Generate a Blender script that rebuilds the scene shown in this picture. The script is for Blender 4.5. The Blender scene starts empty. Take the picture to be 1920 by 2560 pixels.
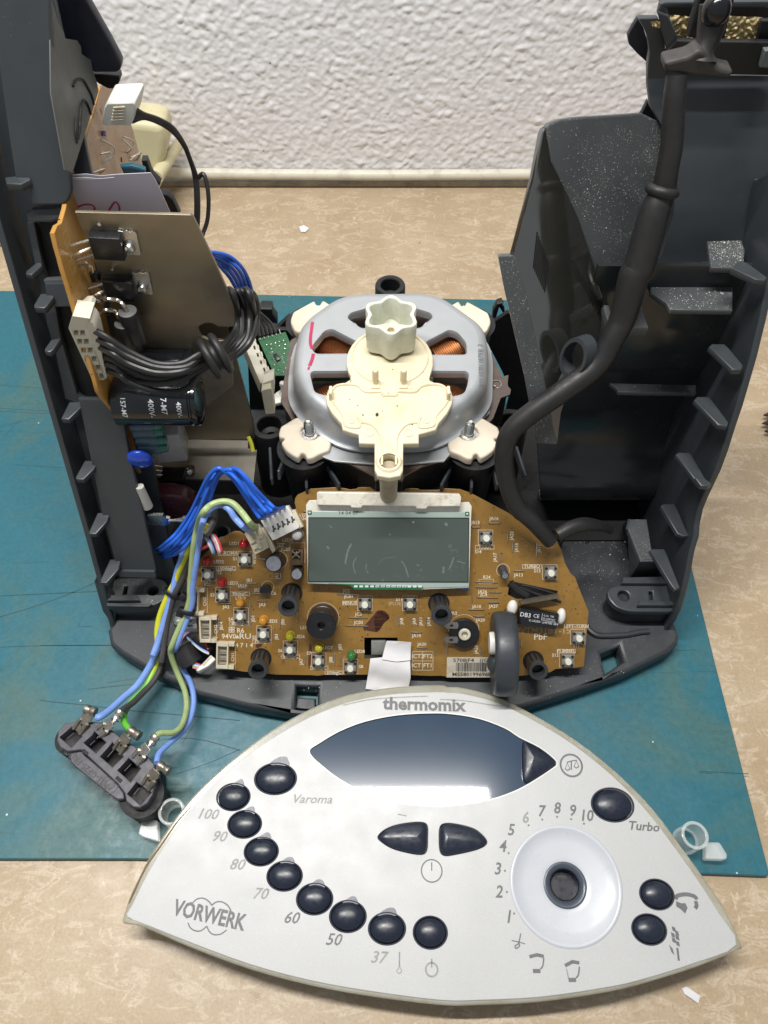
import bpy, bmesh, math, random
from mathutils import Vector, Matrix, noise
random.seed(7)
PI = math.pi
scene = bpy.context.scene
COL = scene.collection
S = 0.01                                   # everything below is written in centimetres

# ------------------------------------------------------------------ camera
CAM_H = 40.0; PITCH = math.radians(57.0); FPX = 1925.8
cam_d = bpy.data.cameras.new('camera'); cam = bpy.data.objects.new('camera', cam_d); COL.objects.link(cam)
cam.location = (0, 0, CAM_H*S); cam.rotation_euler = (math.pi/2-PITCH, 0, 0)
cam_d.sensor_fit = 'VERTICAL'; cam_d.sensor_height = 24.0; cam_d.lens = 24.0*FPX/2560.0
cam_d.clip_start = 0.02; cam_d.clip_end = 60.0
scene.camera = cam

# ------------------------------------------------------------------ room light
world = bpy.data.worlds.new('World'); scene.world = world; world.use_nodes = True
wb = world.node_tree.nodes['Background']; wb.inputs[0].default_value = (0.90, 0.95, 1.0, 1); wb.inputs[1].default_value = 0.33
def area(name, loc, sx, sy, power, color, aim):
    l = bpy.data.lights.new(name, 'AREA'); l.shape = 'RECTANGLE'; l.size = sx*S; l.size_y = sy*S; l.energy = power; l.color = color
    o = bpy.data.objects.new(name, l); COL.objects.link(o); o.location = Vector(loc)*S
    o.rotation_euler = (Vector(aim)-Vector(loc)).to_track_quat('-Z', 'Y').to_euler(); return o
area('strip_lamp', (-15.2, 23.3, 104), 66, 2.5, 13.0, (1.0, 0.975, 0.93), (-15.2, 22, 0))
scene.view_settings.view_transform = 'Standard'; scene.view_settings.look = 'None'
scene.view_settings.exposure = 0.0; scene.view_settings.gamma = 1.0
scene.render.engine = 'CYCLES'

# ------------------------------------------------------------------ measuring: photo pixel -> point on a plane of the place (cm)
FR = dict(D=(0, 0, 1.15732), A=(0, 0, .38578), B=(0, 500, .38578), C=(0, 1000, .38578), M=(600, 640, .42194), R=(1180, 0, .44605),
          Q=(1180, 640, .44605), K=(440, 1200, .33755), L=(940, 1200, .33755), T=(100, 1600, .30139), F=(280, 1700, .49427),
          G=(1100, 1700, .49427), E=(1300, 1200, .37372), H=(100, 480, .217), I=(340, 1120, .24111), J=(560, 760, .16271),
          N=(380, 1420, .15672), O=(1560, 0, .217), W=(0, 460, .13559))
CAM = Vector((0, 0, CAM_H))
FWD = Vector((0, math.cos(PITCH), -math.sin(PITCH))); UPV = Vector((0, math.sin(PITCH), math.cos(PITCH)))
def ray(f, x, y):
    a, b, k = FR[f]; sx = a+x*k; sy = b+y*k
    return FWD + Vector((1, 0, 0))*((sx-960)/FPX) - UPV*((sy-1280)/FPX)
def hit(f, x, y, o, n):
    d = ray(f, x, y); n = Vector(n); t = (Vector(o)-CAM).dot(n)/d.dot(n); return CAM+d*t
def atz(f, x, y, z): return hit(f, x, y, (0, 0, z), (0, 0, 1))
def aty(f, x, y, yy): return hit(f, x, y, (0, yy, 0), (0, 1, 0))
def atx(f, x, y, xx): return hit(f, x, y, (xx, 0, 0), (1, 0, 0))
class PL:
    def __init__(s, o, x, y):
        s.o = Vector(o); s.x = Vector(x).normalized(); y = Vector(y); s.y = (y-s.x*y.dot(s.x)).normalized(); s.n = s.x.cross(s.y)
    def p(s, f, x, y, n=0):
        h = hit(f, x, y, s.o+s.n*n, s.n)-s.o; return (h.dot(s.x), h.dot(s.y))
    def ps(s, f, pts, n=0): return [s.p(f, q[0], q[1], n)+tuple(q[2:]) for q in pts]
    def w(s, u, v, n=0): return s.o+s.x*u+s.y*v+s.n*n
    def M(s, u=0, v=0, n=0, a=0):
        m = Matrix((s.x, s.y, s.n)).transposed().to_4x4(); m.translation = s.w(u, v, n); return m @ Matrix.Rotation(a, 4, 'Z')
def pl3(a, b, c):                          # plane through three points, x along a->b, normal facing the camera
    a, b, c = Vector(a), Vector(b), Vector(c); p = PL(a, b-a, c-a)
    if p.n.dot(CAM-a) < 0: p = PL(a, a-b, c-a)
    return p
def PZ(z): return PL((0, 0, z), (1, 0, 0), (0, 1, 0))
def PY(y): return PL((0, y, 0), (1, 0, 0), (0, 0, 1))
def PXp(x): return PL((x, 0, 0), (0, 1, 0), (0, 0, 1))         # faces +x
def PXn(x): return PL((x, 0, 0), (0, -1, 0), (0, 0, 1))        # faces -x

# ------------------------------------------------------------------ mesh tools
def cr(pts, k=6, closed=False):            # Catmull-Rom through points
    pts = [Vector(p) for p in pts]; n = len(pts); out = []
    for i in range(n if closed else n-1):
        if closed: p0, p1, p2, p3 = pts[i-1], pts[i], pts[(i+1) % n], pts[(i+2) % n]
        else: p0, p1, p2, p3 = pts[max(i-1, 0)], pts[i], pts[i+1], pts[min(i+2, n-1)]
        for j in range(k):
            t = j/k; out.append(0.5*((2*p1)+(p2-p0)*t+(2*p0-5*p1+4*p2-p3)*t*t+(3*p1-p0-3*p2+p3)*t**3))
    if not closed: out.append(pts[-1])
    return out
def rnd(poly, r, k=4):                     # rounded corners
    out = []; n = len(poly)
    for i, p in enumerate(poly):
        rr = r
        if len(p) > 2: rr = p[2]
        p = Vector(p[:2]); a = Vector(poly[i-1][:2])-p; b = Vector(poly[(i+1) % n][:2])-p
        if rr <= 0 or a.length < 1e-6 or b.length < 1e-6: out.append(tuple(p)); continue
        d = min(rr, a.length*.45, b.length*.45); s = p+a.normalized()*d; e = p+b.normalized()*d
        for j in range(k+1):
            t = j/k; q = s*(1-t)**2+p*2*t*(1-t)+e*t*t; out.append((q.x, q.y))
    return out
def ell(cx, cy, rx, ry=None, n=28, a=0):
    ry = ry or rx; c, s_ = math.cos(a), math.sin(a)
    return [(cx+rx*math.cos(t)*c-ry*math.sin(t)*s_, cy+rx*math.cos(t)*s_+ry*math.sin(t)*c) for t in [2*PI*i/n for i in range(n)]]
def rect(x0, y0, x1, y1, r=0): return rnd([(x0, y0), (x1, y0), (x1, y1), (x0, y1)], r) if r else [(x0, y0), (x1, y0), (x1, y1), (x0, y1)]
def NB(): return bmesh.new()
def merge(bm, me, M=None):
    if M is not None: me.transform(M)
    bm.from_mesh(me); bpy.data.meshes.remove(me)
def box(bm, M, sx, sy, sz, bev=0, seg=2):  # centred in x,y; from z=0 to sz
    t = bmesh.new(); bmesh.ops.create_cube(t, size=1)
    for v in t.verts: v.co = Vector((v.co.x*sx, v.co.y*sy, (v.co.z+.5)*sz))
    if bev: bmesh.ops.bevel(t, geom=t.edges[:], offset=bev, segments=seg, affect='EDGES', profile=.5)
    me = bpy.data.meshes.new('t'); t.to_mesh(me); t.free(); merge(bm, me, M); return bm
def lathe(bm, M, prof, seg=28, scale=(1, 1)):
    rings = []
    for r, z in prof:
        if r < 1e-6: rings.append([bm.verts.new(M @ Vector((0, 0, z)))])
        else: rings.append([bm.verts.new(M @ Vector((r*math.cos(2*PI*i/seg)*scale[0], r*math.sin(2*PI*i/seg)*scale[1], z))) for i in range(seg)])
    for a, b in zip(rings, rings[1:]):
        for i in range(seg):
            j = (i+1) % seg
            if len(a) == 1 and len(b) == 1: continue
            if len(a) == 1: f = (a[0], b[j], b[i])
            elif len(b) == 1: f = (a[i], a[j], b[0])
            else: f = (a[i], a[j], b[j], b[i])
            try: bm.faces.new(f)
            except ValueError: pass
    return bm
def cyl(bm, M, r, h, seg=20, bev=0):
    b = bev or 1e-4; return lathe(bm, M, [(0, 0), (r, 0), (r, h-b), (r-b, h), (0, h)], seg)
def tube(bm, pts, r, seg=10, k=6, smooth=True, caps=True):
    P = cr(pts, k) if smooth else [Vector(p) for p in pts]
    n = len(P); rs = r if isinstance(r, (list, tuple)) else None
    if rs: rl = [v.x for v in (cr([Vector((q, 0, 0)) for q in rs], k) if smooth else [Vector((q, 0, 0)) for q in rs])]
    up = None; rings = []
    for i, p in enumerate(P):
        t = (P[min(i+1, n-1)]-P[max(i-1, 0)]).normalized()
        if up is None: up = t.orthogonal().normalized()
        up = (up-t*up.dot(t)).normalized(); side = t.cross(up); R = rl[i] if rs else r
        rings.append([bm.verts.new(p+(up*math.cos(2*PI*q/seg)+side*math.sin(2*PI*q/seg))*R) for q in range(seg)])
    for a, b in zip(rings, rings[1:]):
        for i in range(seg): bm.faces.new((a[i], a[(i+1) % seg], b[(i+1) % seg], b[i]))
    if caps: bm.faces.new(rings[0][::-1]); bm.faces.new(rings[-1])
    return bm
def plate(bm, M, outer, holes=(), t=.2, bev=0, res=1, up=0):   # top face at local z=up, body below it
    cu = bpy.data.curves.new('t', 'CURVE'); cu.dimensions = '2D'; cu.fill_mode = 'BOTH'
    for poly in [outer]+list(holes):
        sp = cu.splines.new('POLY'); sp.points.add(len(poly)-1)
        for q, p in zip(sp.points, poly): q.co = (p[0], p[1], 0, 1)
        sp.use_cyclic_u = True
    cu.extrude = max(t/2-bev, 1e-5); cu.bevel_depth = bev; cu.bevel_resolution = res; cu.offset = -bev
    ob = bpy.data.objects.new('t', cu); me = bpy.data.meshes.new_from_object(ob)
    bpy.data.objects.remove(ob); bpy.data.curves.remove(cu)
    for v in me.vertices: v.co.z += up-t/2
    merge(bm, me, M); return bm
def prism(bm, poly, vec):
    vec = Vector(vec); a = [bm.verts.new(Vector(p)) for p in poly]; b = [bm.verts.new(Vector(p)+vec) for p in poly]
    bm.faces.new(a); bm.faces.new(b[::-1]); n = len(a)
    for i in range(n): bm.faces.new((a[i], b[i], b[(i+1) % n], a[(i+1) % n]))
    return bm
def sheet(bm, rows):                       # grid surface from rows of points
    V = [[bm.verts.new(Vector(p)) for p in r] for r in rows]
    for a, b in zip(V, V[1:]):
        for i in range(len(a)-1): bm.faces.new((a[i], a[i+1], b[i+1], b[i]))
    return bm
def thicken(bm, t):
    bmesh.ops.recalc_face_normals(bm, faces=bm.faces[:]); bmesh.ops.solidify(bm, geom=bm.faces[:]+bm.edges[:]+bm.verts[:], thickness=t); return bm
def text(bm, s, M, size, bold=0, shear=0, align='CENTER', sx=1.0):
    cu = bpy.data.curves.new('t', 'FONT'); cu.body = s; cu.size = size; cu.align_x = align; cu.align_y = 'CENTER'; cu.offset = bold; cu.shear = shear
    cu.resolution_u = 2
    ob = bpy.data.objects.new('t', cu); me = bpy.data.meshes.new_from_object(ob)
    bpy.data.objects.remove(ob); bpy.data.curves.remove(cu)
    for v in me.vertices: v.co.x *= sx
    merge(bm, me, M); return bm
def line(bm, M, pts, w, closed=False):     # flat stroke of width w in the local plane
    P = [Vector(p[:2]) for p in pts]; n = len(P); V = []
    for i, p in enumerate(P):
        if closed: a, b = P[i-1], P[(i+1) % n]
        else: a, b = P[max(i-1, 0)], P[min(i+1, n-1)]
        d1 = (p-a).normalized() if (p-a).length > 1e-9 else (b-p).normalized()
        d2 = (b-p).normalized() if (b-p).length > 1e-9 else d1
        t = (d1+d2); t = t.normalized() if t.length > 1e-6 else d1
        nn = Vector((-t.y, t.x)); k = w/2/max(.5, nn.dot(Vector((-d1.y, d1.x))))
        V.append((bm.verts.new(M @ Vector((p.x+nn.x*k, p.y+nn.y*k, 0))), bm.verts.new(M @ Vector((p.x-nn.x*k, p.y-nn.y*k, 0)))))
    for i in range(n if closed else n-1):
        a, b = V[i], V[(i+1) % n]; bm.faces.new((a[0], a[1], b[1], b[0]))
    return bm
def sphere(bm, M, r, scale=(1, 1, 1), seg=16):
    t = bmesh.new(); bmesh.ops.create_uvsphere(t, u_segments=seg, v_segments=seg//2+2, radius=r)
    for v in t.verts: v.co = Vector((v.co.x*scale[0], v.co.y*scale[1], v.co.z*scale[2]))
    me = bpy.data.meshes.new('t'); t.to_mesh(me); t.free(); merge(bm, me, M); return bm
def TR(*p): return Matrix.Translation(Vector(p[0]) if len(p) == 1 else Vector(p))
def MA(o, z, x=(1, 0, 0)):                 # frame at o with local z along z
    z = Vector(z).normalized(); x = Vector(x); x = (x-z*x.dot(z))
    if x.length < 1e-3: x = z.orthogonal()
    x.normalize(); m = Matrix((x, z.cross(x), z)).transposed().to_4x4(); m.translation = Vector(o); return m

# ------------------------------------------------------------------ objects
W = {}
def cm(M): M = M.copy(); M.translation = M.translation*S; return M
def thing(name, label, cat, loc, group=None, M=None):
    o = bpy.data.objects.new(name, None); COL.objects.link(o); o.empty_display_size = .01
    m = cm(M if M is not None else TR(loc)); o.matrix_world = m; W[o] = m
    o['label'] = label; o['category'] = cat
    if group: o['group'] = group
    return o
def O(name, bm, mat, parent=None, M=None, label=None, cat=None, group=None, kind=None, ang=35, flip=True):
    if M is None:
        c = Vector((0, 0, 0)); n = len(bm.verts)
        for v in bm.verts: c += v.co
        c = c/max(n, 1); M = TR(c)
        for v in bm.verts: v.co -= c
    for v in bm.verts: v.co *= S
    if flip: bmesh.ops.recalc_face_normals(bm, faces=bm.faces[:])
    me = bpy.data.meshes.new(name); bm.to_mesh(me); bm.free()
    me.shade_smooth()
    if ang < 179: me.set_sharp_from_angle(angle=math.radians(ang))
    me.materials.append(mat)
    return OM(name, me, parent, M, label, cat, group, kind)
def OM(name, me, parent=None, M=None, label=None, cat=None, group=None, kind=None):
    o = bpy.data.objects.new(name, me); COL.objects.link(o); m = cm(M)
    if parent is not None: o.parent = parent; o.matrix_basis = W[parent].inverted() @ m
    else: o.matrix_world = m
    W[o] = m
    if label: o['label'] = label
    if cat: o['category'] = cat
    if group: o['group'] = group
    if kind: o['kind'] = kind
    return o
def proto_me(bm, mat, ang=35):
    for v in bm.verts: v.co *= S
    bmesh.ops.recalc_face_normals(bm, faces=bm.faces[:])
    me = bpy.data.meshes.new('piece'); bm.to_mesh(me); bm.free(); me.shade_smooth(); me.set_sharp_from_angle(angle=math.radians(ang)); me.materials.append(mat); return me

# ------------------------------------------------------------------ materials
def s2l(c): return tuple((x/12.92 if x <= .04045 else ((x+.055)/1.055)**2.4) for x in c)
class NM:
    def __init__(s, name):
        s.m = bpy.data.materials.new(name); s.m.use_nodes = True; s.t = s.m.node_tree; s.b = s.t.nodes['Principled BSDF']
        g = s.n('ShaderNodeNewGeometry'); v = s.n('ShaderNodeVectorMath'); v.operation = 'SCALE'; v.inputs[3].default_value = 100
        s.l(g.outputs['Position'], v.inputs[0]); s.pos = v.outputs[0]; s.normal = None
    def n(s, t): return s.t.nodes.new(t)
    def l(s, a, b): s.t.links.new(a, b)
    def noise(s, sc, det=3, rough=.5, vec=None, dist=0, out='Fac'):
        n = s.n('ShaderNodeTexNoise'); n.inputs['Scale'].default_value = sc; n.inputs['Detail'].default_value = det
        n.inputs['Roughness'].default_value = rough; n.inputs['Distortion'].default_value = dist; s.l(vec or s.pos, n.inputs['Vector']); return n.outputs[out]
    def voro(s, sc, feat='F1', rnd_=1, vec=None, out='Distance'):
        n = s.n('ShaderNodeTexVoronoi'); n.feature = feat; n.inputs['Scale'].default_value = sc; n.inputs['Randomness'].default_value = rnd_; s.l(vec or s.pos, n.inputs['Vector']); return n.outputs[out]
    def ramp(s, f, stops, interp='LINEAR'):
        n = s.n('ShaderNodeValToRGB'); n.color_ramp.interpolation = interp; e = n.color_ramp.elements
        while len(e) < len(stops): e.new(.5)
        for q, (p, c) in zip(e, stops): q.position = p; q.color = (c, c, c, 1) if not isinstance(c, tuple) else tuple(c)+(1,)
        s.l(f, n.inputs[0]); return n.outputs[0]
    def mix(s, f, a, b):
        n = s.n('ShaderNodeMix'); n.data_type = 'RGBA'
        for i, q in ((0, f), (6, a), (7, b)):
            if isinstance(q, (int, float)): n.inputs[i].default_value = q
            elif isinstance(q, tuple): n.inputs[i].default_value = tuple(q)+(1,)
            else: s.l(q, n.inputs[i])
        return n.outputs[2]
    def math(s, op, a, b=0):
        n = s.n('ShaderNodeMath'); n.operation = op
        for i, q in ((0, a), (1, b)):
            if isinstance(q, (int, float)): n.inputs[i].default_value = q
            else: s.l(q, n.inputs[i])
        return n.outputs[0]
    def map(s, loc=(0, 0, 0), rot=(0, 0, 0), sc=(1, 1, 1), vec=None):
        n = s.n('ShaderNodeMapping'); n.inputs[1].default_value = loc; n.inputs[2].default_value = rot; n.inputs[3].default_value = sc; s.l(vec or s.pos, n.inputs[0]); return n.outputs[0]
    def bump(s, h, st=.3, d=.01):
        n = s.n('ShaderNodeBump'); n.inputs['Strength'].default_value = st; n.inputs['Distance'].default_value = d*S; s.l(h, n.inputs['Height'])
        if s.normal: s.l(s.normal, n.inputs['Normal'])
        s.normal = n.outputs[0]; s.l(s.normal, s.b.inputs['Normal'])
    def col(s, c): s.set('Base Color', c)
    def set(s, k, v):
        if isinstance(v, (int, float)): s.b.inputs[k].default_value = v
        elif isinstance(v, tuple): s.b.inputs[k].default_value = tuple(v)+(1,)
        else: s.l(v, s.b.inputs[k])
def simple(name, c, rough=.5, metal=0, var=.12, sc=1.5, bump=0, bsc=20, spec=.5, dust=0, dustc=(.6, .58, .52), coat=0, trans=0, dsc=6, dirt=0, dirtc=(.10, .05, .02), dirtsc=.8):
    m = NM(name); c1 = tuple(max(0, x*(1-var)) for x in c); c2 = tuple(min(1, x*(1+var)) for x in c)
    k = m.mix(m.noise(sc, 4), c1, c2)
    if dirt:
        k = m.mix(m.ramp(m.noise(dirtsc, 6, .65), [(.5, 0.), (.72, dirt)]), k, dirtc)
    if dust:
        d = m.voro(dsc); big = m.noise(.35, 2)
        thr = m.math('MULTIPLY', m.ramp(big, [(.35, 0.), (.7, 1.)]), dust)
        sp = m.math('MAXIMUM', m.math('LESS_THAN', d, thr), m.math('LESS_THAN', m.voro(dsc*2.3, vec=m.map(loc=(5, 9, 2))), m.math('MULTIPLY', m.ramp(m.noise(.8, 5, .7), [(.42, 0.), (.65, 1.)]), dust*1.5)))
        k = m.mix(m.math('MULTIPLY', sp, m.ramp(m.noise(6, 2), [(.3, .25), (.6, 1.)])), k, dustc)
    m.col(k); m.set('Metallic', float(metal)); m.set('Specular IOR Level', spec)
    rr = m.ramp(m.noise(sc*2.3, 4), [(.3, max(0, rough-.07)), (.7, min(1, rough+.09))]); m.set('Roughness', rr)
    if bump: m.bump(m.noise(bsc, 3), bump, .01)
    if coat: m.set('Coat Weight', coat); m.set('Coat Roughness', .08)
    if trans: m.set('Transmission Weight', trans)
    return m.m
# ------------------------------------------------------------------ the materials of the place
def m_wall():
    m = NM('wall_paint'); n = m.noise(.5, 4)
    c = m.mix(n, (.82, .80, .82), (.89, .875, .89))
    c = m.mix(m.math('LESS_THAN', m.voro(.35), .035), c, (.3, .25, .18))
    g = m.n('ShaderNodeSeparateXYZ'); m.l(m.pos, g.inputs[0])
    dirt = m.math('MULTIPLY', m.ramp(m.math('DIVIDE', g.outputs[2], 6), [(.1, 1.), (1, 0.)]), m.ramp(m.noise(.8, 5, .7), [(.5, 0.), (.75, .5)]))
    m.col(m.mix(dirt, c, (.36, .3, .2))); m.set('Roughness', .55); m.set('Specular IOR Level', .4)
    m.bump(m.noise(6, 5, .6), .35, .03); return m.m
def m_table():
    m = NM('laminate'); a = m.noise(.16, 5, .6, dist=.6); b = m.noise(.9, 7, .65, vec=m.map(sc=(.6, 1.3, 1)), dist=1.2)
    c = m.mix(m.ramp(a, [(.35, 0.), (.65, 1.)]), (.42, .32, .205), (.49, .39, .265))
    c = m.mix(m.ramp(b, [(.52, 0.), (.60, .55), (.64, 0.)]), c, (.68, .58, .45))
    c = m.mix(m.ramp(m.noise(1.6, 8, .7, dist=1.5), [(.60, 0.), (.68, .5)]), c, (.24, .15, .09))
    c = m.mix(m.ramp(m.noise(7, 5, .7), [(.35, .35), (.6, 0.)]), c, (.28, .19, .12))
    c = m.mix(m.ramp(m.noise(.5, 8, .75, dist=.8), [(.55, 0.), (.75, .45)]), c, (.30, .20, .125))
    c = m.mix(m.ramp(m.noise(2.6, 6, .7, vec=m.map(loc=(3, 8, 0), sc=(1, .5, 1)), dist=1), [(.60, 0.), (.66, .6)]), c, (.66, .56, .43))
    c = m.mix(m.math('LESS_THAN', m.voro(.30), .022), c, (.09, .06, .045))
    m.col(c); m.set('Roughness', m.ramp(m.noise(1.1, 5), [(.3, .3), (.7, .48)])); m.set('Specular IOR Level', .45)
    m.bump(m.noise(9, 4), .12, .02); return m.m
def m_mat():
    m = NM('silicone_mat'); g = m.n('ShaderNodeSeparateXYZ'); m.l(m.pos, g.inputs[0])
    base = m.mix(m.noise(.12, 5, .6, dist=.5), (.018, .125, .165), (.024, .155, .205))
    worn = m.ramp(m.noise(.13, 7, .62, dist=.8), [(.46, 0.), (.60, .7)])
    c = m.mix(worn, base, (.07, .145, .125))
    c = m.mix(m.ramp(m.noise(1.6, 8, .75), [(.58, 0.), (.8, .35)]), c, (.10, .22, .22))
    c = m.mix(m.ramp(m.noise(.42, 7, .75), [(.56, 0.), (.74, .55)]), c, (.085, .11, .075))
    c = m.mix(m.ramp(m.noise(3.5, 5, .8), [(.35, .30), (.6, 0.)]), c, (.006, .06, .08))
    for rz, sc, off in ((.15, (.05, .55, 1), 3), (1.2, (.06, .8, 1), 9), (-.35, (.05, .7, 1), 17), (2.2, (.07, .9, 1), 23)):
        v = m.map(loc=(off, off*2, 0), rot=(0, 0, rz), sc=sc); s = m.voro(1.0, 'DISTANCE_TO_EDGE', vec=v)
        k = m.math('MULTIPLY', m.ramp(s, [(0, 1.), (.005, 0.)]), m.ramp(m.noise(.11, 3, vec=m.map(loc=(off, 0, 0))), [(.54, 0.), (.62, .5)]))
        c = m.mix(k, c, (.008, .04, .05))
    c = m.mix(m.math('LESS_THAN', m.voro(.65), .035), c, (.55, .6, .58))
    m.col(c); m.set('Roughness', m.ramp(m.noise(1.8, 6, .7), [(.3, .30), (.7, .52)])); m.set('Specular IOR Level', .42)
    m.bump(m.noise(2.2, 7, .7), .25, .03); m.bump(m.noise(.3, 3), .25, .2); return m.m
wall_m, table_m, mat_m = m_wall(), m_table(), m_mat()
shell_m = simple('dark_shell_plastic', (.040, .047, .053), .38, var=.15, sc=.6, bump=.10, bsc=55, dust=.06, dustc=(.36, .36, .34), dsc=7)
shell_dust_m = simple('dusty_shell_plastic', (.064, .070, .074), .40, var=.25, sc=.5, bump=.10, bsc=50, dust=.19, dustc=(.55, .53, .47), dsc=8)
shell_gloss_m = simple('smooth_shell_plastic', (.020, .024, .026), .20, var=.1, sc=.5, dust=.03, dustc=(.4, .4, .36), dsc=4)
inner_m = simple('grey_inner_plastic', (.05, .056, .053), .45, var=.25, sc=.7, bump=.1, bsc=40)
black_m = simple('black_plastic', (.010, .011, .013), .42, var=.2, bump=.08, bsc=40, dust=.04, dustc=(.2, .2, .2))
void_m = simple('deep_black_and_shade', (.004, .0045, .005), .6)  # black parts, and the shade of holes and deep interior put into colour
base_m = simple('base_plastic', (.036, .040, .046), .42, var=.2, sc=.7, bump=.12, bsc=50, dust=.10, dustc=(.5, .5, .48), dsc=5.5)
rubber_m = simple('black_rubber', (.016, .0155, .016), .5, var=.35, sc=2.2, bump=.15, bsc=14)
cream_m = simple('cream_plastic', (.74, .66, .47), .38, var=.07, sc=.9, dust=.10, dustc=(.16, .10, .05), dsc=9, dirt=.35, dirtc=(.45, .30, .12), dirtsc=1.0, bump=.05)
pad_m = simple('ivory_rubber', (.70, .62, .50), .5, var=.06, sc=.9, dust=.07, dustc=(.2, .15, .1), dsc=7, dirt=.2, dirtc=(.40, .28, .14))
nylon_m = simple('milky_nylon', (.64, .655, .56), .28, var=.05, sc=.8); nylon_m.node_tree.nodes['Principled BSDF'].inputs['Subsurface Weight'].default_value = .35
nylon_m.node_tree.nodes['Principled BSDF'].inputs['Subsurface Radius'].default_value = (.006, .006, .004)
tin_m = simple('zinc_steel', (.42, .44, .46), .50, .5, var=.10, sc=.8, bump=.06, dust=.05, dustc=(.2, .2, .2), dsc=6)
steel_m = simple('bright_steel', (.66, .66, .64), .25, 1, var=.12, sc=6)
def m_sink():
    m = NM('brushed_sheet'); n = m.noise(1, 6, .6, vec=m.map(sc=(.15, 3, .5))); c = m.mix(n, (.26, .23, .17), (.36, .32, .245))
    c = m.mix(m.ramp(m.noise(.28, 4), [(.45, 0.), (.65, .45)]), c, (.20, .165, .12))
    c = m.mix(m.math('LESS_THAN', m.voro(5), m.math('MULTIPLY', m.ramp(m.noise(.5, 3), [(.5, 0.), (.7, 1.)]), .16)), c, (.08, .06, .04))
    m.col(c); m.set('Metallic', .85); m.set('Roughness', m.ramp(m.noise(.8, 5), [(.3, .34), (.7, .5)])); m.bump(m.noise(.22, 2), .3, .5); return m.m
sink_m = m_sink()
def m_pcb(name, a, b, stain, sc=1.0):
    m = NM(name); c = m.mix(m.ramp(m.noise(.45, 5, .6), [(.3, 0.), (.7, 1.)]), a, b)
    c = m.mix(m.ramp(m.noise(3.2, 6, .7), [(.56, 0.), (.72, stain)]), c, (.07, .03, .012))
    c = m.mix(m.math('LESS_THAN', m.voro(4.2*sc), m.math('MULTIPLY', m.ramp(m.noise(1.0, 3), [(.45, 0.), (.6, 1.)]), .17)), c, (.035, .015, .008))
    c = m.mix(m.math('LESS_THAN', m.voro(2.3*sc, vec=m.map(loc=(7, 3, 5))), .06), c, (.42, .30, .16))
    m.col(c); m.set('Roughness', m.ramp(m.noise(2, 5), [(.3, .25), (.7, .45)])); m.bump(m.noise(6, 4), .10, .02); return m.m
pcb_m = m_pcb('brown_board', (.205, .108, .021), (.30, .165, .036), .6)
pcb2_m = m_pcb('amber_board', (.42, .215, .045), (.50, .27, .075), .3)
pcb2s_m = m_pcb('tan_board', (.40, .25, .14), (.48, .31, .18), .25)
green_m = simple('green_board', (.018, .13, .045), .3, var=.25, sc=2.5)
silk_m = simple('silk_print', (.66, .60, .48), .6, var=.15, sc=8)
silkdim_m = simple('worn_silk_print', (.44, .32, .19), .6, var=.3, sc=8)
whitep_m = simple('white_connector_plastic', (.74, .73, .68), .35, var=.05, sc=2, dirt=.3, dirtc=(.25, .17, .09), dirtsc=3)
agedp_m = simple('aged_connector_plastic', (.60, .54, .40), .4, var=.12, sc=2, dirt=.55, dirtc=(.20, .13, .07), dirtsc=2.5)
dark_m = simple('black_component', (.012, .012, .014), .35, var=.2, sc=4, bump=.1, bsc=30)
darkgl_m = simple('glossy_black_sleeve', (.008, .009, .012), .12, var=.2, sc=2, coat=.4)
copper_m = simple('copper_wire', (.42, .16, .06), .36, .9, var=.35, sc=10)
solder_m = simple('solder', (.72, .72, .70), .18, 1, var=.1)
def wire_m(name, c, r=.42, dirt=.25): return simple(name, c, r, var=.1, sc=1.2, dirt=dirt, dirtc=(.08, .06, .04), dirtsc=1.4)
w_blue = wire_m('blue_insulation', (.015, .12, .62)); w_lblue = wire_m('pale_blue_insulation', (.20, .34, .78)); w_lgreen = wire_m('pale_green_insulation', (.36, .46, .20))
w_green = wire_m('green_yellow_insulation', (.16, .55, .06)); w_yel = wire_m('yellow_insulation', (.62, .62, .03)); w_grey = wire_m('grey_insulation', (.055, .052, .052))
w_black = wire_m('black_insulation', (.014, .014, .015), .42, 0); w_red = wire_m('red_insulation', (.5, .04, .06)); w_white = wire_m('white_insulation', (.65, .65, .6)); w_pink = wire_m('pink_insulation', (.62, .25, .3))
paper_m = simple('white_paper', (.72, .71, .72), .85, var=.04, sc=1.5, bump=.1, bsc=3)
lav_m = simple('lavender_paper', (.56, .52, .60), .85, var=.04, sc=1)
ink_m = simple('red_ink', (.42, .03, .10), .6)
printk_m = simple('black_print', (.02, .02, .025), .6)
printw_m = simple('white_print', (.66, .68, .7), .5)

# ------------------------------------------------------------------ setting: worktop and stucco wall
O('worktop', plate(NB(), PZ(0).M(), rect(-150, -90, 150, 59.3), t=3), table_m, kind='structure')
def wall():
    bm = NB(); xs = []; x = -130.0
    while x < 130: xs.append(x); x += .11 if -30 < x < 26 else 1.2
    zs = []; z = 0.0
    while z < 90: zs.append(z); z += .11 if z < 16.5 else 1.5
    grid = []
    for z in zs:
        r = []
        for x in xs:
            p = Vector((x+.25*noise.noise(Vector((x, z, 5))), z, 0)); n1 = noise.noise(p*2.4); n2 = noise.noise(p*4.6+Vector((9, 3, 0))); n3 = noise.noise(p*.35)
            bl = max(0, noise.noise(p*1.75+Vector((30, 7, 0)))+.10)*(.6+n3)
            d = n1*.30+n2*.20+n3*.10+bl*.55+abs(noise.noise(p*3.0+Vector((0, 40, 0))))*.16
            r.append(Vector((x, 59.6-d*.22, z)))
        grid.append(r)
    return sheet(bm, grid)
O('wall', wall(), wall_m, kind='structure', ang=180)

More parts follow.
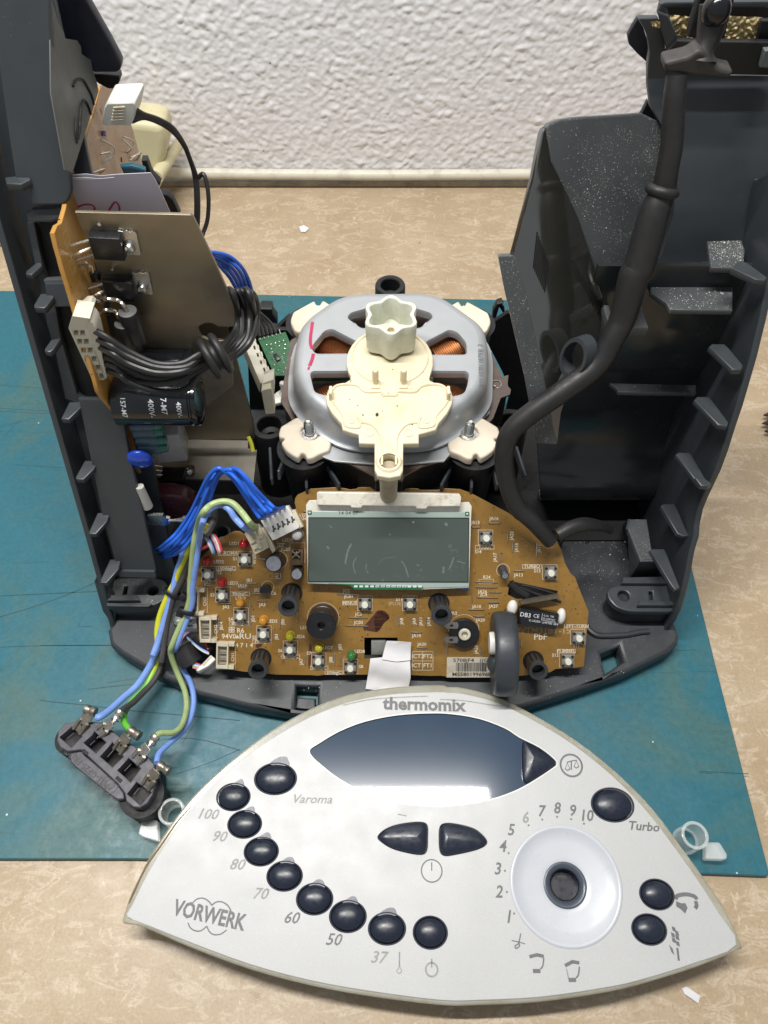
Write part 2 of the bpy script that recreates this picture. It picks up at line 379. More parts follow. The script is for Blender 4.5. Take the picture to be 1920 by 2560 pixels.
# the teal mat
mo = [(-34, 45.8), (-15, 45.45), (0, 45.0), (18.0, 44.4, .5), (18.1, 30), (18.05, 16), (18.15, 5.35, .25), (14, 5.5), (5, 5.75), (-5, 5.95), (-12, 6.1), (-18.3, 6.1), (-34, 6.6)]
O('work_mat', plate(NB(), PZ(.32).M(), rnd(mo, 0), t=.30, bev=.06), mat_m, label='scratched teal silicone work mat lying on the beige worktop', cat='work mat')

sc_m = simple('mat_scratch', (.008, .055, .07), .6)
bm = NB()
for f, pts, w in (('C', [(0, 1270), (200, 1260), (460, 1248), (640, 1240)], .05), ('C', [(0, 1405), (250, 1330), (470, 1248), (620, 1180)], .05), ('C', [(0, 1602), (300, 1592), (730, 1590)], .04), ('C', [(0, 72), (150, 80), (340, 90)], .03), ('C', [(100, 420), (300, 432), (440, 440)], .03), ('T', [(0, 500), (120, 515), (380, 540), (700, 580), (1250, 630), (1659, 668)], .05), ('T', [(400, 410), (600, 385), (800, 365), (1000, 345), (1200, 325)], .04), ('T', [(960, 835), (1150, 815), (1350, 830), (1659, 915)], .04), ('T', [(1130, 1110), (1400, 1020), (1659, 905)], .035), ('T', [(0, 45), (300, 45), (590, 42)], .03), ('T', [(560, 355), (760, 325), (900, 310)], .025), ('T', [(1330, 640), (1250, 740), (1180, 860)], .02), ('T', [(960, 510), (985, 570)], .02),
                  ('G', [(1310, 462), (1430, 468), (1560, 475)], .04), ('G', [(1310, 470), (1380, 472)], .03), ('E', [(980, 1130), (1080, 1140), (1180, 1135)], .03), ('B', [(0, 1200), (200, 1215), (330, 1222)], .03), ('B', [(0, 1350), (180, 1360), (370, 1372)], .03), ('B', [(0, 1560), (60, 1500), (130, 1420)], .02), ('C', [(520, 1440), (515, 1468), (600, 1465)], .035)):
    P = PZ(.324); line(bm, P.M(), [(v.x, v.y) for v in cr([Vector(P.p(f, x, y)+(0,)) for x, y in pts], 8)], w)
O('knife_scratches', bm, sc_m, bpy.data.objects['work_mat'], flip=False, kind='stuff')
# cable along the foot of the wall, and the cream plug behind the machine
cond_m = simple('cream_cable', (.72, .69, .58), .45, var=.08, sc=.7, dirt=.35, dirtc=(.18, .13, .07), dirtsc=.8)
pts = [aty('D', x, y, 58.9) for x, y in ((330, 370), (420, 374), (560, 376), (800, 378), (1000, 377), (1160, 376), (1400, 377), (1800, 380))]
O('wall_cable', tube(NB(), pts, .42, 12), cond_m, label='dirty cream cable running along the foot of the wall', cat='cable')
sk = NB(); tube(sk, [(-90, 59.25, .12), (-20, 59.22, .12), (10, 59.2, .12), (90, 59.25, .12)], .22, 8)
O('sealant_bead', sk, simple('grubby_sealant', (.38, .32, .23), .7, var=.5, sc=.7, dirt=.6), label='grubby sealant bead in the corner of worktop and wall', cat='sealant')
pl = thing('power_plug', 'yellowed cream plug body standing behind the left of the machine', 'plug', (-20, 54, 0))
plug_m = simple('yellowed_plug_plastic', (.66, .60, .38), .45, var=.12, sc=.5, dirt=.35, dirtc=(.25, .16, .07), dirtsc=.5)
yb = 55
c0 = aty('D', 312, 300, yb)
bm = NB(); prof = [(A_[0], A_[1]) for A_ in ((262, 262), (335, 270), (352, 278), (360, 300), (358, 340), (348, 362), (352, 380), (345, 412), (335, 420), (262, 425))]
P5 = PY(yb)
plate(bm, P5.M(), rnd([P5.p('D', a, b) for a, b in prof], .5), t=3.2, bev=.55, res=4)
O('plug_body', bm, plug_m, pl)
bm = NB(); q = aty('D', 352, 385, 54); tube(bm, [q+Vector((-.5, 0, .1)), q+Vector((.1, 2.5, .1)), q+Vector((.5, 4.5, -.1))], [.55, .5, .42], 12)
O('cable_neck', bm, plug_m, pl)
# white tub at the left edge
tb = thing('white_tub', 'white plastic tub with dark notched rim at the left edge behind the machine', 'tub', (-26.5, 50, 0))
bm = NB(); a = atz('D', 26, 540, 0); lathe(bm, TR(a.x-4.2, a.y+3.2, 0), [(0, 0), (4.1, 0), (4.3, .3), (4.3, 1.2), (3.9, 1.6), (3.7, 7.2), (3.2, 7.9), (0, 8)], 40)
O('tub_body', bm, simple('white_tub_plastic', (.7, .7, .66), .5, var=.1, sc=.5), tb)
bm = NB()
for i in range(44):
    t = 2*PI*i/44; box(bm, TR(a.x-4.2, a.y+3.2, .35) @ Matrix.Rotation(t, 4, 'Z') @ TR(4.32, 0, 0), .12, .22, .75, .03, 1)
O('notched_rim', bm, simple('dark_notch', (.07, .05, .045), .6), tb)
# dark brush tips at right edge
bt = thing('bristle_brush', 'tip of a dark brush poking in at the right edge of the worktop', 'brush', (19.5, 31, 0))
for k, (x, y) in enumerate(((1650, 897), (1647, 915), (1652, 932))):
    a = atz('D', x, y, .45); O('bristle_clump', tube(NB(), [a, a+Vector((.9, .1, .1)), a+Vector((2.4, .2, .25))], [.06, .3, .38], 8), simple('brush_hair', (.045, .032, .025), .8, var=.5, sc=8), bt)
a = atz('D', 1650, 915, .45)
O('brush_handle', tube(NB(), [a+Vector((2.2, .2, .25)), a+Vector((4, .2, .5)), a+Vector((10, .4, .5))], [.75, .8, .5], 14), simple('brush_wood', (.12, .06, .03), .5), bt)
# scraps of paper
def scrap(f, poly, z, label):
    P = PZ(z); bm = NB(); n = len(poly); pts = [P.w(*P.p(f, x, y)) for x, y in poly]; c = sum(pts, Vector())/n; c.z += .12
    vs = [bm.verts.new(p+Vector((0, 0, .1*random.random()))) for p in pts]; vc = bm.verts.new(c)
    for i in range(n): bm.faces.new((vs[i], vs[(i+1) % n], vc))
    thicken(bm, .02); O('paper_scrap', bm, paper_m, label=label, cat='paper scrap')
scrap('G', [(1222, 1560), (1245, 1550), (1315, 1598), (1306, 1636), (1270, 1612), (1235, 1588)], .06, 'small torn white paper scrap on worktop below the white panel')
scrap('D', [(646, 490), (656, 487), (668, 493), (660, 502), (650, 501)], .05, 'tiny translucent plastic scrap on the worktop behind the motor')
# ------------------------------------------------------------------ appliance housing (base tray and both side shells)
hs = thing('appliance_housing', 'dark grey open machine housing with tall side shells standing on the teal mat', 'appliance housing', (0, 24, .3))
ZB = 1.6
B0 = PZ(ZB)
bo = B0.ps('D', [(243, 1345), (232, 1362), (238, 1392), (262, 1412), (330, 1452), (430, 1500), (540, 1527), (650, 1545), (830, 1556), (1000, 1552), (1130, 1528), (1250, 1490), (1350, 1455), (1445, 1408), (1466, 1388), (1468, 1372), (1455, 1338)])
bo += [(15.2, 22), (14.5, 33), (-11, 33), (-14.5, 22)]
slots = [B0.ps('F', [(932, 28), (1042, 33), (1038, 152), (926, 145)]), B0.ps('E', [(542, 1160), (665, 1110), (692, 1212), (572, 1290)])]
bm = NB(); plate(bm, B0.M(), bo, slots, t=1.2, bev=.22, res=2); O('base_tray', bm, base_m, hs)
# second, lower lip in front, and small details on the tray
def strip_on(name, P, f, poly, t, mat, bev=.03, n=0, r=0, holes=(), par=hs, **k):
    bm = NB(); pp = P.ps(f, poly, n); plate(bm, P.M(0, 0, n), rnd(pp, r) if r else pp, [P.ps(f, h, n) for h in holes], t=t, bev=bev); return O(name, bm, mat, par, **k)
strip_on('slot_catch', PZ(ZB-.35), 'F', [(935, 85), (1030, 92), (1026, 150), (930, 142)], .5, base_m, .1)
# ridge along the right of the tray
pts = [atz('E', x, y, ZB+.12) for x, y in ((440, 965), (462, 1000), (505, 1032), (560, 1040), (700, 1034), (800, 1016), (862, 1010))]
O('tray_ridge', tube(NB(), pts, .16, 8), base_m, hs)
pts = [atz('I', x, y, ZB+.1) for x, y in ((200, 1340), (300, 1335), (560, 1400))]
for (x, y, r) in ((450, 415, .16), (1010, 840, .12)):
    a = atz('E', x, y, ZB+.012); O('drain_hole', lathe(NB(), TR(a), [(0, 0), (r, 0)], 20), void_m, hs)
strip_on('square_recess', PZ(ZB+.012), 'E', [(716, 480), (750, 470), (756, 530), (722, 540)], .01, void_m, 0)

# --- left shell.  The shell's front edge leans back 20.8 degrees.
LEAN = math.radians(20.8); LU = (0, math.sin(LEAN), math.cos(LEAN))
QL = PL((0, 17.7, 1.5), (1, 0, 0), LU)
def onQ(off=0): return PL(QL.o-QL.n*off, QL.x, QL.y)
def sidewall(name, x, f, edge, depth, t, mat):       # a wall in the plane x = const whose front edge is seen at these pixels
    P = PXp(x) if x < 0 else PXn(x); fr_ = [P.p(f, a, b) for a, b in edge]; sgn = 1 if x < 0 else -1
    back = [(u+sgn*depth, v) for u, v in fr_][::-1]; bm = NB(); plate(bm, P.M(), fr_+back, t=t, bev=.05); return O(name, bm, mat, hs)
# outer skin: from the front edge backwards, at x = -14.6
e0 = [QL.w(-14.6, v) for v in (-.2, 6, 12, 18, 24, 29.5)]
bm = NB(); Pw = PXp(-14.6); fr_ = [(p.y, p.z) for p in e0]; fr_[0] = (17.4, 1.2)
plate(bm, Pw.M(), fr_+[(fr_[-1][0]+9, fr_[-1][1]), (30, 1.2)], t=.28, bev=.06); O('outer_skin', bm, shell_m, hs)
# chamfer foot of the shell
strip_on('shell_foot', QL, 'C', [(610, 1180), (690, 1250), (760, 1340), (740, 1455), (722, 1450), (665, 1370)], .6, shell_m, .05)
# recessed floor behind the gussets
bm = NB(); P = onQ(1.5); plate(bm, P.M(), [(-14.5, -.2), (-11.3, -.2), (-11.3, 30), (-14.5, 30)], t=.25, bev=.02); O('recessed_web', bm, shell_m, hs)
# front faces
strip_on('lower_front_panel', QL, 'C', [(505, -8, 0), (700, -4), (775, 30), (795, 100), (830, 320), (1015, 1105), (1015, 1138), (770, 1142), (655, 720), (560, 250)], .3, shell_m, .07, r=.25)
strip_on('upper_front_panel', QL, 'A', [(-40, -60), (322, -60), (330, 200), (362, 640), (400, 900), (455, 1130), (462, 1250), (432, 1312), (400, 1328), (205, 1332), (185, 1200), (100, 1160), (60, 900), (0, 470)], .3, shell_m, .07, r=.12)
strip_on('panel_ledge', QL, 'B', [(165, 95), (200, 60), (420, 52), (430, 95), (400, 128), (330, 150), (175, 140)], 1.2, shell_m, .1, n=-.2)
strip_on('edge_rail', QL, 'B', [(172, 148), (215, 150), (225, 165), (275, 430), (300, 520), (345, 610), (395, 900), (500, 1262), (540, 1290), (500, 1320), (420, 1290), (360, 1010), (300, 800), (262, 600), (225, 430)], .35, shell_m, .05, n=-.75)
strip_on('recess_shade_sheet', QL, 'B', [(215, 150), (420, 120), (460, 420), (640, 1290), (480, 1270), (300, 560)], .2, void_m, .02, n=-1.15)  # black sheet standing for the shade of the open recess
strip_on('board_bracket', QL, 'B', [(290, 540), (462, 540), (512, 665), (502, 690), (330, 695), (300, 620)], .5, shell_m, .05, n=-.25)
strip_on('bracket_top', QL, 'B', [(282, 520), (430, 512), (462, 540), (292, 548)], .4, shell_dust_m, .03, n=-.35)
strip_on('panel_foot', QL, 'C', [(765, 1108), (1000, 1112), (1015, 1140), (1010, 1158), (775, 1150)], .4, shell_m, .06, n=.15)
# gussets
def gusset(f, poly, x, side=1, t=.3, wallpt=0, mat=None):
    w = atx(f, *poly[wallpt], x); P = PZ(w.z); bm = NB(); pp = [P.p(f, a, b) for a, b in poly]
    plate(bm, P.M(), pp, t=t, bev=.05); return O('gusset_rib', bm, mat or shell_m, hs)
for f, poly in (('A', [(30, 1150), (50, 1145), (190, 1130), (195, 1165), (135, 1195), (40, 1190)]),
                ('B', [(240, 400), (268, 402), (272, 425), (215, 475), (205, 485), (165, 480), (168, 460)]),
                ('B', [(262, 605), (345, 607), (347, 630), (300, 690), (285, 700), (222, 697), (218, 680)]),
                ('B', [(330, 905), (388, 890), (392, 900), (340, 975), (320, 985), (288, 978), (290, 962)]),
                ('C', [(448, 12), (528, 10), (536, 20), (525, 48), (445, 125), (395, 122), (402, 105)]),
                ('C', [(548, 392), (625, 392), (628, 410), (605, 450), (540, 515), (490, 512), (492, 495)]),
                ('C', [(632, 730), (706, 728), (708, 745), (690, 790), (620, 868), (575, 868), (578, 850)]),
                ('C', [(712, 1032), (778, 1030), (780, 1045), (765, 1100), (690, 1185), (648, 1185), (652, 1165)])):
    gusset(f, poly, -14.0)
# lower left platform with the screw hole
bm = NB(); P = PZ(3.0)
pp = P.ps('C', [(680, 1190), (770, 1150), (1000, 1150), (1060, 1165), (1092, 1210), (1096, 1250), (1070, 1290), (1010, 1325), (960, 1335), (700, 1340), (675, 1290)])
sl = [P.ps('C', [(805, 1205), (830, 1205), (818, 1258), (794, 1260)])]; h = P.p('C', 992, 1235); sl.append(ell(h[0], h[1], .27, n=20))
plate(bm, P.M(), rnd(pp, .15), sl, t=.9, bev=.07); O('screw_platform', bm, shell_dust_m, hs)
strip_on('platform_rail', PZ(3.3), 'C', [(678, 1262), (885, 1262), (905, 1298), (690, 1300)], .4, shell_m, .04)
strip_on('platform_rail', PZ(3.2), 'C', [(690, 1312), (985, 1322), (960, 1338), (690, 1336)], .4, shell_m, .04)
P = PZ(3.0)
bm = NB(); pp = P.ps('C', [(690, 1325), (960, 1338), (1030, 1318), (1075, 1285), (1060, 1240), (700, 1240)]); plate(bm, PZ(2.2).M(), rnd(pp, .2), t=.9, bev=.03); O('platform_skirt', bm, shell_m, hs)
# inner grey shroud behind the upper panel, dark shield above it
shroud_m = simple('scuffed_grey_shroud', (.085, .09, .085), .5, var=.3, sc=.5, bump=.1)
P = PXp(-11.2); sh = [(322, -40), (380, 150), (412, 200), (425, 250), (500, 262), (525, 300), (530, 350), (590, 390), (600, 450), (625, 520), (640, 590), (605, 700), (540, 900), (470, 1120), (420, 1100), (330, 600)]
bm = NB(); plate(bm, P.M(), P.ps('A', sh), t=.04, bev=.005); O('fan_shroud', bm, shroud_m, hs)
bm = NB()
for arc in ([(470, 560), (490, 520), (530, 515), (560, 560), (590, 620), (605, 680)], [(515, 760), (520, 690), (540, 650), (565, 680), (585, 740)], [(515, 760), (510, 850), (500, 900)], [(490, 760), (485, 850), (495, 930)]):
    tube(bm, [P.w(*P.p('A', x, y), n=.03) for x, y in arc], .045, 6)
O('moulded_arc', bm, void_m, hs)
P = PY(30.5); bm = NB(); pp = P.ps('A', [(290, -60), (528, -60), (560, 0), (640, 140), (720, 280), (788, 410), (782, 452), (755, 470), (598, 470), (560, 385), (520, 380), (450, 360), (380, 330), (330, 250)])
plate(bm, P.M(), rnd(pp, .12), t=.5, bev=.06); O('upper_shield', bm, simple('blue_black_plastic', (.010, .012, .022), .35), hs)
strip_on('shield_clip', PY(30.8), 'A', [(600, 478), (772, 490), (778, 520), (755, 578), (700, 576), (640, 545), (610, 520)], .5, black_m, .05)
strip_on('rear_tab', PY(35.5), 'B', [(1050, -40), (1085, -30), (1120, 0), (1165, 100), (1070, 100), (1020, -10)], .5, black_m, .05)
strip_on('rear_tab', PY(37), 'A', [(915, 1040), (950, 1040), (975, 1110), (990, 1140), (1040, 1190), (1030, 1210), (940, 1150)], .5, black_m, .05)

# --- right shell
XR = 15.15
PR = PXn(XR)
edge = [(1700, -40), (1690, 30), (1659, 120), (1610, 350), (1560, 560), (1520, 700), (1480, 840), (1440, 960), (1400, 1090), (1360, 1200), (1290, 1350), (1262, 1420), (1245, 1500), (1240, 1569)]
e2 = [('Q', x, y) for x, y in edge]+[('E', 1128, 480), ('E', 1100, 640), ('E', 1070, 760), ('E', 1040, 870), ('E', 1005, 940), ('E', 965, 1003)]
inner = [(1460, -60), (1462, 300), (1395, 530), (1255, 760), (1190, 960), (1110, 1100), (1040, 1210), (1030, 1350), (985, 1470)]
fr_ = [PR.p(*q) for q in e2]; bk = [PR.p('Q', x, y) for x, y in inner]
bm = NB(); zt = 30.0
out = [(fr_[0][0]-1.8, zt)]+fr_+[(fr_[-1][0]-3.5, 1.35), (-26.5, 1.35), (-26.5, 16.7), (-27.1, 18.7), (-27.6, 19.2), (-28.6, 20.9), (-27.8, 21.7), (-30, zt)]
plate(bm, PR.M(), out, t=.3, bev=.05); O('outer_skin', bm, shell_m, hs)
for f, poly, wp in (('Q', [(1455, 68), (1490, 30), (1520, 25), (1570, 55), (1655, 118), (1640, 138), (1590, 132)], 4),
                ('Q', [(1328, 508), (1345, 492), (1415, 492), (1440, 515), (1520, 612), (1512, 636), (1462, 638)], 4),
                ('Q', [(1245, 808), (1262, 788), (1328, 788), (1350, 812), (1438, 932), (1430, 955), (1378, 945)], 4),
                ('Q', [(1142, 1112), (1158, 1100), (1222, 1102), (1240, 1130), (1320, 1268), (1312, 1290), (1270, 1280)], 4),
                ('Q', [(1058, 1400), (1070, 1390), (1132, 1388), (1150, 1415), (1215, 1569), (1180, 1569), (1150, 1555)], 3),
                ('E', [(868, 470), (885, 460), (965, 460), (985, 500), (1070, 718), (1035, 735), (1010, 700)], 4),
                ('E', [(1170, -15), (1240, -10), (1285, 25), (1260, 42), (1210, 38)], 2)):
    gusset(f, poly, XR-.2, wallpt=wp)
# dark back surfaces: an S-profile swept in x
prof = [(25.9, 19.0), (25.8, 16.7), (25.7, 14.5), (26.0, 12), (26.4, 9.5), (26.1, 7.6), (25.5, 6.3), (24.8, 5.4), (24.5, 4.7), (24.5, 4.0), (24.9, 3.4), (25.6, 3.1), (26.0, 1.7)]
pr = cr([Vector((0, a, b)) for a, b in prof], 5)
lft = [aty('Q', x, y, 25.5) for x, y in ((735, 200), (735, 300), (685, 560), (560, 700), (500, 870), (478, 1058), (366, 1060), (372, 1380), (372, 1500))]
def leftx(z):
    if z >= lft[0].z: return lft[0].x-.45
    for a, b in zip(lft, lft[1:]):
        if a.z >= z >= b.z: return a.x+(b.x-a.x)*(a.z-z)/max(a.z-b.z, 1e-3)
    return lft[-1].x
bm = NB(); sheet(bm, [[(leftx(p.z)+(15.14-leftx(p.z))*t, p.y, p.z) for t in (0, .3, .65, 1)] for p in pr]); thicken(bm, .25); O('curved_back_wall', bm, shell_gloss_m, hs, ang=60)
# flange strip (front edge of the inner tank wall)
bm = NB(); pp = QL.ps('R', [(148, 1436), (240, 1434)])+QL.ps('Q', [(300, 200), (420, 760), (476, 1058), (365, 1050), (300, 700), (185, 200)])
plate(bm, QL.M(), pp, t=.35, bev=.04); O('tank_flange', bm, shell_dust_m, hs)
# tank side face, turned towards the camera
b_ = hit('R', 236, 1430, QL.o, QL.n); e_ = hit('Q', 476, 1058, QL.o, QL.n); c_ = aty('Q', 738, 262, 26.0)
PS = pl3(b_, e_, c_)
face = [('R', 236, 1434), ('R', 350, 1000), ('R', 398, 745), ('R', 412, 715), ('R', 442, 900), ('R', 510, 1040), ('R', 598, 1230), ('R', 700, 1569), ('Q', 740, 262), ('Q', 735, 350), ('Q', 685, 560), ('Q', 560, 700), ('Q', 500, 880), ('Q', 478, 1056)]
bm = NB(); plate(bm, PS.M(), [PS.p(*q) for q in face], t=.3, bev=.03); O('tank_side', bm, simple('glossy_tank_plastic', (.024, .024, .020), .09, var=.15, sc=.6, dust=.03, dustc=(.4, .4, .36), spec=1.0, coat=1.0), hs); bpy.data.materials['glossy_tank_plastic'].node_tree.nodes['Principled BSDF'].inputs['Coat IOR'].default_value = 2.1
# tank top: rises away from that edge
k1 = PS.w(*PS.p('R', 442, 900)); k2 = PS.w(*PS.p('Q', 740, 262)); k3 = aty('R', 1130, 760, k1.y+2.5)
PT = pl3(k1, k2, k3)
top = [(412, 716), (440, 690), (500, 668), (600, 655), (820, 642), (950, 632), (1070, 690), (1150, 800), (1186, 930), (1190, 1050), (1165, 1200), (1110, 1340), (1050, 1430), (985, 1510), (880, 1560), (715, 1600), (600, 1235), (510, 1042), (442, 902)]
bm = NB(); plate(bm, PT.M(), PT.ps('R', top), t=.3, bev=.08); O('tank_top', bm, shell_dust_m, hs)
# vent mesh on the tank side
bm = NB(); v0 = [PS.p('R', 362, 1290), PS.p('R', 432, 1480), PS.p('Q', 410, 210), PS.p('Q', 340, 60)]
for i in range(9):
    for j in range(17):
        s, t = (i+.5)/9, (j+.5)/17
        a = Vector(v0[0]).lerp(Vector(v0[1]), s); b = Vector(v0[3]).lerp(Vector(v0[2]), s); q = a.lerp(b, t)
        if s > .55 and t < .0: continue
        plate(bm, PS.M(q.x, q.y, .012), rect(-.05, -.03, .05, .03), t=.004)
O('vent_grille', bm, simple('vent_black', (.012, .012, .011), .5), hs, kind='stuff')
# large smooth rear surface right of the tank top
k1 = aty('R', 990, 1510, 27.3); k2 = aty('R', 1540, 1300, 27.9); k3 = aty('R', 1500, 430, 30.2)
PB_ = pl3(k1, k2, k3)
big = [(930, 1560), (1060, 1430), (1130, 1200), (1150, 900), (1060, 700), (1000, 590), (985, 470), (985, 350), (1000, 250), (1100, 330), (1280, 420), (1720, 425), (1720, 1569), (1340, 1569)]
bm = NB(); plate(bm, PB_.M(), PB_.ps('R', big), t=.3, bev=.03); O('rear_face', bm, shell_m, hs)
# curled lip at the left of it: two dark fins and a lit strip
def fin(name, poly, y, mat, f='R', t=.3, r=0, bev=.04):
    P = PY(y); bm = NB(); pp = P.ps(f, poly); plate(bm, P.M(), rnd(pp, r) if r else pp, t=t, bev=bev); return O(name, bm, mat, hs)
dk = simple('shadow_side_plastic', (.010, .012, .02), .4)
fin('curled_fin', [(930, 105), (895, 160), (872, 205), (880, 250), (925, 300), (985, 355), (1000, 300), (985, 230), (960, 150)], 31.4, dk)
fin('curled_fin', [(985, 570), (950, 640), (890, 715), (822, 772), (1075, 772), (1075, 690), (1020, 620)], 30.6, dk)
fin('rounded_lip', [(930, 103), (1045, 103), (1075, 200), (1092, 330), (1090, 420), (1080, 560), (1075, 700), (1030, 640), (1000, 590), (982, 500), (984, 380), (995, 300), (985, 220), (960, 150)], 30.2, shell_m, r=.1)
# trough on top with yellow foam
fin('trough_front', [(1085, 300), (1150, 230), (1200, 232), (1720, 240), (1720, 425), (1280, 418), (1090, 335)], 29.6, black_m)
fin('trough_rim', [(1055, 22), (1085, 12), (1720, 8), (1720, 60), (1640, 45), (1090, 45), (1150, 210), (1190, 232), (1160, 250), (1110, 225), (1040, 80)], 29.9, shell_m, bev=.06)
fin('trough_side', [(1045, 70), (1100, 90), (1160, 225), (1100, 330), (1085, 250), (1060, 160)], 29.75, shell_m)
foam_m = NM('yellow_foam'); c = foam_m.mix(foam_m.ramp(foam_m.noise(4.5, 6, .75), [(.40, 0.), (.58, 1.)]), (.36, .25, .10), (.84, .68, .34)); foam_m.col(foam_m.mix(foam_m.ramp(foam_m.noise(6, 4), [(.55, 0.), (.62, 1.)]), c, (.75, .66, .42))); foam_m.set('Roughness', .9); foam_m.bump(foam_m.noise(9, 5), .8, .08)
P = PY(30.5)
def foam(poly):
    a, b, c, d = [P.w(*P.p('R', *q)) for q in poly]; n = 26; rows = []
    for i in range(n+1):
        r = []
        for j in range(n+1):
            s, t = i/n, j/n; q = a.lerp(b, s).lerp(d.lerp(c, s), t); q.y += -.08-.14*abs(noise.noise(q*5.5)); r.append(q)
        rows.append(r)
    bm = NB(); sheet(bm, rows); O('foam_pad', bm, foam_m.m, hs, ang=60)
foam([(1085, 75), (1260, 85), (1240, 232), (1160, 228)]); foam([(1440, 80), (1625, 90), (1600, 240), (1400, 240)]); 
P = PY(29.9); a, b, c, d = (995, 112), (1048, 108), (1052, 150), (1010, 142)
foam([a, b, c, d])
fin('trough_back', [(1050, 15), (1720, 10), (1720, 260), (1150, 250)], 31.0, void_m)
fin('trough_divider', [(1622, 120), (1720, 120), (1720, 245), (1596, 245)], 30.0, dk)
fin('grey_tab', [(1640, 285), (1720, 280), (1720, 385), (1615, 380)], 29.3, simple('pale_grey_plastic', (.12, .14, .14), .5))
# horizontal shelves between back and right wall
def shelf(f, poly, z, t, mat, name='cross_shelf', r=0):
    P = PZ(z); bm = NB(); plate(bm, P.M(), P.ps(f, poly), t=t, bev=.04); return O(name, bm, mat, hs)
shelf('R', [(1318, 1350), (1510, 1345), (1530, 1400), (1520, 1505), (1340, 1500)], 19.2, .25, shell_dust_m)
shelf('R', [(980, 1512), (1320, 1468), (1330, 1500), (980, 1545)], 18.5, .3, shell_dust_m)
shelf('Q', [(1000, 152), (1150, 150), (1462, 158), (1460, 306), (1112, 300), (1088, 262), (1002, 205)], 17.95, .25, shell_dust_m)
shelf('Q', [(772, 712), (1256, 722), (1256, 768), (822, 762), (812, 742)], 12.4, .25, shell_dust_m)
shelf('R', [(1575, 995), (1700, 985), (1700, 1060), (1640, 1045), (1590, 1010)], 20.9, .25, shell_dust_m)
P = PY(29.2)
strip_on('upper_web', PY(25.75), 'Q', [(735, 265), (742, 215), (780, 170), (850, 125), (985, 90), (1330, 55), (1465, 70), (1465, 330), (975, 320), (780, 300)], .3, shell_m, .05)
# cable clip on the right
strip_on('cable_clip', PZ(17.0), 'Q', [(735, 265), (762, 262), (790, 350), (820, 378), (812, 425), (775, 400), (740, 300)], .5, shell_dust_m, .05)
strip_on('cable_clip', PZ(17.0), 'Q', [(930, 262), (945, 265), (990, 400), (885, 402), (900, 345)], .5, shell_dust_m, .05)
# loops on the tank side
for (x, y, rx, ry) in ((598, 560, .58, 1.05), (490, 735, .45, .6)):
    p = aty('Q', x, y, 23.6); bm = NB(); m = MA(p, (-.75, -.55, .25), (0, 0, 1))
    lathe(bm, m @ TR(0, 0, -.3), [(.52*rx/.58, 0), (.66*rx/.58, 0), (.66*rx/.58, .7), (.52*rx/.58, .7), (.52*rx/.58, 0)], 28, (ry/rx*.8, 1)); O('cable_loop', bm, shell_m, hs)
# lower right: post, platform and block
P = PZ(3.2)
bm = NB(); pp = P.ps('E', [(600, 720), (660, 700), (1030, 700), (1035, 880), (730, 880), (640, 850), (590, 790), (583, 750)]); h = P.p('E', 695, 773)
sl = [ell(h[0], h[1], .30, n=20), P.ps('E', [(862, 745), (886, 745), (890, 800), (868, 800)])]
plate(bm, P.M(), rnd(pp, .3), sl, t=.4, bev=.07); O('screw_platform', bm, shell_m, hs)
bm = NB(); pp = P.ps('E', [(605, 722), (1030, 702), (1035, 872), (735, 872), (645, 842), (598, 790)]); plate(bm, PZ(2.85).M(), rnd(pp, .35), t=1.4, bev=.03); O('platform_skirt', bm, black_m, hs)
shelf('E', [(690, 650), (950, 645), (985, 692), (682, 690)], 3.5, .4, shell_m, 'platform_rail')
shelf('E', [(800, 808), (1035, 808), (1030, 838), (788, 838)], 3.5, .4, shell_m, 'platform_rail')
P = PZ(5.0); bm = NB(); pp = P.ps('E', [(735, 262), (848, 262), (890, 530), (802, 532), (722, 330)]); plate(bm, P.M(), pp, t=.4, bev=.04); O('slanted_block', bm, shell_dust_m, hs)
bm = NB(); a = [atz('E', *q, 5.0) for q in ((735, 262), (722, 330), (802, 534), (890, 532))]; b = [atz('E', *q, 1.7) for q in ((700, 300), (720, 420), (735, 642), (950, 640))]
for i in range(3): bm.faces.new([bm.verts.new(q) for q in (a[i], a[i+1], b[i+1], b[i])])
thicken(bm, .1); O('block_side', bm, shell_m, hs)
# motor well: dark ring wall with fins, posts
MC = Vector((.35, 28.2, 0))
bm = NB(); lathe(bm, TR(MC+Vector((0, 0, 1.6))), [(6.3, 0), (6.0, 2.5), (5.9, 2.5), (5.9, 0)], 56); O('motor_well', bm, black_m, hs)
for f, x0, y0, x1, y1 in (('M', 180, 1150, 190, 1340), ('M', 275, 1185, 230, 1300), ('M', 390, 1210, 396, 1390), ('M', 480, 1195, 590, 1370), ('M', 1285, 1200, 1190, 1375), ('M', 1372, 1215, 1370, 1390), ('M', 1490, 1160, 1545, 1350), ('Q', 245, 1085, 298, 1250), ('Q', 105, 1120, 140, 1300)):
    a = aty(f, x0, y0, 23.6); b = aty(f, x1, y1, 21.6); bm = NB(); d = b-a
    box(bm, MA(a, d, (1, 0, 0)), .14, .5, d.length, .03, 1); O('fin', bm, shell_m, hs)
def post(f, x, y, z, r, h, ri=None, mat=None, name='screw_post'):
    a = atz(f, x, y, z); ri = ri or r*.62; bm = NB(); lathe(bm, TR(a.x, a.y, z-h), [(r*1.12, 0), (r, h-.08), (r-.05, h), (ri+.05, h), (ri, h-.06), (ri*.95, h-.9), (ri*.45, h-.95), (ri*.45, h-1.3), (0, h-1.3)], 32); return O(name, bm, mat or black_m, hs)
post('M', 172, 1000, 7.2, 1.02, 5.6); post('M', 1600, 985, 7.2, 1.0, 5.6); post('M', 890, 170, 8.2, .92, 6.6)
post('E', 235, 375, 3.4, .52, 1.9, .4)
post('C', 1430, 860, 5.2, .6, 3.6)
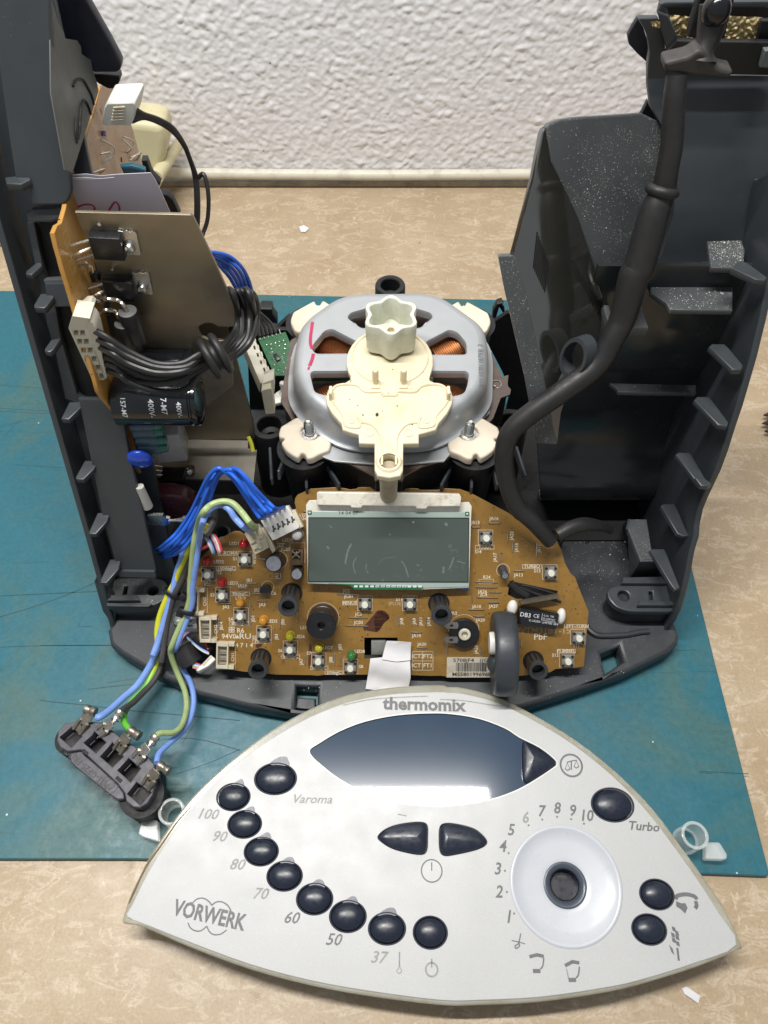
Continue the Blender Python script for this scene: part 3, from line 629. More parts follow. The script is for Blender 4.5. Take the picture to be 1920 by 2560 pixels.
# dark structure behind the motor, right and left
strip_on('rear_bracket', PY(35), 'Q', [(118, 310), (140, 270), (170, 262), (190, 330), (180, 450), (160, 470), (130, 440), (112, 375)], .5, black_m, .08, holes=[[(130, 370), (155, 285), (172, 285), (175, 370), (160, 430), (135, 395)]])
strip_on('rear_dark_panel', PY(33.5), 'Q', [(60, 440), (112, 378), (200, 320), (262, 320), (340, 700), (385, 1050), (375, 1400), (170, 1430), (120, 1160), (170, 960), (215, 760), (170, 650)], .3, void_m, .03)  # added black sheet, standing for the interior's shade right of the motor
strip_on('rear_clip', PY(36), 'J', [(510, 140), (560, 75), (735, 80), (750, 160), (810, 250), (820, 380), (700, 400), (600, 330), (510, 240)], .8, black_m, .1)
strip_on('rear_dark_panel', PY(34.5), 'J', [(460, 300), (820, 370), (1000, 200), (1110, 460), (1060, 700), (900, 600), (520, 520)], .4, black_m, .04)
# floor deep inside, the interior's shade put into its near-black colour
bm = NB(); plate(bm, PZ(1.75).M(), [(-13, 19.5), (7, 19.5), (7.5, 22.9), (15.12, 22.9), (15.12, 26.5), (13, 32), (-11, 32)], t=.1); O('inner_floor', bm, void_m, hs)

strip_on('tank_infill', PY(27.3), 'Q', [(640, 100), (800, 60), (800, 500), (600, 700)], .2, black_m, .02)
strip_on('rear_dark_panel', PY(33.5), 'M', [(40, 480), (110, 432), (290, 440), (340, 500), (340, 960), (200, 990), (60, 960)], .3, void_m, .03)  # added black sheet for the deep shade left of the motor
# grit scattered on the tray and ledges
random.seed(11); bm = NB()
def grit(P_, f, poly, n, rmin=.007, rmax=.021):
    pp = [Vector(P_.p(f, *q)) for q in poly]; x0, x1 = min(p.x for p in pp), max(p.x for p in pp); y0, y1 = min(p.y for p in pp), max(p.y for p in pp); k = 0
    while k < n:
        u, v = random.uniform(x0, x1), random.uniform(y0, y1); ins = False
        for i in range(len(pp)):
            a, b = pp[i-1], pp[i]
            if (a.y > v) != (b.y > v) and u < (b.x-a.x)*(v-a.y)/(b.y-a.y)+a.x: ins = not ins
        if not ins: k += .2; continue
        r = random.uniform(rmin, rmax)*(2.2 if random.random() < .04 else 1); w = P_.w(u, v, .008); a = random.random()*6; dx = P_.x*math.cos(a)+P_.y*math.sin(a); dy = P_.n.cross(dx)
        bm.faces.new([bm.verts.new(w+dx*r*1.6), bm.verts.new(w+dy*r+P_.n*r*.6), bm.verts.new(w-dx*r*1.2)]); bm.faces.new([bm.verts.new(w-dx*r*1.2), bm.verts.new(w-dy*r), bm.verts.new(w+dx*r*1.6)]); k += 1
grit(B0, 'E', [(300, 400), (700, 370), (720, 500), (740, 640), (560, 700), (520, 940), (430, 640), (330, 560)], 150)
grit(B0, 'E', [(20, 1340), (440, 1260), (900, 1150), (700, 1300), (200, 1480), (20, 1480)], 40)
grit(B0, 'K', [(60, 1440), (560, 1470), (1400, 1480), (1100, 1600), (600, 1560), (200, 1500)], 30)
grit(PZ(17.95), 'Q', [(1002, 160), (1455, 165), (1455, 300), (1112, 295)], 110); grit(PZ(19.2), 'R', [(1322, 1355), (1505, 1350), (1515, 1495), (1342, 1495)], 150)
grit(PT, 'R', [(620, 760), (1050, 720), (1060, 1000), (900, 1500), (740, 1560), (600, 1150)], 420, .005, .014)
grit(QL, 'Q', [(190, 0), (260, 0), (460, 1040), (380, 1040)], 60); grit(PZ(12.4), 'Q', [(822, 722), (1250, 728), (1250, 762), (830, 758)], 14); grit(PZ(18.5), 'R', [(990, 1515), (1318, 1475), (1318, 1495), (990, 1535)], 70)
O('plastic_grit', bm, simple('white_grit', (.62, .62, .57), .7, var=.3, sc=6), label='fine white plastic grit sprinkled over the dark housing and its ledges', cat='grit', kind='stuff', flip=False)
# ------------------------------------------------------------------ electric motor
mo_ = thing('electric_motor', 'zinc grey octagonal electric motor with copper windings seen through its windows', 'motor', (MC.x, MC.y, 6))
ZT = 12.0
P = PZ(11.3)
octo = rnd(P.ps('M', [(600, 262), (1170, 255), (1445, 455), (1470, 560), (1464, 800), (1400, 890), (1155, 1062), (615, 1062), (375, 885), (316, 790), (318, 620), (355, 440)]), 1.2, 6)
oc = sum((Vector(p) for p in octo), Vector((0, 0)))/len(octo)
def ringof(ins, z): return [((p[0]-oc.x)*(1-ins/5.6)+oc.x, (p[1]-oc.y)*(1-ins/5.6)+oc.y, z) for p in octo]
bm = NB()
rows = [ringof(a, z) for a, z in ((.62, 12.0), (.40, 11.97), (.22, 11.86), (.08, 11.66), (.0, 11.35), (-.01, 11.0), (-.04, 10.75), (-.1, 10.6), (-.25, 10.5), (-.40, 10.47), (-.40, 10.36))]
sheet(bm, [r+[r[0]] for r in rows]); bmesh.ops.remove_doubles(bm, verts=bm.verts[:], dist=1e-4)
deck = [(p[0], p[1]) for p in ringof(.62, 12)]
P = PZ(12.0)
wins = [rnd(P.ps('M', w), .22, 4) for w in (
    [(632, 366), (655, 336), (790, 298), (870, 290), (868, 400), (722, 432)], [(1146, 362), (1128, 336), (1000, 298), (912, 290), (914, 400), (1062, 432)],
    [(425, 556), (432, 525), (500, 442), (545, 430), (720, 520), (690, 578), (450, 580)], [(1345, 575), (1342, 515), (1290, 452), (1240, 435), (1095, 510), (1120, 585), (1330, 585)],
    [(414, 700), (428, 682), (670, 680), (690, 760), (600, 830), (505, 828), (440, 808), (428, 760)], [(1358, 700), (1342, 682), (1110, 680), (1090, 760), (1180, 830), (1268, 832), (1330, 815), (1350, 760)])]
plate(bm, P.M(), deck, wins, t=.16, bev=0, up=.0)
for w in wins:                                   # turned-in lips of the windows
    c = sum((Vector(q) for q in w), Vector((0, 0)))/len(w); rr = []
    for k, dz in ((1.06, .0), (1.0, -.05), (.97, -.2), (.965, -.45)):
        rr.append([(c.x+(q[0]-c.x)*k, c.y+(q[1]-c.y)*k, 12.006+dz) for q in w+[w[0]]])
    sheet(bm, rr)
O('motor_cover', bm, tin_m, mo_, ang=50)
# red marker strokes
mk = simple('red_marker', (.42, .02, .09), .5, var=.2)
bm = NB(); P = PZ(12.02)
for st, w in (([(430, 390), (424, 430), (418, 480), (418, 520), (428, 548)], .16), ([(435, 578), (428, 610), (412, 650)], .17), ([(410, 655), (404, 672)], .1)):
    pp = [tuple(v) for v in cr([Vector(P.p('M', *q)+(0,)) for q in st], 5)]; line(bm, P.M(0, 0, 0), pp, w)
O('marker_stroke', bm, mk, mo_, flip=False)
P = PZ(12.02); u = P.p('M', 1430, 640)
O('stamped_number', text(NB(), '2011070118793J_2', P.M(u[0], u[1], 0, math.radians(88)), .36, 0, 0, sx=1.0), simple('stamped_grey', (.13, .14, .15), .6), mo_)
# inside: dark core, windings
bm = NB(); cyl(bm, TR(oc.x, oc.y, 8.9), 4.4, .2, 40); cyl(bm, TR(oc.x, oc.y, 9.1), 1.3, 2.2, 28); O('motor_core', bm, void_m, mo_)
for k in range(6):
    a = k*PI/3+PI/6-.0; cx_, cy_ = oc.x+3.35*math.cos(a), oc.y+3.35*math.sin(a)
    bm = NB(); N_ = 15
    for j in range(N_):
        w = (j-(N_-1)/2)*.115; z0 = 10.55
        pts = []
        for q in range(13):
            t = 2*PI*q/12; pts.append(Vector((w, 1.0*math.cos(t)*(1-.02*abs(j-7)), .72*math.sin(t))))
        R = Matrix.Translation((cx_, cy_, z0)) @ Matrix.Rotation(a, 4, 'Z')
        tube(bm, [R @ p for p in pts], .050, 5, 1, smooth=False, caps=False)
    O('winding', bm, copper_m, mo_)
for k in range(6):
    a = k*PI/3; bm = NB(); box(bm, TR(oc.x+3.3*math.cos(a), oc.y+3.3*math.sin(a), 9.3) @ Matrix.Rotation(a, 4, 'Z'), 2.2, .12, 1.9, .02); O('bobbin_wall', bm, whitep_m, mo_)
bm = NB(); P = PZ(11.0); plate(bm, P.M(), P.ps('M', [(560, 470), (640, 520), (640, 580), (510, 590), (545, 520)]), t=.15); plate(bm, P.M(), P.ps('M', [(425, 685), (650, 685), (650, 725), (430, 730)]), t=.15); O('hall_board', bm, green_m, mo_)
# stator laminations under the cover
lam = simple('lamination_steel', (.16, .13, .115), .45, .6, var=.35, sc=1.5, bump=.1, dirt=.4, dirtc=(.25, .10, .04))
P = PZ(10.0)
lp = [(540, 1195), (640, 1225), (795, 1300), (800, 1332), (880, 1300), (960, 1335), (975, 1300), (1080, 1245), (1230, 1200), (1350, 1120), (1500, 960), (1545, 840), (1600, 820), (1605, 790), (1585, 770), (1590, 705), (1555, 715), (1540, 680), (1480, 550), (1200, 300), (600, 300), (300, 500), (240, 860), (290, 940), (350, 1050)]
bm = NB(); plate(bm, P.M(), P.ps('M', lp), t=.12); O('lamination', bm, lam, mo_)
bm = NB(); dk2 = simple('dark_lamination', (.03, .028, .028), .5, .4, var=.2)
for k in range(16): plate(bm, PZ(9.86-k*.15).M(), [(oc.x+(u-oc.x)*.975, oc.y+(v-oc.y)*.975) for u, v in PZ(10.0).ps('M', lp)], t=.09)
O('lamination_stack', bm, dk2, mo_, kind='stuff')
bm = NB(); a = atz('M', 1520, 760, 10.0); pts = [a+Vector((.24*math.cos(t), .24*math.sin(t), -.5+t*.02)) for t in [q*.5 for q in range(60)]]; tube(bm, pts, .035, 5, 1); O('spring', bm, steel_m, mo_)
lw = PZ(10.2); bm = NB(); plate(bm, lw.M(), lw.ps('M', [(330, 930), (420, 1080), (490, 1190), (560, 1215), (880, 1240), (1210, 1215), (1240, 1180), (1290, 1100), (1480, 930), (1490, 560), (1300, 420), (500, 420), (300, 600), (300, 880)]), t=.12, bev=.02); O('base_flange', bm, tin_m, mo_)
# four ivory rubber mounts and bolts
pf = [(230, 1045), (240, 1010), (330, 955), (385, 948), (418, 972), (415, 1000), (372, 1008), (358, 1030), (362, 1060), (395, 1085), (440, 1085), (485, 1052), (530, 1075), (540, 1110), (530, 1150), (470, 1172), (430, 1195), (395, 1200), (385, 1172), (365, 1162), (345, 1195), (315, 1182), (270, 1150), (242, 1105), (268, 1078), (230, 1072)]
pr_ = [(300, 372), (315, 330), (440, 262), (452, 288), (472, 290), (490, 260), (545, 292), (520, 420), (350, 452), (322, 440), (300, 395)]
Pm = PZ(10.45)
for poly in (pf, [(1770-x, y+3) for x, y in pf], pr_, [(1785-x, y+4) for x, y in pr_]):
    bm = NB(); plate(bm, Pm.M(), rnd(Pm.ps('M', poly), .12, 3), t=.52, bev=.1, res=2); O('mount_pad', bm, pad_m, mo_)
    c = sum((Vector(q) for q in Pm.ps('M', poly)), Vector((0, 0)))/len(poly)
    bm = NB(); lathe(bm, TR(c.x, c.y, 5.4), [(0, 0), (1.0, 0), (1.2, 4.2), (1.36, 4.4), (0, 4.4)], 28); O('mount_cup', bm, black_m, mo_)
for x, y in ((412, 1050), (1355, 1052)):
    a = atz('M', x, y, 10.5); bm = NB(); lathe(bm, TR(a.x, a.y, 10.28), [(0, .1), (.47, .1), (.5, .06), (.5, 0)], 28); o = O('washer', bm, steel_m, mo_)
    bm = NB(); pr2 = [(.40, 0), (.40, .12), (.28, .14), (.28, .3)]
    for k in range(7): z = .3+k*.09; pr2 += [(.24, z), (.19, z+.045)]
    pr2 += [(.2, .95), (.1, 1.02), (0, 1.0)]
    lathe(bm, TR(a.x, a.y, 10.38), pr2, 20); O('bolt', bm, steel_m, mo_)
# small driver board beside the motor
Pg = pl3(atz('J', 520, 530, 9.3), atz('J', 945, 425, 9.5), atz('J', 780, 1100, 8.7))
sb = NB(); plate(sb, Pg.M(), Pg.ps('J', [(520, 532), (945, 427), (1062, 700), (1075, 1100), (780, 1100), (750, 1040)]), t=.16, bev=.01); sbo = O('driver_board', sb, green_m, mo_)
bm = NB(); c = Pg.p('J', 815, 825); d1 = Vector(Pg.p('J', 740, 720)); d2 = Vector(Pg.p('J', 860, 920)); a_ = math.atan2(d2.y-d1.y, d2.x-d1.x)
box(bm, Pg.M(c[0], c[1], 0, a_), .46, .24, .12, .02); O('chip', bm, dark_m, sbo)
bm = NB()
for q in ((660, 630), (725, 620), (790, 600), (850, 580), (915, 560), (730, 690), (850, 645), (945, 620), (935, 685), (925, 765), (980, 870), (835, 1020), (950, 990), (915, 1050), (780, 935), (740, 740)):
    c = Pg.p('J', *q); sphere(bm, Pg.M(c[0], c[1], 0), .062, (1, 1, .6), 10)
for k in range(8):
    for s_ in (-1, 1):
        c = Vector(Pg.p('J', 700+s_*0, 0)); 
        q = Vector(Pg.p('J', 712+k*13.5, 745+k*26)) if s_ < 0 else Vector(Pg.p('J', 868+k*8, 740+k*24)); box(bm, Pg.M(q.x, q.y, 0, a_+PI/2), .07, .03, .05)
O('solder_dots', bm, solder_m, sbo)
bm = NB()
for k in range(6):
    q = Vector(Pg.p('J', 548+k*62, 508-k*17)); tube(bm, [Pg.w(q.x, q.y-.12, .02), Pg.w(q.x, q.y+.1, .08), Pg.w(q.x-.02, q.y+.22, .06)], .03, 6, 1)
O('pin_row', bm, solder_m, sbo)
# clutch lever in white nylon next to it
bm = NB(); P = PZ(8.6); plate(bm, P.M(), rnd(P.ps('J', [(760, 1380), (860, 1310), (960, 1310), (1040, 1390), (1075, 1430), (1075, 1480), (900, 1500), (770, 1530)]), .1), t=.3, bev=.08); a = atz('J', 920, 1370, 8.6)
lathe(bm, TR(a.x, a.y, 8.6), [(.26, 0), (.24, .08), (.15, .12), (.14, .6), (.17, .66), (.14, .82), (0, .86)], 20); O('clip_arm', bm, whitep_m, mo_)

# ------------------------------------------------------------------ cream latch plate on top of the motor
lpz = thing('latch_plate', 'cream coloured dirty plastic plate with two pins and an eyelet, lying across the motor', 'plastic plate', (MC.x, 25, 12.1))
ZL = 12.45; P = PZ(ZL)
cu_ = [(888+258*math.cos(t), 625+205*math.sin(t)) for t in [math.radians(q) for q in range(150, 391, 12)]]
body = cu_+[(1118, 700), (1125, 735), (1160, 752), (1215, 765), (1250, 795), (1264, 840), (1255, 880), (1228, 930), (1178, 990), (1160, 1028), (1100, 1045), (1060, 1055), (1060, 1108), (968, 1110), (966, 1270), (950, 1300), (885, 1312), (815, 1300), (797, 1265), (797, 1110), (705, 1108), (702, 1055), (660, 1045), (608, 1028), (600, 990), (545, 930), (515, 880), (508, 835), (522, 790), (560, 762), (620, 750), (655, 730), (668, 695)]
eye = P.p('M', 882, 1222)
bm = NB(); plate(bm, P.M(), P.ps('M', body), [ell(eye[0], eye[1], .42, n=24)], t=.36, bev=.07, res=2); O('plate_body', bm, cream_m, lpz)
rimp = [(545, 800), (575, 775), (640, 765), (690, 765), (740, 800), (838, 800), (850, 822), (1000, 825), (940, 800), (1030, 800), (1060, 775), (1120, 760), (1190, 775), (1235, 810)]
def ridge(f, pts, z, r, name='ridge', mat=cream_m, par=lpz, closed=False): 
    bm = NB(); tube(bm, [atz(f, x, y, z) for x, y in pts], r, 6, 4); return O(name, bm, mat, par)
ridge('M', [(545, 850), (545, 800), (575, 768), (640, 760), (700, 770), (745, 805), (838, 805), (842, 825)], ZL+.02, .07)
ridge('M', [(1235, 850), (1232, 805), (1195, 768), (1130, 760), (1070, 775), (1035, 805), (935, 805), (932, 825)], ZL+.02, .07)
ridge('M', [(842, 827), (932, 827)], ZL+.02, .05)
ridge('M', [(545, 850), (570, 890), (612, 950), (625, 1005), (700, 1018), (712, 985), (700, 955)], ZL+.02, .06)
ridge('M', [(1235, 850), (1210, 890), (1160, 950), (1148, 1005), (1070, 1018), (1058, 985), (1070, 955)], ZL+.02, .06)
ridge('M', [(712, 985), (780, 1000), (830, 1060), (842, 1130), (840, 1240)], ZL+.02, .06)
ridge('M', [(1058, 985), (985, 1000), (935, 1060), (925, 1130), (925, 1240)], ZL+.02, .06)
ridge('M', [(888+225*math.cos(t), 598+165*math.sin(t)) for t in [math.radians(q) for q in range(120, 421, 15)]], ZL+.02, .045)
for x, y, r in ((660, 978, .16), (1105, 978, .16), (768, 1045, .24), (998, 1048, .24)):
    a = atz('M', x, y, ZL); bm = NB(); lathe(bm, TR(a.x, a.y, ZL-.02), [(r, 0), (r, .06), (r-.05, .06), (r-.05, .03), (0, .03)], 24); O('round_boss', bm, cream_m, lpz)
bm = NB(); lathe(bm, TR(eye[0], eye[1], ZL-1.0), [(.43, .3), (.43, 1.1), (.52, 1.1), (.6, 1.0), (.62, .6)], 28); O('eyelet', bm, cream_m, lpz)
bm = NB(); a = atz('M', 880, 1345, 8.2); tube(bm, [Vector((eye[0], eye[1]-.1, ZL-.4)), Vector((eye[0], eye[1]+.1, 10.5)), Vector((eye[0], eye[1]+.9, 8.0))], [.46, .42, .42], 20, 2); O('support_column', bm, simple('tan_plastic', (.42, .36, .25), .5, dirt=.4), lpz)
for x in (803, 968):
    a = atz('M', x, 765, ZL); bm = NB(); box(bm, TR(a.x, a.y, ZL-.05), .42, .5, .14, .03); box(bm, TR(a.x, a.y+.04, ZL), .2, .2, .95, .05); box(bm, TR(a.x, a.y+.16, ZL), .3, .1, .85, .03); O('pin', bm, cream_m, lpz)
for x, y in ((540, 835), (1232, 835)):
    a = atz('M', x, y, ZL); bm = NB(); box(bm, TR(a.x, a.y, ZL-.03), .16, .5, .55, .05); O('tab', bm, cream_m, lpz)
# burnt crumbs on the plate
bm = NB()
for (x, y, r) in ((812, 940, .10), (728, 942, .045), (697, 885, .035), (932, 888, .035), (878, 812, .03), (650, 850, .03), (860, 1000, .02), (1020, 998, .04), (845, 918, .03), (1090, 690, .02), (905, 672, .03)):
    a = atz('M', x, y, ZL+.01); sphere(bm, TR(a) @ Matrix.Rotation(x, 4, 'Z'), r, (1.2, .8, .5), 7)
O('crumb', bm, simple('burnt_crumb', (.05, .03, .02), .8), label='dark burnt crumbs scattered on the cream plastic plate', cat='crumbs', kind='stuff')

# ------------------------------------------------------------------ milky six-lobed coupling standing on the plate
a = atz('M', 893, 520, ZL)
def star(r, k=.15, n=72): return [((r+k*math.cos(6*t))*math.cos(t+PI/6), (r+k*math.cos(6*t))*math.sin(t+PI/6)) for t in [2*PI*i/n for i in range(n)]]
bm = NB(); z0, h = ZL+.12, 1.8
so = star(1.24, .13); si = star(1.03, .13); rows = []
for sc, z, q in ((.86, z0, so), (.93, z0+.06, so), (.965, z0+.2, so), (.99, z0+1.2, so), (1.0, z0+h-.06, so), (.975, z0+h, so), (1.02, z0+h, si), (.99, z0+h-.05, si), (.95, z0+.9, si), (.93, z0+.5, si), (.6, z0+.42, si), (.15, z0+.42, si)):
    rows.append([(a.x+p[0]*sc, a.y+p[1]*sc, z) for p in q+[q[0]]])
sheet(bm, rows); bmesh.ops.remove_doubles(bm, verts=bm.verts[:], dist=1e-4)
cp = thing('drive_coupling', 'milky translucent six-lobed drive coupling standing upright on the cream plate', 'coupling', (a.x, a.y, ZL))
O('star_sleeve', bm, nylon_m, cp, ang=60)
bm = NB(); lathe(bm, TR(a.x, a.y, z0+.42), [(.28, 0), (.28, .35), (.2, .38), (.2, .1), (0, .1)], 6); O('hex_socket', bm, cream_m, cp)
bm = NB(); lathe(bm, TR(a.x, a.y, ZL), [(.95, .12), (.95, .0)], 30); O('dark_shaft', bm, black_m, cp)
# ------------------------------------------------------------------ front panel (silver cover with clear rim), lying on mat and worktop
fp = thing('front_panel', 'silver white curved control panel cover with dark oval buttons, lying loose on mat and worktop', 'panel cover', (2, 6.5, .4))
TF = math.radians(2.2)
PF = PL((0, .1, 2.3), (1, 0, 0), (0, math.cos(TF), math.sin(TF)))
def G2(pts): return [PF.p(q[0], q[1], q[2]) for q in pts]
Fo = [(50, 1215), (68, 1150), (90, 1090), (180, 905), (290, 735), (400, 595), (520, 475), (650, 365), (800, 255), (950, 168), (1100, 100), (1250, 58), (1450, 30), (1659, 20)]
Go = [(40, 30), (120, 36), (300, 85), (500, 185), (700, 308), (900, 468), (1080, 650), (1230, 850), (1350, 1015), (1450, 1172), (1528, 1338), (1505, 1368), (1300, 1452), (1000, 1545), (800, 1588), (500, 1630), (200, 1645), (0, 1645)]
Fb = [(1659, 1645), (1300, 1600), (1000, 1545), (700, 1465), (400, 1355), (200, 1268), (100, 1235), (62, 1232)]
rim = G2([('F',)+p for p in Fo]+[('G',)+p for p in Go]+[('F',)+p for p in Fb[1:]])
rim3 = [(v.x, v.y) for v in cr([Vector(p+(0,)) for p in rim], 3, True)]
Fi = [(78, 1198), (100, 1140), (190, 960), (310, 770), (430, 615), (550, 490), (690, 375), (840, 275), (990, 192), (1140, 130), (1280, 92), (1450, 68), (1659, 60)]
Gi = [(40, 64), (120, 70), (300, 118), (500, 218), (680, 330), (870, 482), (1040, 655), (1190, 850), (1310, 1020), (1415, 1185), (1500, 1340), (1290, 1432), (1000, 1522), (800, 1563), (500, 1605), (200, 1620), (0, 1620)]
Fib = [(1300, 1574), (1000, 1520), (700, 1440), (400, 1330), (200, 1250)]
face = G2([('F',)+p for p in Fi]+[('G',)+p for p in Gi]+[('F',)+p for p in Fib])
face3 = [(v.x, v.y) for v in cr([Vector(p+(0,)) for p in face], 3, True)]
def m_silver():
    m = NM('silver_panel'); c = m.mix(m.noise(.35, 3), (.425, .43, .43), (.475, .478, .475)); c = m.mix(m.ramp(m.noise(45, 2), [(.5, 0.), (.75, .35)]), c, (.78, .80, .82))
    c = m.mix(m.ramp(m.noise(.7, 6, .7), [(.58, 0.), (.75, .14)]), c, (.42, .38, .30)); m.col(c); m.set('Metallic', .0)
    m.set('Roughness', m.ramp(m.noise(.8, 4), [(.3, .34), (.7, .44)])); m.bump(m.noise(40, 2), .06, .01); return m.m
silver_m = m_silver()
def m_clear(name, tint, tr=.55, yellow=.5):
    m = NM(name); c = m.mix(m.ramp(m.noise(.5, 6, .7), [(.42, 0.), (.7, yellow)]), tint, (.42, .32, .14)); m.col(c)
    m.set('Roughness', .18); m.set('Transmission Weight', tr); m.set('IOR', 1.45); return m.m
clear_m = m_clear('clear_yellowed_plastic', (.78, .77, .66), .6, .5)
# window outline, button outlines
winp = [('F', 1003, 352), ('F', 1045, 322), ('F', 1150, 260), ('F', 1280, 210), ('F', 1440, 178), ('F', 1600, 168), ('G', 60, 172), ('G', 200, 196), ('G', 330, 245), ('G', 400, 290), ('G', 500, 340), ('G', 575, 398), ('G', 588, 425), ('G', 570, 445), ('G', 480, 505), ('G', 380, 560), ('G', 250, 605), ('G', 100, 630), ('F', 1620, 638), ('F', 1450, 620), ('F', 1300, 580), ('F', 1150, 500), ('F', 1060, 430), ('F', 1012, 385)]
winp = [(v.x, v.y) for v in cr([Vector(p+(0,)) for p in G2(winp)], 3, True)]
btn = [('F', 827, 500, 98, 74), ('F', 614, 592, 78, 64), ('F', 671, 730, 79, 65), ('F', 755, 868, 80, 67), ('F', 873, 992, 83, 70), ('F', 1025, 1108, 85, 74), ('F', 1193, 1196, 86, 75), ('F', 1391, 1258, 87, 76), ('F', 1610, 1278, 80, 77),
       ('G', 873, 632, 99, 80), ('G', 1097, 1085, 80, 72), ('G', 1058, 1262, 81, 73)]
def bell(b):
    c = PF.p(b[0], b[1], b[2]); e = PF.p(b[0], b[1]+b[3], b[2]); g = PF.p(b[0], b[1], b[2]-b[4]); g2 = PF.p(b[0], b[1], b[2]+b[4]); return c[0], (g[1]+g2[1])/2, abs(e[0]-c[0]), abs(g[1]-g2[1])/2
bl = [bell(b) for b in btn]
arrows = [[('F', 1350, 795), ('F', 1375, 765), ('F', 1420, 742), ('F', 1480, 728), ('F', 1555, 722), ('F', 1590, 738), ('F', 1592, 800), ('F', 1588, 860), ('F', 1560, 880), ('F', 1490, 870), ('F', 1420, 850), ('F', 1370, 820)],
          [('G', 233, 820), ('G', 215, 790), ('G', 170, 755), ('G', 100, 735), ('G', 35, 728), ('G', 5, 745), ('G', 0, 800), ('G', 5, 865), ('G', 30, 886), ('G', 90, 878), ('G', 170, 860), ('G', 215, 842)],
          [('G', 415, 318), ('G', 430, 308), ('G', 480, 330), ('G', 570, 392), ('G', 588, 420), ('G', 572, 440), ('G', 500, 490), ('G', 445, 525), ('G', 418, 505), ('G', 412, 420)]]
arw = [[(v.x, v.y) for v in cr([Vector(p+(0,)) for p in G2(a)], 3, True)] for a in arrows]
def grow(poly, k):
    c = sum((Vector(q) for q in poly), Vector((0, 0)))/len(poly); return [tuple(c+(Vector(q)-c)*k) for q in poly]
kc = PF.p('G', 637, 1035); kx = PF.p('G', 912, 1035)[0]-kc[0]; KR = kx
holes = [winp]+[ell(b[0], b[1], b[2]+.05, b[3]+.05, 36) for b in bl]+[grow(a, 1.05) for a in arw[:2]]+[ell(kc[0], kc[1], KR, KR, 64)]
bm = NB(); plate(bm, PF.M(), face3, holes, t=.34, bev=.03); O('silver_face', bm, silver_m, fp)
bm = NB(); plate(bm, PF.M(), grow(face3, .985), [ell(kc[0], kc[1], KR*.9, KR*.9, 40)], t=.1, up=-.36); O('backing', bm, simple('grey_backing', (.12, .13, .15), .5), fp)
# clear skirt
bm = NB(); plate(bm, PF.M(), rim3, [grow(face3, .90)], t=.95, bev=.10, res=2, up=-.06); O('clear_rim', bm, clear_m, fp)
rim_dirt = simple('rim_grime', (.20, .14, .06), .6, var=.5, sc=2)
bm = NB(); P_ = [PF.w(*p, n=-.02) for p in G2([('F', 84, 1130), ('F', 110, 1068), ('F', 150, 985), ('F', 185, 920), ('F', 250, 830), ('F', 330, 715), ('F', 400, 640)])]; tube(bm, P_, [.02, .05, .03, .045, .03, .02, .01], 5, 8); O('rim_stain', bm, rim_dirt, fp)
# crack lines at the top of the rim
bm = NB()
for st in ([('F', 1170, 128), ('F', 1300, 100), ('F', 1450, 88), ('F', 1600, 82)], [('G', 0, 98), ('G', 120, 105), ('G', 250, 125), ('G', 320, 133)]):
    pp = [(v.x, v.y) for v in cr([Vector(p+(0,)) for p in G2(st)], 5)]; line(bm, PF.M(0, 0, .006), pp, .06)
O('worn_crack', bm, simple('worn_grey', (.30, .29, .27), .5, var=.4, sc=6), fp, flip=False)
# window lens
def m_lens():
    m = NM('window_lens'); c = m.mix(m.noise(.5, 3), (.022, .045, .082), (.035, .062, .105))  # clear window: the bluish room reflection is put into its base colour
    m.col(c); m.set('Roughness', .03); m.set('IOR', 1.5); m.set('Specular IOR Level', .5); m.set('Coat Weight', .22); m.set('Coat Roughness', .15); m.bump(m.noise(25, 4), .01, .003); return m.m
bm = NB(); plate(bm, PF.M(), grow(winp, 1.0), t=.1, bev=0, up=-.10); O('display_window', bm, m_lens(), fp)
bm = NB(); line(bm, PF.M(0, 0, .008), grow(winp, 1.006), .05, True); O('window_edge', bm, simple('bright_edge', (.7, .7, .66), .3), fp, flip=False)
# buttons
btn_m = simple('navy_button', (.012, .017, .032), .30, var=.12, sc=2, bump=.05)
ring_m = simple('grey_button_gap', (.045, .05, .065), .8, spec=.2)
for i, b in enumerate(bl):
    bm = NB(); m = PF.M(b[0], b[1], -.12)
    lathe(bm, m, [(1, 0), (1, .06), (.97, .12), (.88, .20), (.70, .275), (.45, .325), (.2, .345), (0, .35)], 40, (b[2], b[3])); O('button', bm, btn_m, fp, ang=60)
    bm = NB(); lathe(bm, PF.M(b[0], b[1], -.05), [(b[2]*.0+1.0, 0), (1.0, .055), (1.07, .07), (1.09, .05)], 40, (b[2]+.02, b[3]+.02)); O('button_collar', bm, ring_m, fp)
def arrowbtn(poly, f, pk):
    bm = NB(); c = PF.p(*pk); rows = []
    for k, z in ((1.0, -.1), (1.0, .04), (.95, .10), (.84, .14)):
        rows.append([PF.w(c[0]+(p[0]-c[0])*k, c[1]+(p[1]-c[1])*k, z) for p in poly+[poly[0]]])
    for k, z in ((.60, .19), (.35, .23), (.02, .25)): rows.append([PF.w(c[0]+(p[0]-c[0])*k, c[1]+(p[1]-c[1])*k, z) for p in poly+[poly[0]]])
    sheet(bm, rows); bmesh.ops.remove_doubles(bm, verts=bm.verts[:], dist=1e-4); O('arrow_button', bm, btn_m, fp, ang=28)
arrowbtn(arw[0], 'F', ('F', 1545, 795)); arrowbtn(arw[1], 'G', ('G', 40, 800)); arrowbtn(grow(arw[2], .96), 'G', ('G', 470, 395))
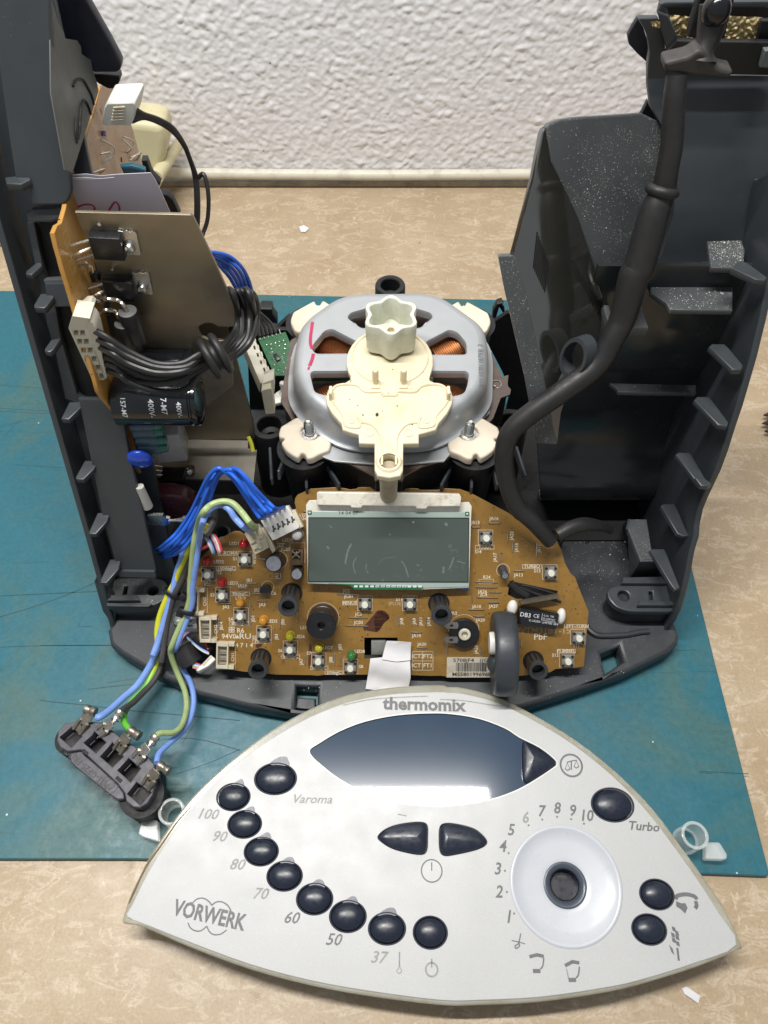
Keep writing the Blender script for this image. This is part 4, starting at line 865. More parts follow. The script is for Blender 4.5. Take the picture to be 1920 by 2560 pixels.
# grey teardrop indicators above the buttons
tear_m = simple('grey_indicator', (.15, .155, .18), .4, var=.2, sc=6)
tears = [[(795, 425), (840, 392), (880, 388), (890, 402), (898, 432), (850, 432)], [(610, 528), (648, 502), (664, 508), (668, 540), (640, 532)], [(668, 662), (700, 640), (720, 645), (722, 678), (700, 668)],
         [(735, 802), (770, 775), (795, 772), (806, 805), (770, 800)], [(850, 925), (885, 898), (915, 898), (924, 930), (890, 925)], [(995, 1042), (1040, 1008), (1070, 1018), (1075, 1050), (1035, 1038)],
         [(1165, 1128), (1210, 1095), (1235, 1100), (1244, 1134), (1200, 1125)], [(1340, 1192), (1390, 1155), (1430, 1155), (1438, 1192), (1390, 1186)]]
for i, tpoly in enumerate(tears):
    pp = G2([('F',)+q for q in tpoly]); pp = [(v.x, v.y) for v in cr([Vector(p+(0,)) for p in pp], 3, True)]
    bm = NB(); plate(bm, PF.M(0, 0, .006), pp, t=.02, bev=0); O('indicator', bm, tear_m, fp)
# selector recess
m = PF.M(kc[0], kc[1]); bm = NB()
lathe(bm, m, [(KR+.10, -.02), (KR+.07, .03), (KR-.02, .055), (KR-.1, .03), (KR-.2, -.06), (KR*.75, -.12), (KR*.5, -.16), (1.02, -.17), (.94, -.19)], 72); O('selector_recess', bm, simple('pale_recess', (.52, .54, .58), .3, var=.04, sc=.5), fp, ang=70)
bm = NB(); lathe(bm, m, [(.96, -.2), (.95, -.13), (.9, -.11), (.82, -.13), (.68, -.20), (.66, -.30), (.66, -.8)], 48); O('shaft_collar', bm, simple('blue_grey_collar', (.06, .075, .10), .3), fp, ang=60)
bm = NB(); lathe(bm, m, [(.64, -.28), (.62, -.24), (.60, -.28)], 40); lathe(bm, m, [(.66, -.8), (0, -.8)], 30); O('shaft_hole', bm, simple('hole_black', (.008, .009, .02), .3), fp)
# clear fixing bosses beside the panel
boss_m = m_clear('clear_boss_plastic', (.90, .94, .93), .88, .05)
for k_, v_ in (('Alpha', .36), ('Transmission Weight', 0.0), ('Roughness', .12)):
    i_ = boss_m.node_tree.nodes['Principled BSDF'].inputs[k_]
    i_.default_value = v_
def boss(cx, cy, tabpoly, f, label=None):
    a = atz(f, cx, cy, 1.9); bm = NB(); lathe(bm, TR(a.x, a.y, .5), [(.62, 0), (.62, 1.4), (.57, 1.42), (.48, 1.4), (.48, 0), (.62, 0)], 32); o = O('clear_boss', bm, boss_m, fp)
    P = PZ(1.1); bm = NB(); plate(bm, P.M(), rnd(P.ps(f, tabpoly), .1), t=.55, bev=.06); O('clear_tab', bm, boss_m, fp)
boss(300, 665, [(130, 780), (150, 705), (230, 708), (235, 815), (150, 790)], 'F'); boss(1290, 785, [(1345, 820), (1415, 820), (1455, 885), (1450, 908), (1345, 905)], 'G')
# print on the panel
prn_m = simple('grey_panel_print', (.13, .13, .135), .5, var=.3, sc=5); prl_m = simple('faded_panel_print', (.27, .27, .265), .5, var=.3, sc=5)
dark, faded = NB(), NB()
def ptxt(bm, s, f, x, y, h, ang=0, bold=0, shear=0, sx=1): c = PF.p(f, x, y); text(bm, s, PF.M(c[0], c[1], .008, math.radians(ang)), h, bold, shear, sx=sx)
H_ = .0197*1.12
ptxt(dark, 'thermomix', 'F', 1578, 126, .86, -1.5, .03, 0, 1.04)
ptxt(dark, 'VORWERK', 'F', 492, 1192, .86, -11, .026, .0, .77)
ptxt(faded, 'Varoma', 'F', 1010, 604, .54, -1, .006, .3, 1.1)
for s, x, y, d_ in (('100', 480, 680, 0), ('90', 540, 793, 0), ('80', 630, 935, 0), ('70', 748, 1083, 0), ('60', 905, 1205, 1), ('50', 1118, 1315, 1), ('37', 1345, 1405, 0)):
    ptxt(dark if d_ else faded, s, 'F', x, y, .63, -3, .008, .3, 1.05)
for s, x, y, d_ in (('10', 738, 688, 1), ('9', 668, 662, 1), ('8', 590, 650, 1), ('7', 510, 665, 1), ('6', 430, 698, 0), ('5', 357, 760, 1), ('4', 315, 843, 1), ('3', 290, 957, 1), ('2', 297, 1073, 1), ('1', 345, 1200, 1)):
    ptxt(dark if d_ else faded, s, 'G', x, y, .69, -2, .014, .22, .92)
ptxt(dark, 'Turbo', 'G', 1028, 742, .53, -4, .012, .25, 1.05)
def pln(bm, f, pts, w, closed=False, sm=True):
    pp = [Vector(PF.p(f, x, y)+(0,)) for x, y in pts]; pp = cr(pp, 4, closed) if sm else pp
    line(bm, PF.M(0, 0, .008), [(v.x, v.y) for v in pp], w, closed)
def circ(bm, f, x, y, r, w): c = PF.p(f, x, y); R = abs(PF.p(f, x+r, y)[0]-c[0]); line(bm, PF.M(0, 0, .008), ell(c[0], c[1], R, R, 36), w, True)
def fil(bm, f, pts): 
    for v in [bm.faces.new([bm.verts.new(PF.w(*PF.p(f, x, y), n=.008)) for x, y in pts])]: pass
for (x, y) in ((728, 727), (663, 704), (592, 692), (517, 706), (448, 735), (347, 876), (328, 965), (338, 1072), (375, 1181)):
    circ(dark, 'G', x, y, 3, .035)
circ(dark, 'F', 1617, 965, 52, .055); pln(dark, 'F', [(1617, 965), (1617, 922)], .05, sm=False)
circ(faded, 'F', 1617, 1465, 30, .07); pln(faded, 'F', [(1617, 1410), (1617, 1455)], .06, sm=False)
pln(faded, 'F', [(1452, 1375), (1452, 1450), (1440, 1470), (1452, 1484), (1466, 1470), (1456, 1450), (1456, 1375)], .035)
pln(faded, 'F', [(1445, 678), (1490, 688)], .05)
# cloud lines around the maker's name
pln(dark, 'F', [(408, 1128), (430, 1108), (462, 1104), (490, 1120), (505, 1140)], .055); pln(dark, 'F', [(505, 1140), (525, 1124), (555, 1122), (585, 1140), (602, 1168)], .055)
pln(dark, 'F', [(385, 1228), (395, 1252), (420, 1268), (450, 1268), (480, 1245)], .05); pln(dark, 'F', [(480, 1245), (492, 1272), (515, 1288), (550, 1285), (580, 1264)], .05)
# scales symbol
circ(dark, 'G', 664, 432, 54, .09); pln(dark, 'G', [(664, 412), (664, 455)], .06, sm=False); pln(dark, 'G', [(640, 418), (664, 410), (692, 406)], .05)
for x, y in ((645, 448), (690, 436)): pln(dark, 'G', [(x-12, y), (x, y-26), (x+12, y)], .03, sm=False); pln(dark, 'G', [(x-13, y), (x, y+9), (x+13, y)], .05)
# turning arrow
pln(dark, 'G', [(1193, 1110), (1200, 1092), (1245, 1084), (1285, 1094), (1300, 1110)], .16); pln(dark, 'G', [(1292, 1118), (1298, 1140), (1290, 1155)], .16); fil(dark, 'G', [(1193, 1118), (1222, 1130), (1240, 1128), (1252, 1152), (1240, 1182), (1218, 1160), (1195, 1145)])
# wheat ear
for (x, y) in ((1182, 1262), (1198, 1282), (1178, 1292), (1200, 1305), (1182, 1318), (1202, 1335)): fil(dark, 'G', [(x-11, y-18), (x+7, y-9), (x+12, y+14), (x-6, y+6)])
pln(dark, 'G', [(1200, 1355), (1208, 1420)], .09); fil(dark, 'G', [(1158, 1338), (1176, 1358), (1186, 1392), (1170, 1376)])
# bowl symbols
for dx, dy in ((0, 0), (180, 45)):
    pln(dark, 'G', [(452+dx, 1400+dy), (490+dx, 1390+dy-(10 if dx else 0)), (525+dx, 1398+dy-(12 if dx else 0))], .13, sm=False); pln(dark, 'G', [(525+dx, 1405+dy), (520+dx, 1445+dy), (508+dx, 1462+dy)], .06); pln(dark, 'G', [(470+dx, 1472+dy), (508+dx, 1472+dy)], .15, sm=False)
pln(faded, 'G', [(640, 1460), (650, 1510)], .05)
pln(dark, 'G', [(408, 1282), (398, 1330), (380, 1345), (385, 1358), (402, 1345), (398, 1330)], .05); pln(dark, 'G', [(362, 1318), (398, 1325), (430, 1335)], .04)
O('panel_print', dark, prn_m, fp, flip=False, kind='stuff'); O('faded_print', faded, prl_m, fp, flip=False, kind='stuff')
# ------------------------------------------------------------------ control board (brown, tilted towards the camera)
cb = thing('control_board', 'brown printed circuit board with grey display, white push switches and coloured lights', 'circuit board', (0, 17, 2))
SB = math.radians(41)
PC = PL((0, 14.6, 2.3), (1, 0, 0), (0, math.cos(SB), math.sin(SB)))
def c_(f, x, y, n=0): return PC.p(f, x, y, n)
ko = [(890, 210), (878, 170), (883, 135), (900, 110), (1000, 65), (1180, 55), (1250, 62), (1290, 72), (1335, 66), (1350, 55), (1480, 52), (1659, 60)]
lo = [(300, 62), (335, 75), (460, 74), (500, 62), (620, 68), (700, 95), (1000, 255), (1035, 290), (1060, 305), (1130, 350), (1150, 368), (1190, 372), (1350, 470), (1375, 520), (1390, 580), (1400, 615), (1440, 690), (1475, 720), (1500, 790), (1575, 975), (1560, 1150), (1540, 1380), (1480, 1392), (1400, 1396), (1330, 1400), (1290, 1425), (1180, 1440), (1080, 1450), (880, 1465), (560, 1462), (480, 1450), (400, 1452), (240, 1445)]
kb = [(1400, 1442), (1260, 1446), (1180, 1438), (1120, 1440), (1050, 1450), (1000, 1446), (740, 1442), (640, 1430), (500, 1420), (330, 1392), (300, 1385), (296, 1200), (168, 1180), (165, 1000), (92, 985), (85, 800), (75, 700), (90, 660), (160, 605), (215, 545), (320, 440), (380, 405), (430, 380), (470, 380), (500, 400), (560, 415), (700, 330), (860, 245)]
bo_ = PC.ps('K', ko)+PC.ps('L', lo)+PC.ps('K', kb)
cut = [PC.ps('K', [(1395, 1168), (1640, 1168), (1640, 1326), (1395, 1326)]), PC.ps('L', [(992, 747), (1346, 822), (1340, 885), (1040, 884), (975, 850)])]
bm = NB(); plate(bm, PC.M(), bo_, cut, t=.16, bev=.012); O('board', bm, pcb_m, cb)
silk, dim = NB(), NB()
SN = .006
def st(s, f, x, y, h=.17, ang=0, b=None, sx=1): q = c_(f, x, y); text(b or silk, s, PC.M(q[0], q[1], SN, math.radians(ang)), h*1.18, .004, 0, sx=sx)
def sr(f, x0, y0, x1, y1, b=None, w=.018): line(b or silk, PC.M(0, 0, SN), [c_(f, x0, y0), c_(f, x1, y0), c_(f, x1, y1), c_(f, x0, y1)], w, True)
def sl_(f, pts, w=.018, b=None, cl=False): line(b or silk, PC.M(0, 0, SN), [c_(f, *p) for p in pts], w, cl)
def sc_(f, x, y, r, w=.018): a = c_(f, x, y); R = abs(c_(f, x+r, y)[0]-a[0]); line(silk, PC.M(0, 0, SN), ell(a[0], a[1], R, R, 30), w, True)
# push switches: body, four dark studs, plunger
bm = NB(); box(bm, TR(0, 0, 0), .60, .60, .24, .02, 1); box(bm, TR(0, 0, .24), .55, .55, .02); sw_body = proto_me(bm, simple('switch_steel', (.34, .34, .33), .42, .6, var=.35, sc=7, dirt=.6, dirtc=(.08, .06, .05), dirtsc=5))
bm = NB()
for sx in (-1, 1):
    for sy in (-1, 1): cyl(bm, TR(sx*.23, sy*.23, .24), .075, .06, 10, .01)
sw_stud = proto_me(bm, dark_m)
bm = NB(); cyl(bm, TR(0, 0, .24), .165, .20, 20, .02); sw_pl = proto_me(bm, simple('ivory_plunger', (.72, .71, .60), .4, var=.06, sc=3))
switches = [('K', 515, 582), ('K', 243, 693), ('K', 348, 848), ('K', 482, 998), ('K', 652, 1132), ('K', 848, 1245), ('K', 1057, 1330), ('K', 1293, 1380), ('K', 1400, 912), ('L', 250, 912), ('L', 811, 424), ('L', 1287, 680), ('L', 1493, 1160), ('L', 1412, 1330)]
for f, x, y in switches:
    q = c_(f, x, y); m = PC.M(q[0], q[1], 0)
    o = OM('push_switch', sw_body, cb, m); OM('stud', sw_stud, o, m); OM('plunger', sw_pl, o, m)
    sr(f, x-54, y-54, x+54, y+54)
# indicator lights
def led(f, x, y, col, h=.54, r=.205, em=0):
    q = c_(f, x, y); m = NM('lens'); m.col(tuple(col)); m.set('Roughness', .08); m.set('Transmission Weight', .35); m.set('Coat Weight', .5)
    bm = NB(); lathe(bm, PC.M(q[0], q[1], 0), [(r+.035, 0), (r+.035, .07), (r, .08), (r, h-r*.8), (r*.9, h-r*.35), (r*.6, h-.03), (0, h)], 20); return O('indicator_light', bm, m.m, cb, ang=50)
for f, x, y, c in (('K', 508, 470, (.50, .008, .012)), ('K', 240, 595, (.50, .008, .012)), ('K', 348, 752, (.50, .008, .012)), ('K', 484, 898, (.75, .34, .03)), ('K', 652, 1032, (.75, .32, .03)), ('K', 850, 1148, (.66, .60, .02)), ('K', 1062, 1232, (.62, .56, .02)), ('K', 1300, 1292, (.04, .22, .05))): led(f, x, y, c)
led('K', 905, 395, (.75, .74, .72), .8, .26)
# wire jumpers
jw = simple('jumper_wire', (.62, .58, .50), .3, .9, var=.3, sc=8)
def jumper(f, x0, y0, x1, y1):
    a, b = c_(f, x0, y0), c_(f, x1, y1); A_, B_ = Vector(a), Vector(b); d = (B_-A_).normalized()*.05
    bm = NB(); tube(bm, [PC.w(a[0], a[1], 0), PC.w(a[0]+d.x, a[1]+d.y, .05), PC.w(b[0]-d.x, b[1]-d.y, .05), PC.w(b[0], b[1], 0)], .026, 6, 1, smooth=False); return O('jumper', bm, jw, cb)
for j in (('K', 490, 762, 605, 762), ('K', 455, 798, 535, 798), ('K', 550, 842, 640, 838), ('K', 595, 892, 675, 896), ('K', 548, 895, 552, 1105), ('K', 315, 1025, 315, 1130), ('K', 768, 1000, 768, 1105), ('K', 898, 985, 902, 1060), ('K', 722, 1090, 722, 1190), ('K', 195, 778, 270, 782), ('K', 325, 910, 410, 914), ('K', 775, 680, 778, 742),
          ('K', 1190, 842, 1365, 848), ('K', 1275, 1015, 1420, 1020), ('K', 1255, 1075, 1425, 1080), ('K', 955, 1300, 957, 1375), ('K', 1172, 1280, 1172, 1380), ('K', 1214, 1278, 1215, 1380), ('K', 745, 468, 815, 470), ('K', 600, 582, 670, 584), ('K', 1648, 1010, 1650, 1080), ('K', 940, 232, 985, 232),
          ('L', 832, 318, 920, 318), ('L', 975, 385, 972, 465), ('L', 1012, 460, 1008, 540), ('L', 1190, 455, 1185, 568), ('L', 918, 535, 916, 610), ('L', 1015, 670, 1102, 672), ('L', 732, 752, 900, 758), ('L', 732, 790, 900, 794), ('L', 838, 828, 928, 830), ('L', 742, 866, 905, 870), ('L', 825, 904, 915, 906), ('L', 710, 838, 708, 910), ('L', 680, 956, 805, 958), ('L', 718, 1006, 805, 1008),
          ('L', 168, 1005, 167, 1080), ('L', 262, 1005, 262, 1082), ('L', 310, 1005, 308, 1082), ('L', 370, 1018, 366, 1088), ('L', 258, 1125, 340, 1127), ('L', 300, 1240, 382, 1242), ('L', 772, 1230, 772, 1308), ('L', 722, 1230, 722, 1308), ('L', 528, 1200, 526, 1310), ('L', 705, 348, 770, 350), ('L', 1072, 1180, 1070, 1240)): jumper(*j)
for s, f, x, y, a in (('LED1', 'K', 432, 472, 0), ('LED2', 'K', 316, 606, 0), ('S2', 'K', 322, 686, 0), ('S1', 'K', 438, 584, 0), ('LED3', 'K', 420, 764, 0), ('S3', 'K', 270, 852, 0), ('JB1', 'K', 545, 744, 0), ('JA29', 'K', 492, 784, 0), ('JB2', 'K', 600, 816, 0), ('C6', 'K', 722, 840, 0), ('JA3', 'K', 640, 925, 0),
                      ('LED4', 'K', 478, 876, 0), ('S4', 'K', 405, 1032, 0), ('JD1', 'K', 572, 1025, 90), ('LED5', 'K', 714, 1046, 0), ('S5', 'K', 580, 1166, 0), ('LED6', 'K', 916, 1160, 0), ('S6', 'K', 772, 1264, 0), ('LED7', 'K', 1125, 1242, 0), ('S7', 'K', 984, 1284, 0), ('JB14', 'K', 336, 1080, 90), ('CN2', 'K', 296, 1105, 90), ('CN1', 'K', 420, 1310, 90), ('CN3', 'K', 214, 900, 90),
                      ('JB6', 'K', 792, 1050, 90), ('JB3', 'K', 745, 1160, 90), ('JA7', 'K', 928, 1345, 90), ('JB8', 'K', 1148, 1330, 90), ('JB9', 'K', 1216, 1235, 90), ('S8', 'K', 1370, 1382, 0), ('LED8', 'K', 1360, 1270, 0), ('JC3', 'K', 1352, 994, 0), ('JC03', 'K', 1352, 1056, 0), ('JC2', 'K', 1262, 822, 0), ('JC01', 'K', 1280, 862, 0), ('LS1', 'K', 945, 1094, 0), ('JA5', 'K', 750, 710, 90), ('W200', 'K', 582, 580, 90), ('JA4', 'K', 772, 490, 0), ('IC21', 'K', 812, 514, 0), ('LED9', 'K', 826, 446, 0), ('CN4', 'K', 930, 288, 0), ('JA27', 'K', 930, 262, 0), ('CN6', 'K', 1522, 88, 0), ('JA1', 'K', 235, 762, 0), ('JA2', 'K', 372, 940, 0),
                      ('JA16', 'L', 874, 286, 0), ('JB13', 'L', 736, 316, 0), ('JA22', 'L', 1006, 412, 90), ('JA18', 'L', 1042, 500, 90), ('JB11', 'L', 1208, 505, 90), ('JA17', 'L', 882, 572, 90), ('JA13', 'L', 1056, 704, 0), ('S13', 'L', 1194, 674, 0), ('S14', 'L', 756, 532, 0), ('R24', 'L', 820, 720, 0), ('JA26', 'L', 790, 828, 0), ('JC4', 'L', 798, 850, 0), ('JA27', 'L', 870, 936, 0), ('JA10', 'L', 746, 938, 0), ('JA20', 'L', 774, 1038, 0), ('VR2', 'L', 572, 988, 0),
                      ('JA8', 'L', 190, 1045, 90), ('JA9', 'L', 284, 1045, 90), ('JA11', 'L', 332, 1045, 90), ('JA14', 'L', 392, 1048, 90), ('JA10', 'L', 300, 1154, 0), ('JA30', 'L', 340, 1218, 0), ('JA28', 'L', 742, 1255, 90), ('S12', 'L', 1328, 1298, 0), ('S11', 'L', 1484, 1228, 0), ('S11', 'L', 172, 886, 0)): st(s, f, x, y, .20, a)
for s, f, x, y, w, h in (('VAROMA', 'K', 382, 543, 70, 15), ('100degC', 'K', 372, 655, 70, 15), ('90degC', 'K', 474, 843, 70, 14), ('80degC', 'K', 468, 1062, 70, 13), ('70degC', 'K', 637, 1196, 68, 14), ('60degC', 'K', 850, 1308, 66, 13), ('50degC', 'K', 1060, 1391, 66, 13), ('37degC', 'K', 1170, 1427, 66, 13),
                         ('MINUS', 'K', 1286, 911, 52, 14), ('TURBO', 'L', 1155, 640, 70, 14), ('TARA', 'L', 805, 498, 70, 14), ('LEFT-TURN', 'L', 1484, 1083, 72, 13), ('PUMMEL', 'L', 1409, 1267, 67, 14)):
    sr(f, x-w, y-h, x+w, y+h); st(s, f, x, y, .21, 0)
sr('K', 1580, 902, 1659, 930, dim); sr('L', 96, 902, 186, 930, dim); st('PLUS', 'L', 142, 916, .2, 0, dim)
st('R6', 'K', 478, 1116, .30); st('94V0', 'K', 392, 1159, .30); fil_ = [c_('K', 440, 1172), c_('K', 468, 1172), c_('K', 454, 1144)]
silk.faces.new([silk.verts.new(PC.w(u, v, SN)) for u, v in fil_]); st('RU', 'K', 512, 1159, .34, 0, None, 1.2)
for dx, dy in ((-11, -11), (11, -11), (-11, 11), (11, 11)): sr('K', 412+dx-8, 1108+dy-8, 412+dx+8, 1108+dy+8, w=.03)
st('4 7 1 4', 'K', 505, 1225, .27); st('MPVTM31BT-15', 'L', 1210, 1117, .40, 0, dim, 1.0); st('PbF', 'L', 1218, 1162, .40)
sr('L', 272, 1270, 422, 1408); sl_('L', [(345, 1270), (345, 1408)]); sl_('L', [(272, 1340), (422, 1340)])
for s, x, y in (('ICT2', 309, 1306), ('FT2', 384, 1306), ('ICT1', 309, 1374), ('FT1', 384, 1374)): st(s, 'L', x, y, .26)
sc_('K', 757, 592, 68); sc_('K', 1090, 1022, 118); sc_('K', 680, 792, 46); sc_('L', 940, 668, 48); sc_('L', 650, 1105, 112); sr('K', 845, 465, 955, 610); sr('L', 762, 735, 870, 768, w=.014)
for (x0, y0, x1, y1) in ((120, 800, 232, 980), (178, 1005, 300, 1160), (305, 1195, 440, 1400)): sr('K', x0, y0, x1, y1)
O('silk_screen', silk, silk_m, cb, flip=False, kind='stuff'); O('worn_silk_screen', dim, silkdim_m, cb, flip=False, kind='stuff')
# resin stain blobs
st_m = simple('brown_resin', (.085, .032, .016), .3, var=.6, sc=4, bump=.4, bsc=8)
for f, pts in (('K', [(1385, 1100), (1430, 1040), (1480, 985), (1530, 970), (1580, 1020), (1540, 1060), (1500, 1120), (1440, 1120)]), ('L', [(-12, 1000), (20, 965), (70, 975), (100, 1020), (60, 1060), (20, 1110), (-5, 1120)]), ('K', [(985, 1230), (1000, 1215), (1008, 1260), (1000, 1330), (990, 1400), (980, 1370)]), ('K', [(590, 1220), (620, 1210), (640, 1225), (600, 1245)]), ('K', [(1315, 1285), (1345, 1290), (1340, 1350), (1325, 1360)])):
    pp = [(v.x, v.y) for v in cr([Vector(c_(f, x, y)+(0,)) for x, y in pts], 4, True)]; bm = NB(); plate(bm, PC.M(0, 0, .004), pp, t=.01, bev=0); O('resin_stain', bm, st_m, cb)
# capacitors
def cap(f, x, y, r, h, mat, tilt=(0, 0), topm=None):
    q = c_(f, x, y); z = PC.n+PC.x*tilt[0]+PC.y*tilt[1]; m = MA(PC.w(q[0], q[1], 0), z, PC.x); bm = NB()
    lathe(bm, m, [(0, 0), (r, 0), (r, .05), (r-.015, .08), (r, .11), (r, h-.04), (r-.03, h), (r-.06, h+.01)], 26); o = O('capacitor', bm, mat, cb)
    bm = NB(); lathe(bm, m, [(r-.055, h-.01), (r-.06, h+.012), (0, h+.012)], 26); O('can_top', bm, topm or simple('aluminium_top', (.42, .43, .47), .4, .7, var=.3, sc=8), o); 
    bm = NB(); a = PC.x*(-r*.5); bx = m @ Matrix.Rotation(math.radians(250), 4, 'Z') @ TR(r-.005, 0, .15); box(bm, bx, .02, .12, h-.25, .005); O('sleeve_stripe', bm, simple('blue_grey_stripe', (.22, .28, .42), .4), o)
cap('K', 752, 590, .43, 1.0, dark_m, (-.06, .0)); cap('K', 905, 672, .31, .7, dark_m, (0, -.05)); cap('L', 934, 655, .21, .7, simple('dark_slate_sleeve', (.03, .035, .05), .4), (.08, -.35))
# transistor, infrared receiver, blue disc capacitor
q = c_('K', 668, 800); bm = NB(); plate(bm, PC.M(q[0], q[1], .42), [(-.27, -.16), (.27, -.16), (.29, 0), (.18, .17), (0, .23), (-.18, .17), (-.29, 0)], t=.42, bev=.02); O('transistor', bm, dark_m, cb)
q = c_('K', 898, 560); bm = NB(); box(bm, PC.M(q[0], q[1]-.02, 0), .66, .80, .36, .03); ir = O('infrared_receiver', bm, simple('dusty_brown_block', (.09, .055, .03), .6, var=.5, sc=5, bump=.3), cb)
bm = NB(); sphere(bm, PC.M(q[0], q[1]+.16, .36), .22, (1, 1, .8)); O('receiver_lens', bm, dark_m, ir)
bm = NB()
for a in (.7, -.7): box(bm, PC.M(q[0], q[1]+.16, .40, a), .50, .05, .15, .01)
O('lens_cross', bm, simple('rusty_cross', (.22, .15, .09), .5), ir)
q = c_('L', 655, 795, .1); bm = NB(); sphere(bm, PC.M(q[0], q[1], .12), .2, (1.3, .7, .5)); O('disc_capacitor', bm, simple('blue_disc', (.05, .18, .45), .3), cb)
# hollow screw posts with slots
def hpost(f, x, y, x2, y2, r=.47, hb=None):
    best = None                            # length along the normal that puts the mouth at (x2, y2)
    q = c_(f, x, y)
    for k in range(60):
        h = .2+k*.04; w = PC.w(q[0], q[1], h); v = w-CAM; px = 960+FPX*v.x/v.dot(FWD); py = 1280-FPX*v.dot(UPV)/v.dot(FWD); a, b, s = FR[f]; d = abs(py-(b+y2*s))
        if best is None or d < best[0]: best = (d, h)
    h = best[1]; e = hit(f, x2, y2, PC.w(0, 0, h), PC.n); base = PC.w(q[0], q[1], 0); z = e-base; L_ = z.length; m = MA(base, z, PC.x)
    bm = NB(); lathe(bm, m, [(r*.92, -.3), (r*.98, L_-.25), (r*1.0, L_-.2), (r*1.02, L_-.03), (r*.97, L_), (r*.68, L_), (r*.62, L_-.05), (r*.58, L_-.8), (0, L_-.82)], 32); o = O('screw_post', bm, simple('slate_post_plastic', (.035, .038, .042), .35, var=.2, dust=.05), cb)
    bm = NB()
    for a in (60, 90, 120): box(bm, m @ Matrix.Rotation(math.radians(a), 4, 'Z') @ TR(r*.93, 0, .05), .08, .10, L_*.72, .01)
    O('slot', bm, void_m, o)
    bm = NB(); lathe(bm, PC.M(q[0], q[1], .004), [(0, 0), (r*1.15, 0)], 30); O('board_hole', bm, void_m, cb)
hpost('K', 858, 838, 830, 940); hpost('K', 630, 1320, 605, 1410); hpost('L', 465, 915, 487, 1005, .48); hpost('L', 1165, 1340, 1203, 1415)
# buzzer
q = c_('K', 1092, 1020); z = PC.n+PC.y*(-.10)+PC.x*(-.03); m = MA(PC.w(q[0], q[1], 0), z, PC.x); bm = NB()
m = m @ Matrix.Scale(1.31, 4); lathe(bm, m, [(0, 0), (.57, 0), (.57, .24), (.54, .26), (.54, .30), (.57, .32), (.57, .80), (.54, .84), (.17, .84), (.14, .81), (.12, .6), (0, .6)], 44); bz = O('buzzer', bm, dark_m, cb); bm = NB(); text(bm, '01', m @ TR(.32, .05, .848) @ Matrix.Rotation(-1.2, 4, 'Z'), .2); O('embossed_mark', bm, simple('emboss_grey', (.035, .035, .04), .5), bz)
# potentiometer
q = c_('L', 650, 1126); m = PC.M(q[0], q[1], 0) @ Matrix.Scale(1.3, 4); bm = NB(); lathe(bm, m, [(0, 0), (.58, 0), (.58, .22), (.55, .25), (.27, .25), (.27, .30), (.24, .30)], 44); pt = O('potentiometer', bm, dark_m, cb)
bm = NB(); lathe(bm, m, [(.24, .24), (.23, .36), (.20, .38), (.13, .37), (.12, .2), (0, .2)], 32); O('rotor_ring', bm, simple('ivory_rotor', (.66, .62, .50), .4), pt)
for dy in (-.36, .22):
    bm = NB(); plate(bm, m @ TR(-.45, dy, .29), rnd([(-.25, 0), (.18, 0), (.22, .14), (.18, .26), (-.32, .26), (-.34, .12)], .04), [rect(-.14, .08, .0, .17)], t=.03); O('metal_tongue', bm, simple('dull_tongue', (.32, .31, .30), .4, .8), pt)
# micro switch block with silicone blobs, sensor wires in the slanted opening
A1, B1 = c_('L', 1045, 905), c_('L', 1345, 950); ang = math.atan2(B1[1]-A1[1], B1[0]-A1[0]); q = c_('L', 1185, 1005)
m = PC.M(q[0], q[1], 0, ang); bm = NB(); box(bm, m, 1.98, .82, .62, .04); ms = O('micro_switch', bm, darkgl_m, cb)
bm = NB(); mm = m @ TR(0, 0, .624) @ Matrix.Scale(1.3, 4)
text(bm, 'DB3', mm @ TR(-.52, .08, 0), .24, .002); text(bm, '0.1A250~ p40T85 5E4', mm @ TR(.22, -.10, 0), .125); text(bm, '0,1A  T85', mm @ TR(.38, .17, 0), .10); text(bm, '125-250VAC', mm @ TR(.38, .05, 0), .10); text(bm, 'CE', mm @ TR(-.1, .1, 0), .2)
line(bm, mm, [(.12, .24), (.12, -.02), (.68, -.02)], .012); O('switch_print', bm, printw_m, ms, flip=False)
for x, y, s in ((1008, 945, (1, 1.35, .7)), (1368, 1008, (.9, 1.4, .8))):
    q = c_('L', x, y, .2); bm = NB(); sphere(bm, PC.M(q[0], q[1], .22, ang), .36, (s[0]*.75, s[1]*.85, s[2])); O('silicone_blob', bm, simple('white_silicone', (.72, .70, .66), .35, var=.08, bump=.2, bsc=3), ms, ang=80)
bm = NB(); a, b, c, d = [PC.w(*c_('L', *p), n=.1) for p in ((1055, 885), (1338, 835), (1338, 858), (1060, 905))]; prism(bm, [a, b, c, d], PC.n*.4); O('lever_arm', bm, simple('dirty_lever', (.13, .11, .08), .5, .4, var=.5, sc=6), ms)
for pts, r in (([(990, 760), (1060, 820), (1120, 860)], .22), ([(1080, 780), (1180, 800), (1340, 850)], .07), ([(1050, 790), (1200, 850), (1370, 905)], .09)):
    bm = NB(); tube(bm, [PC.w(*c_('L', x, y), n=-.05) for x, y in pts], r, 10); O('sleeved_lead', bm, w_black, ms)
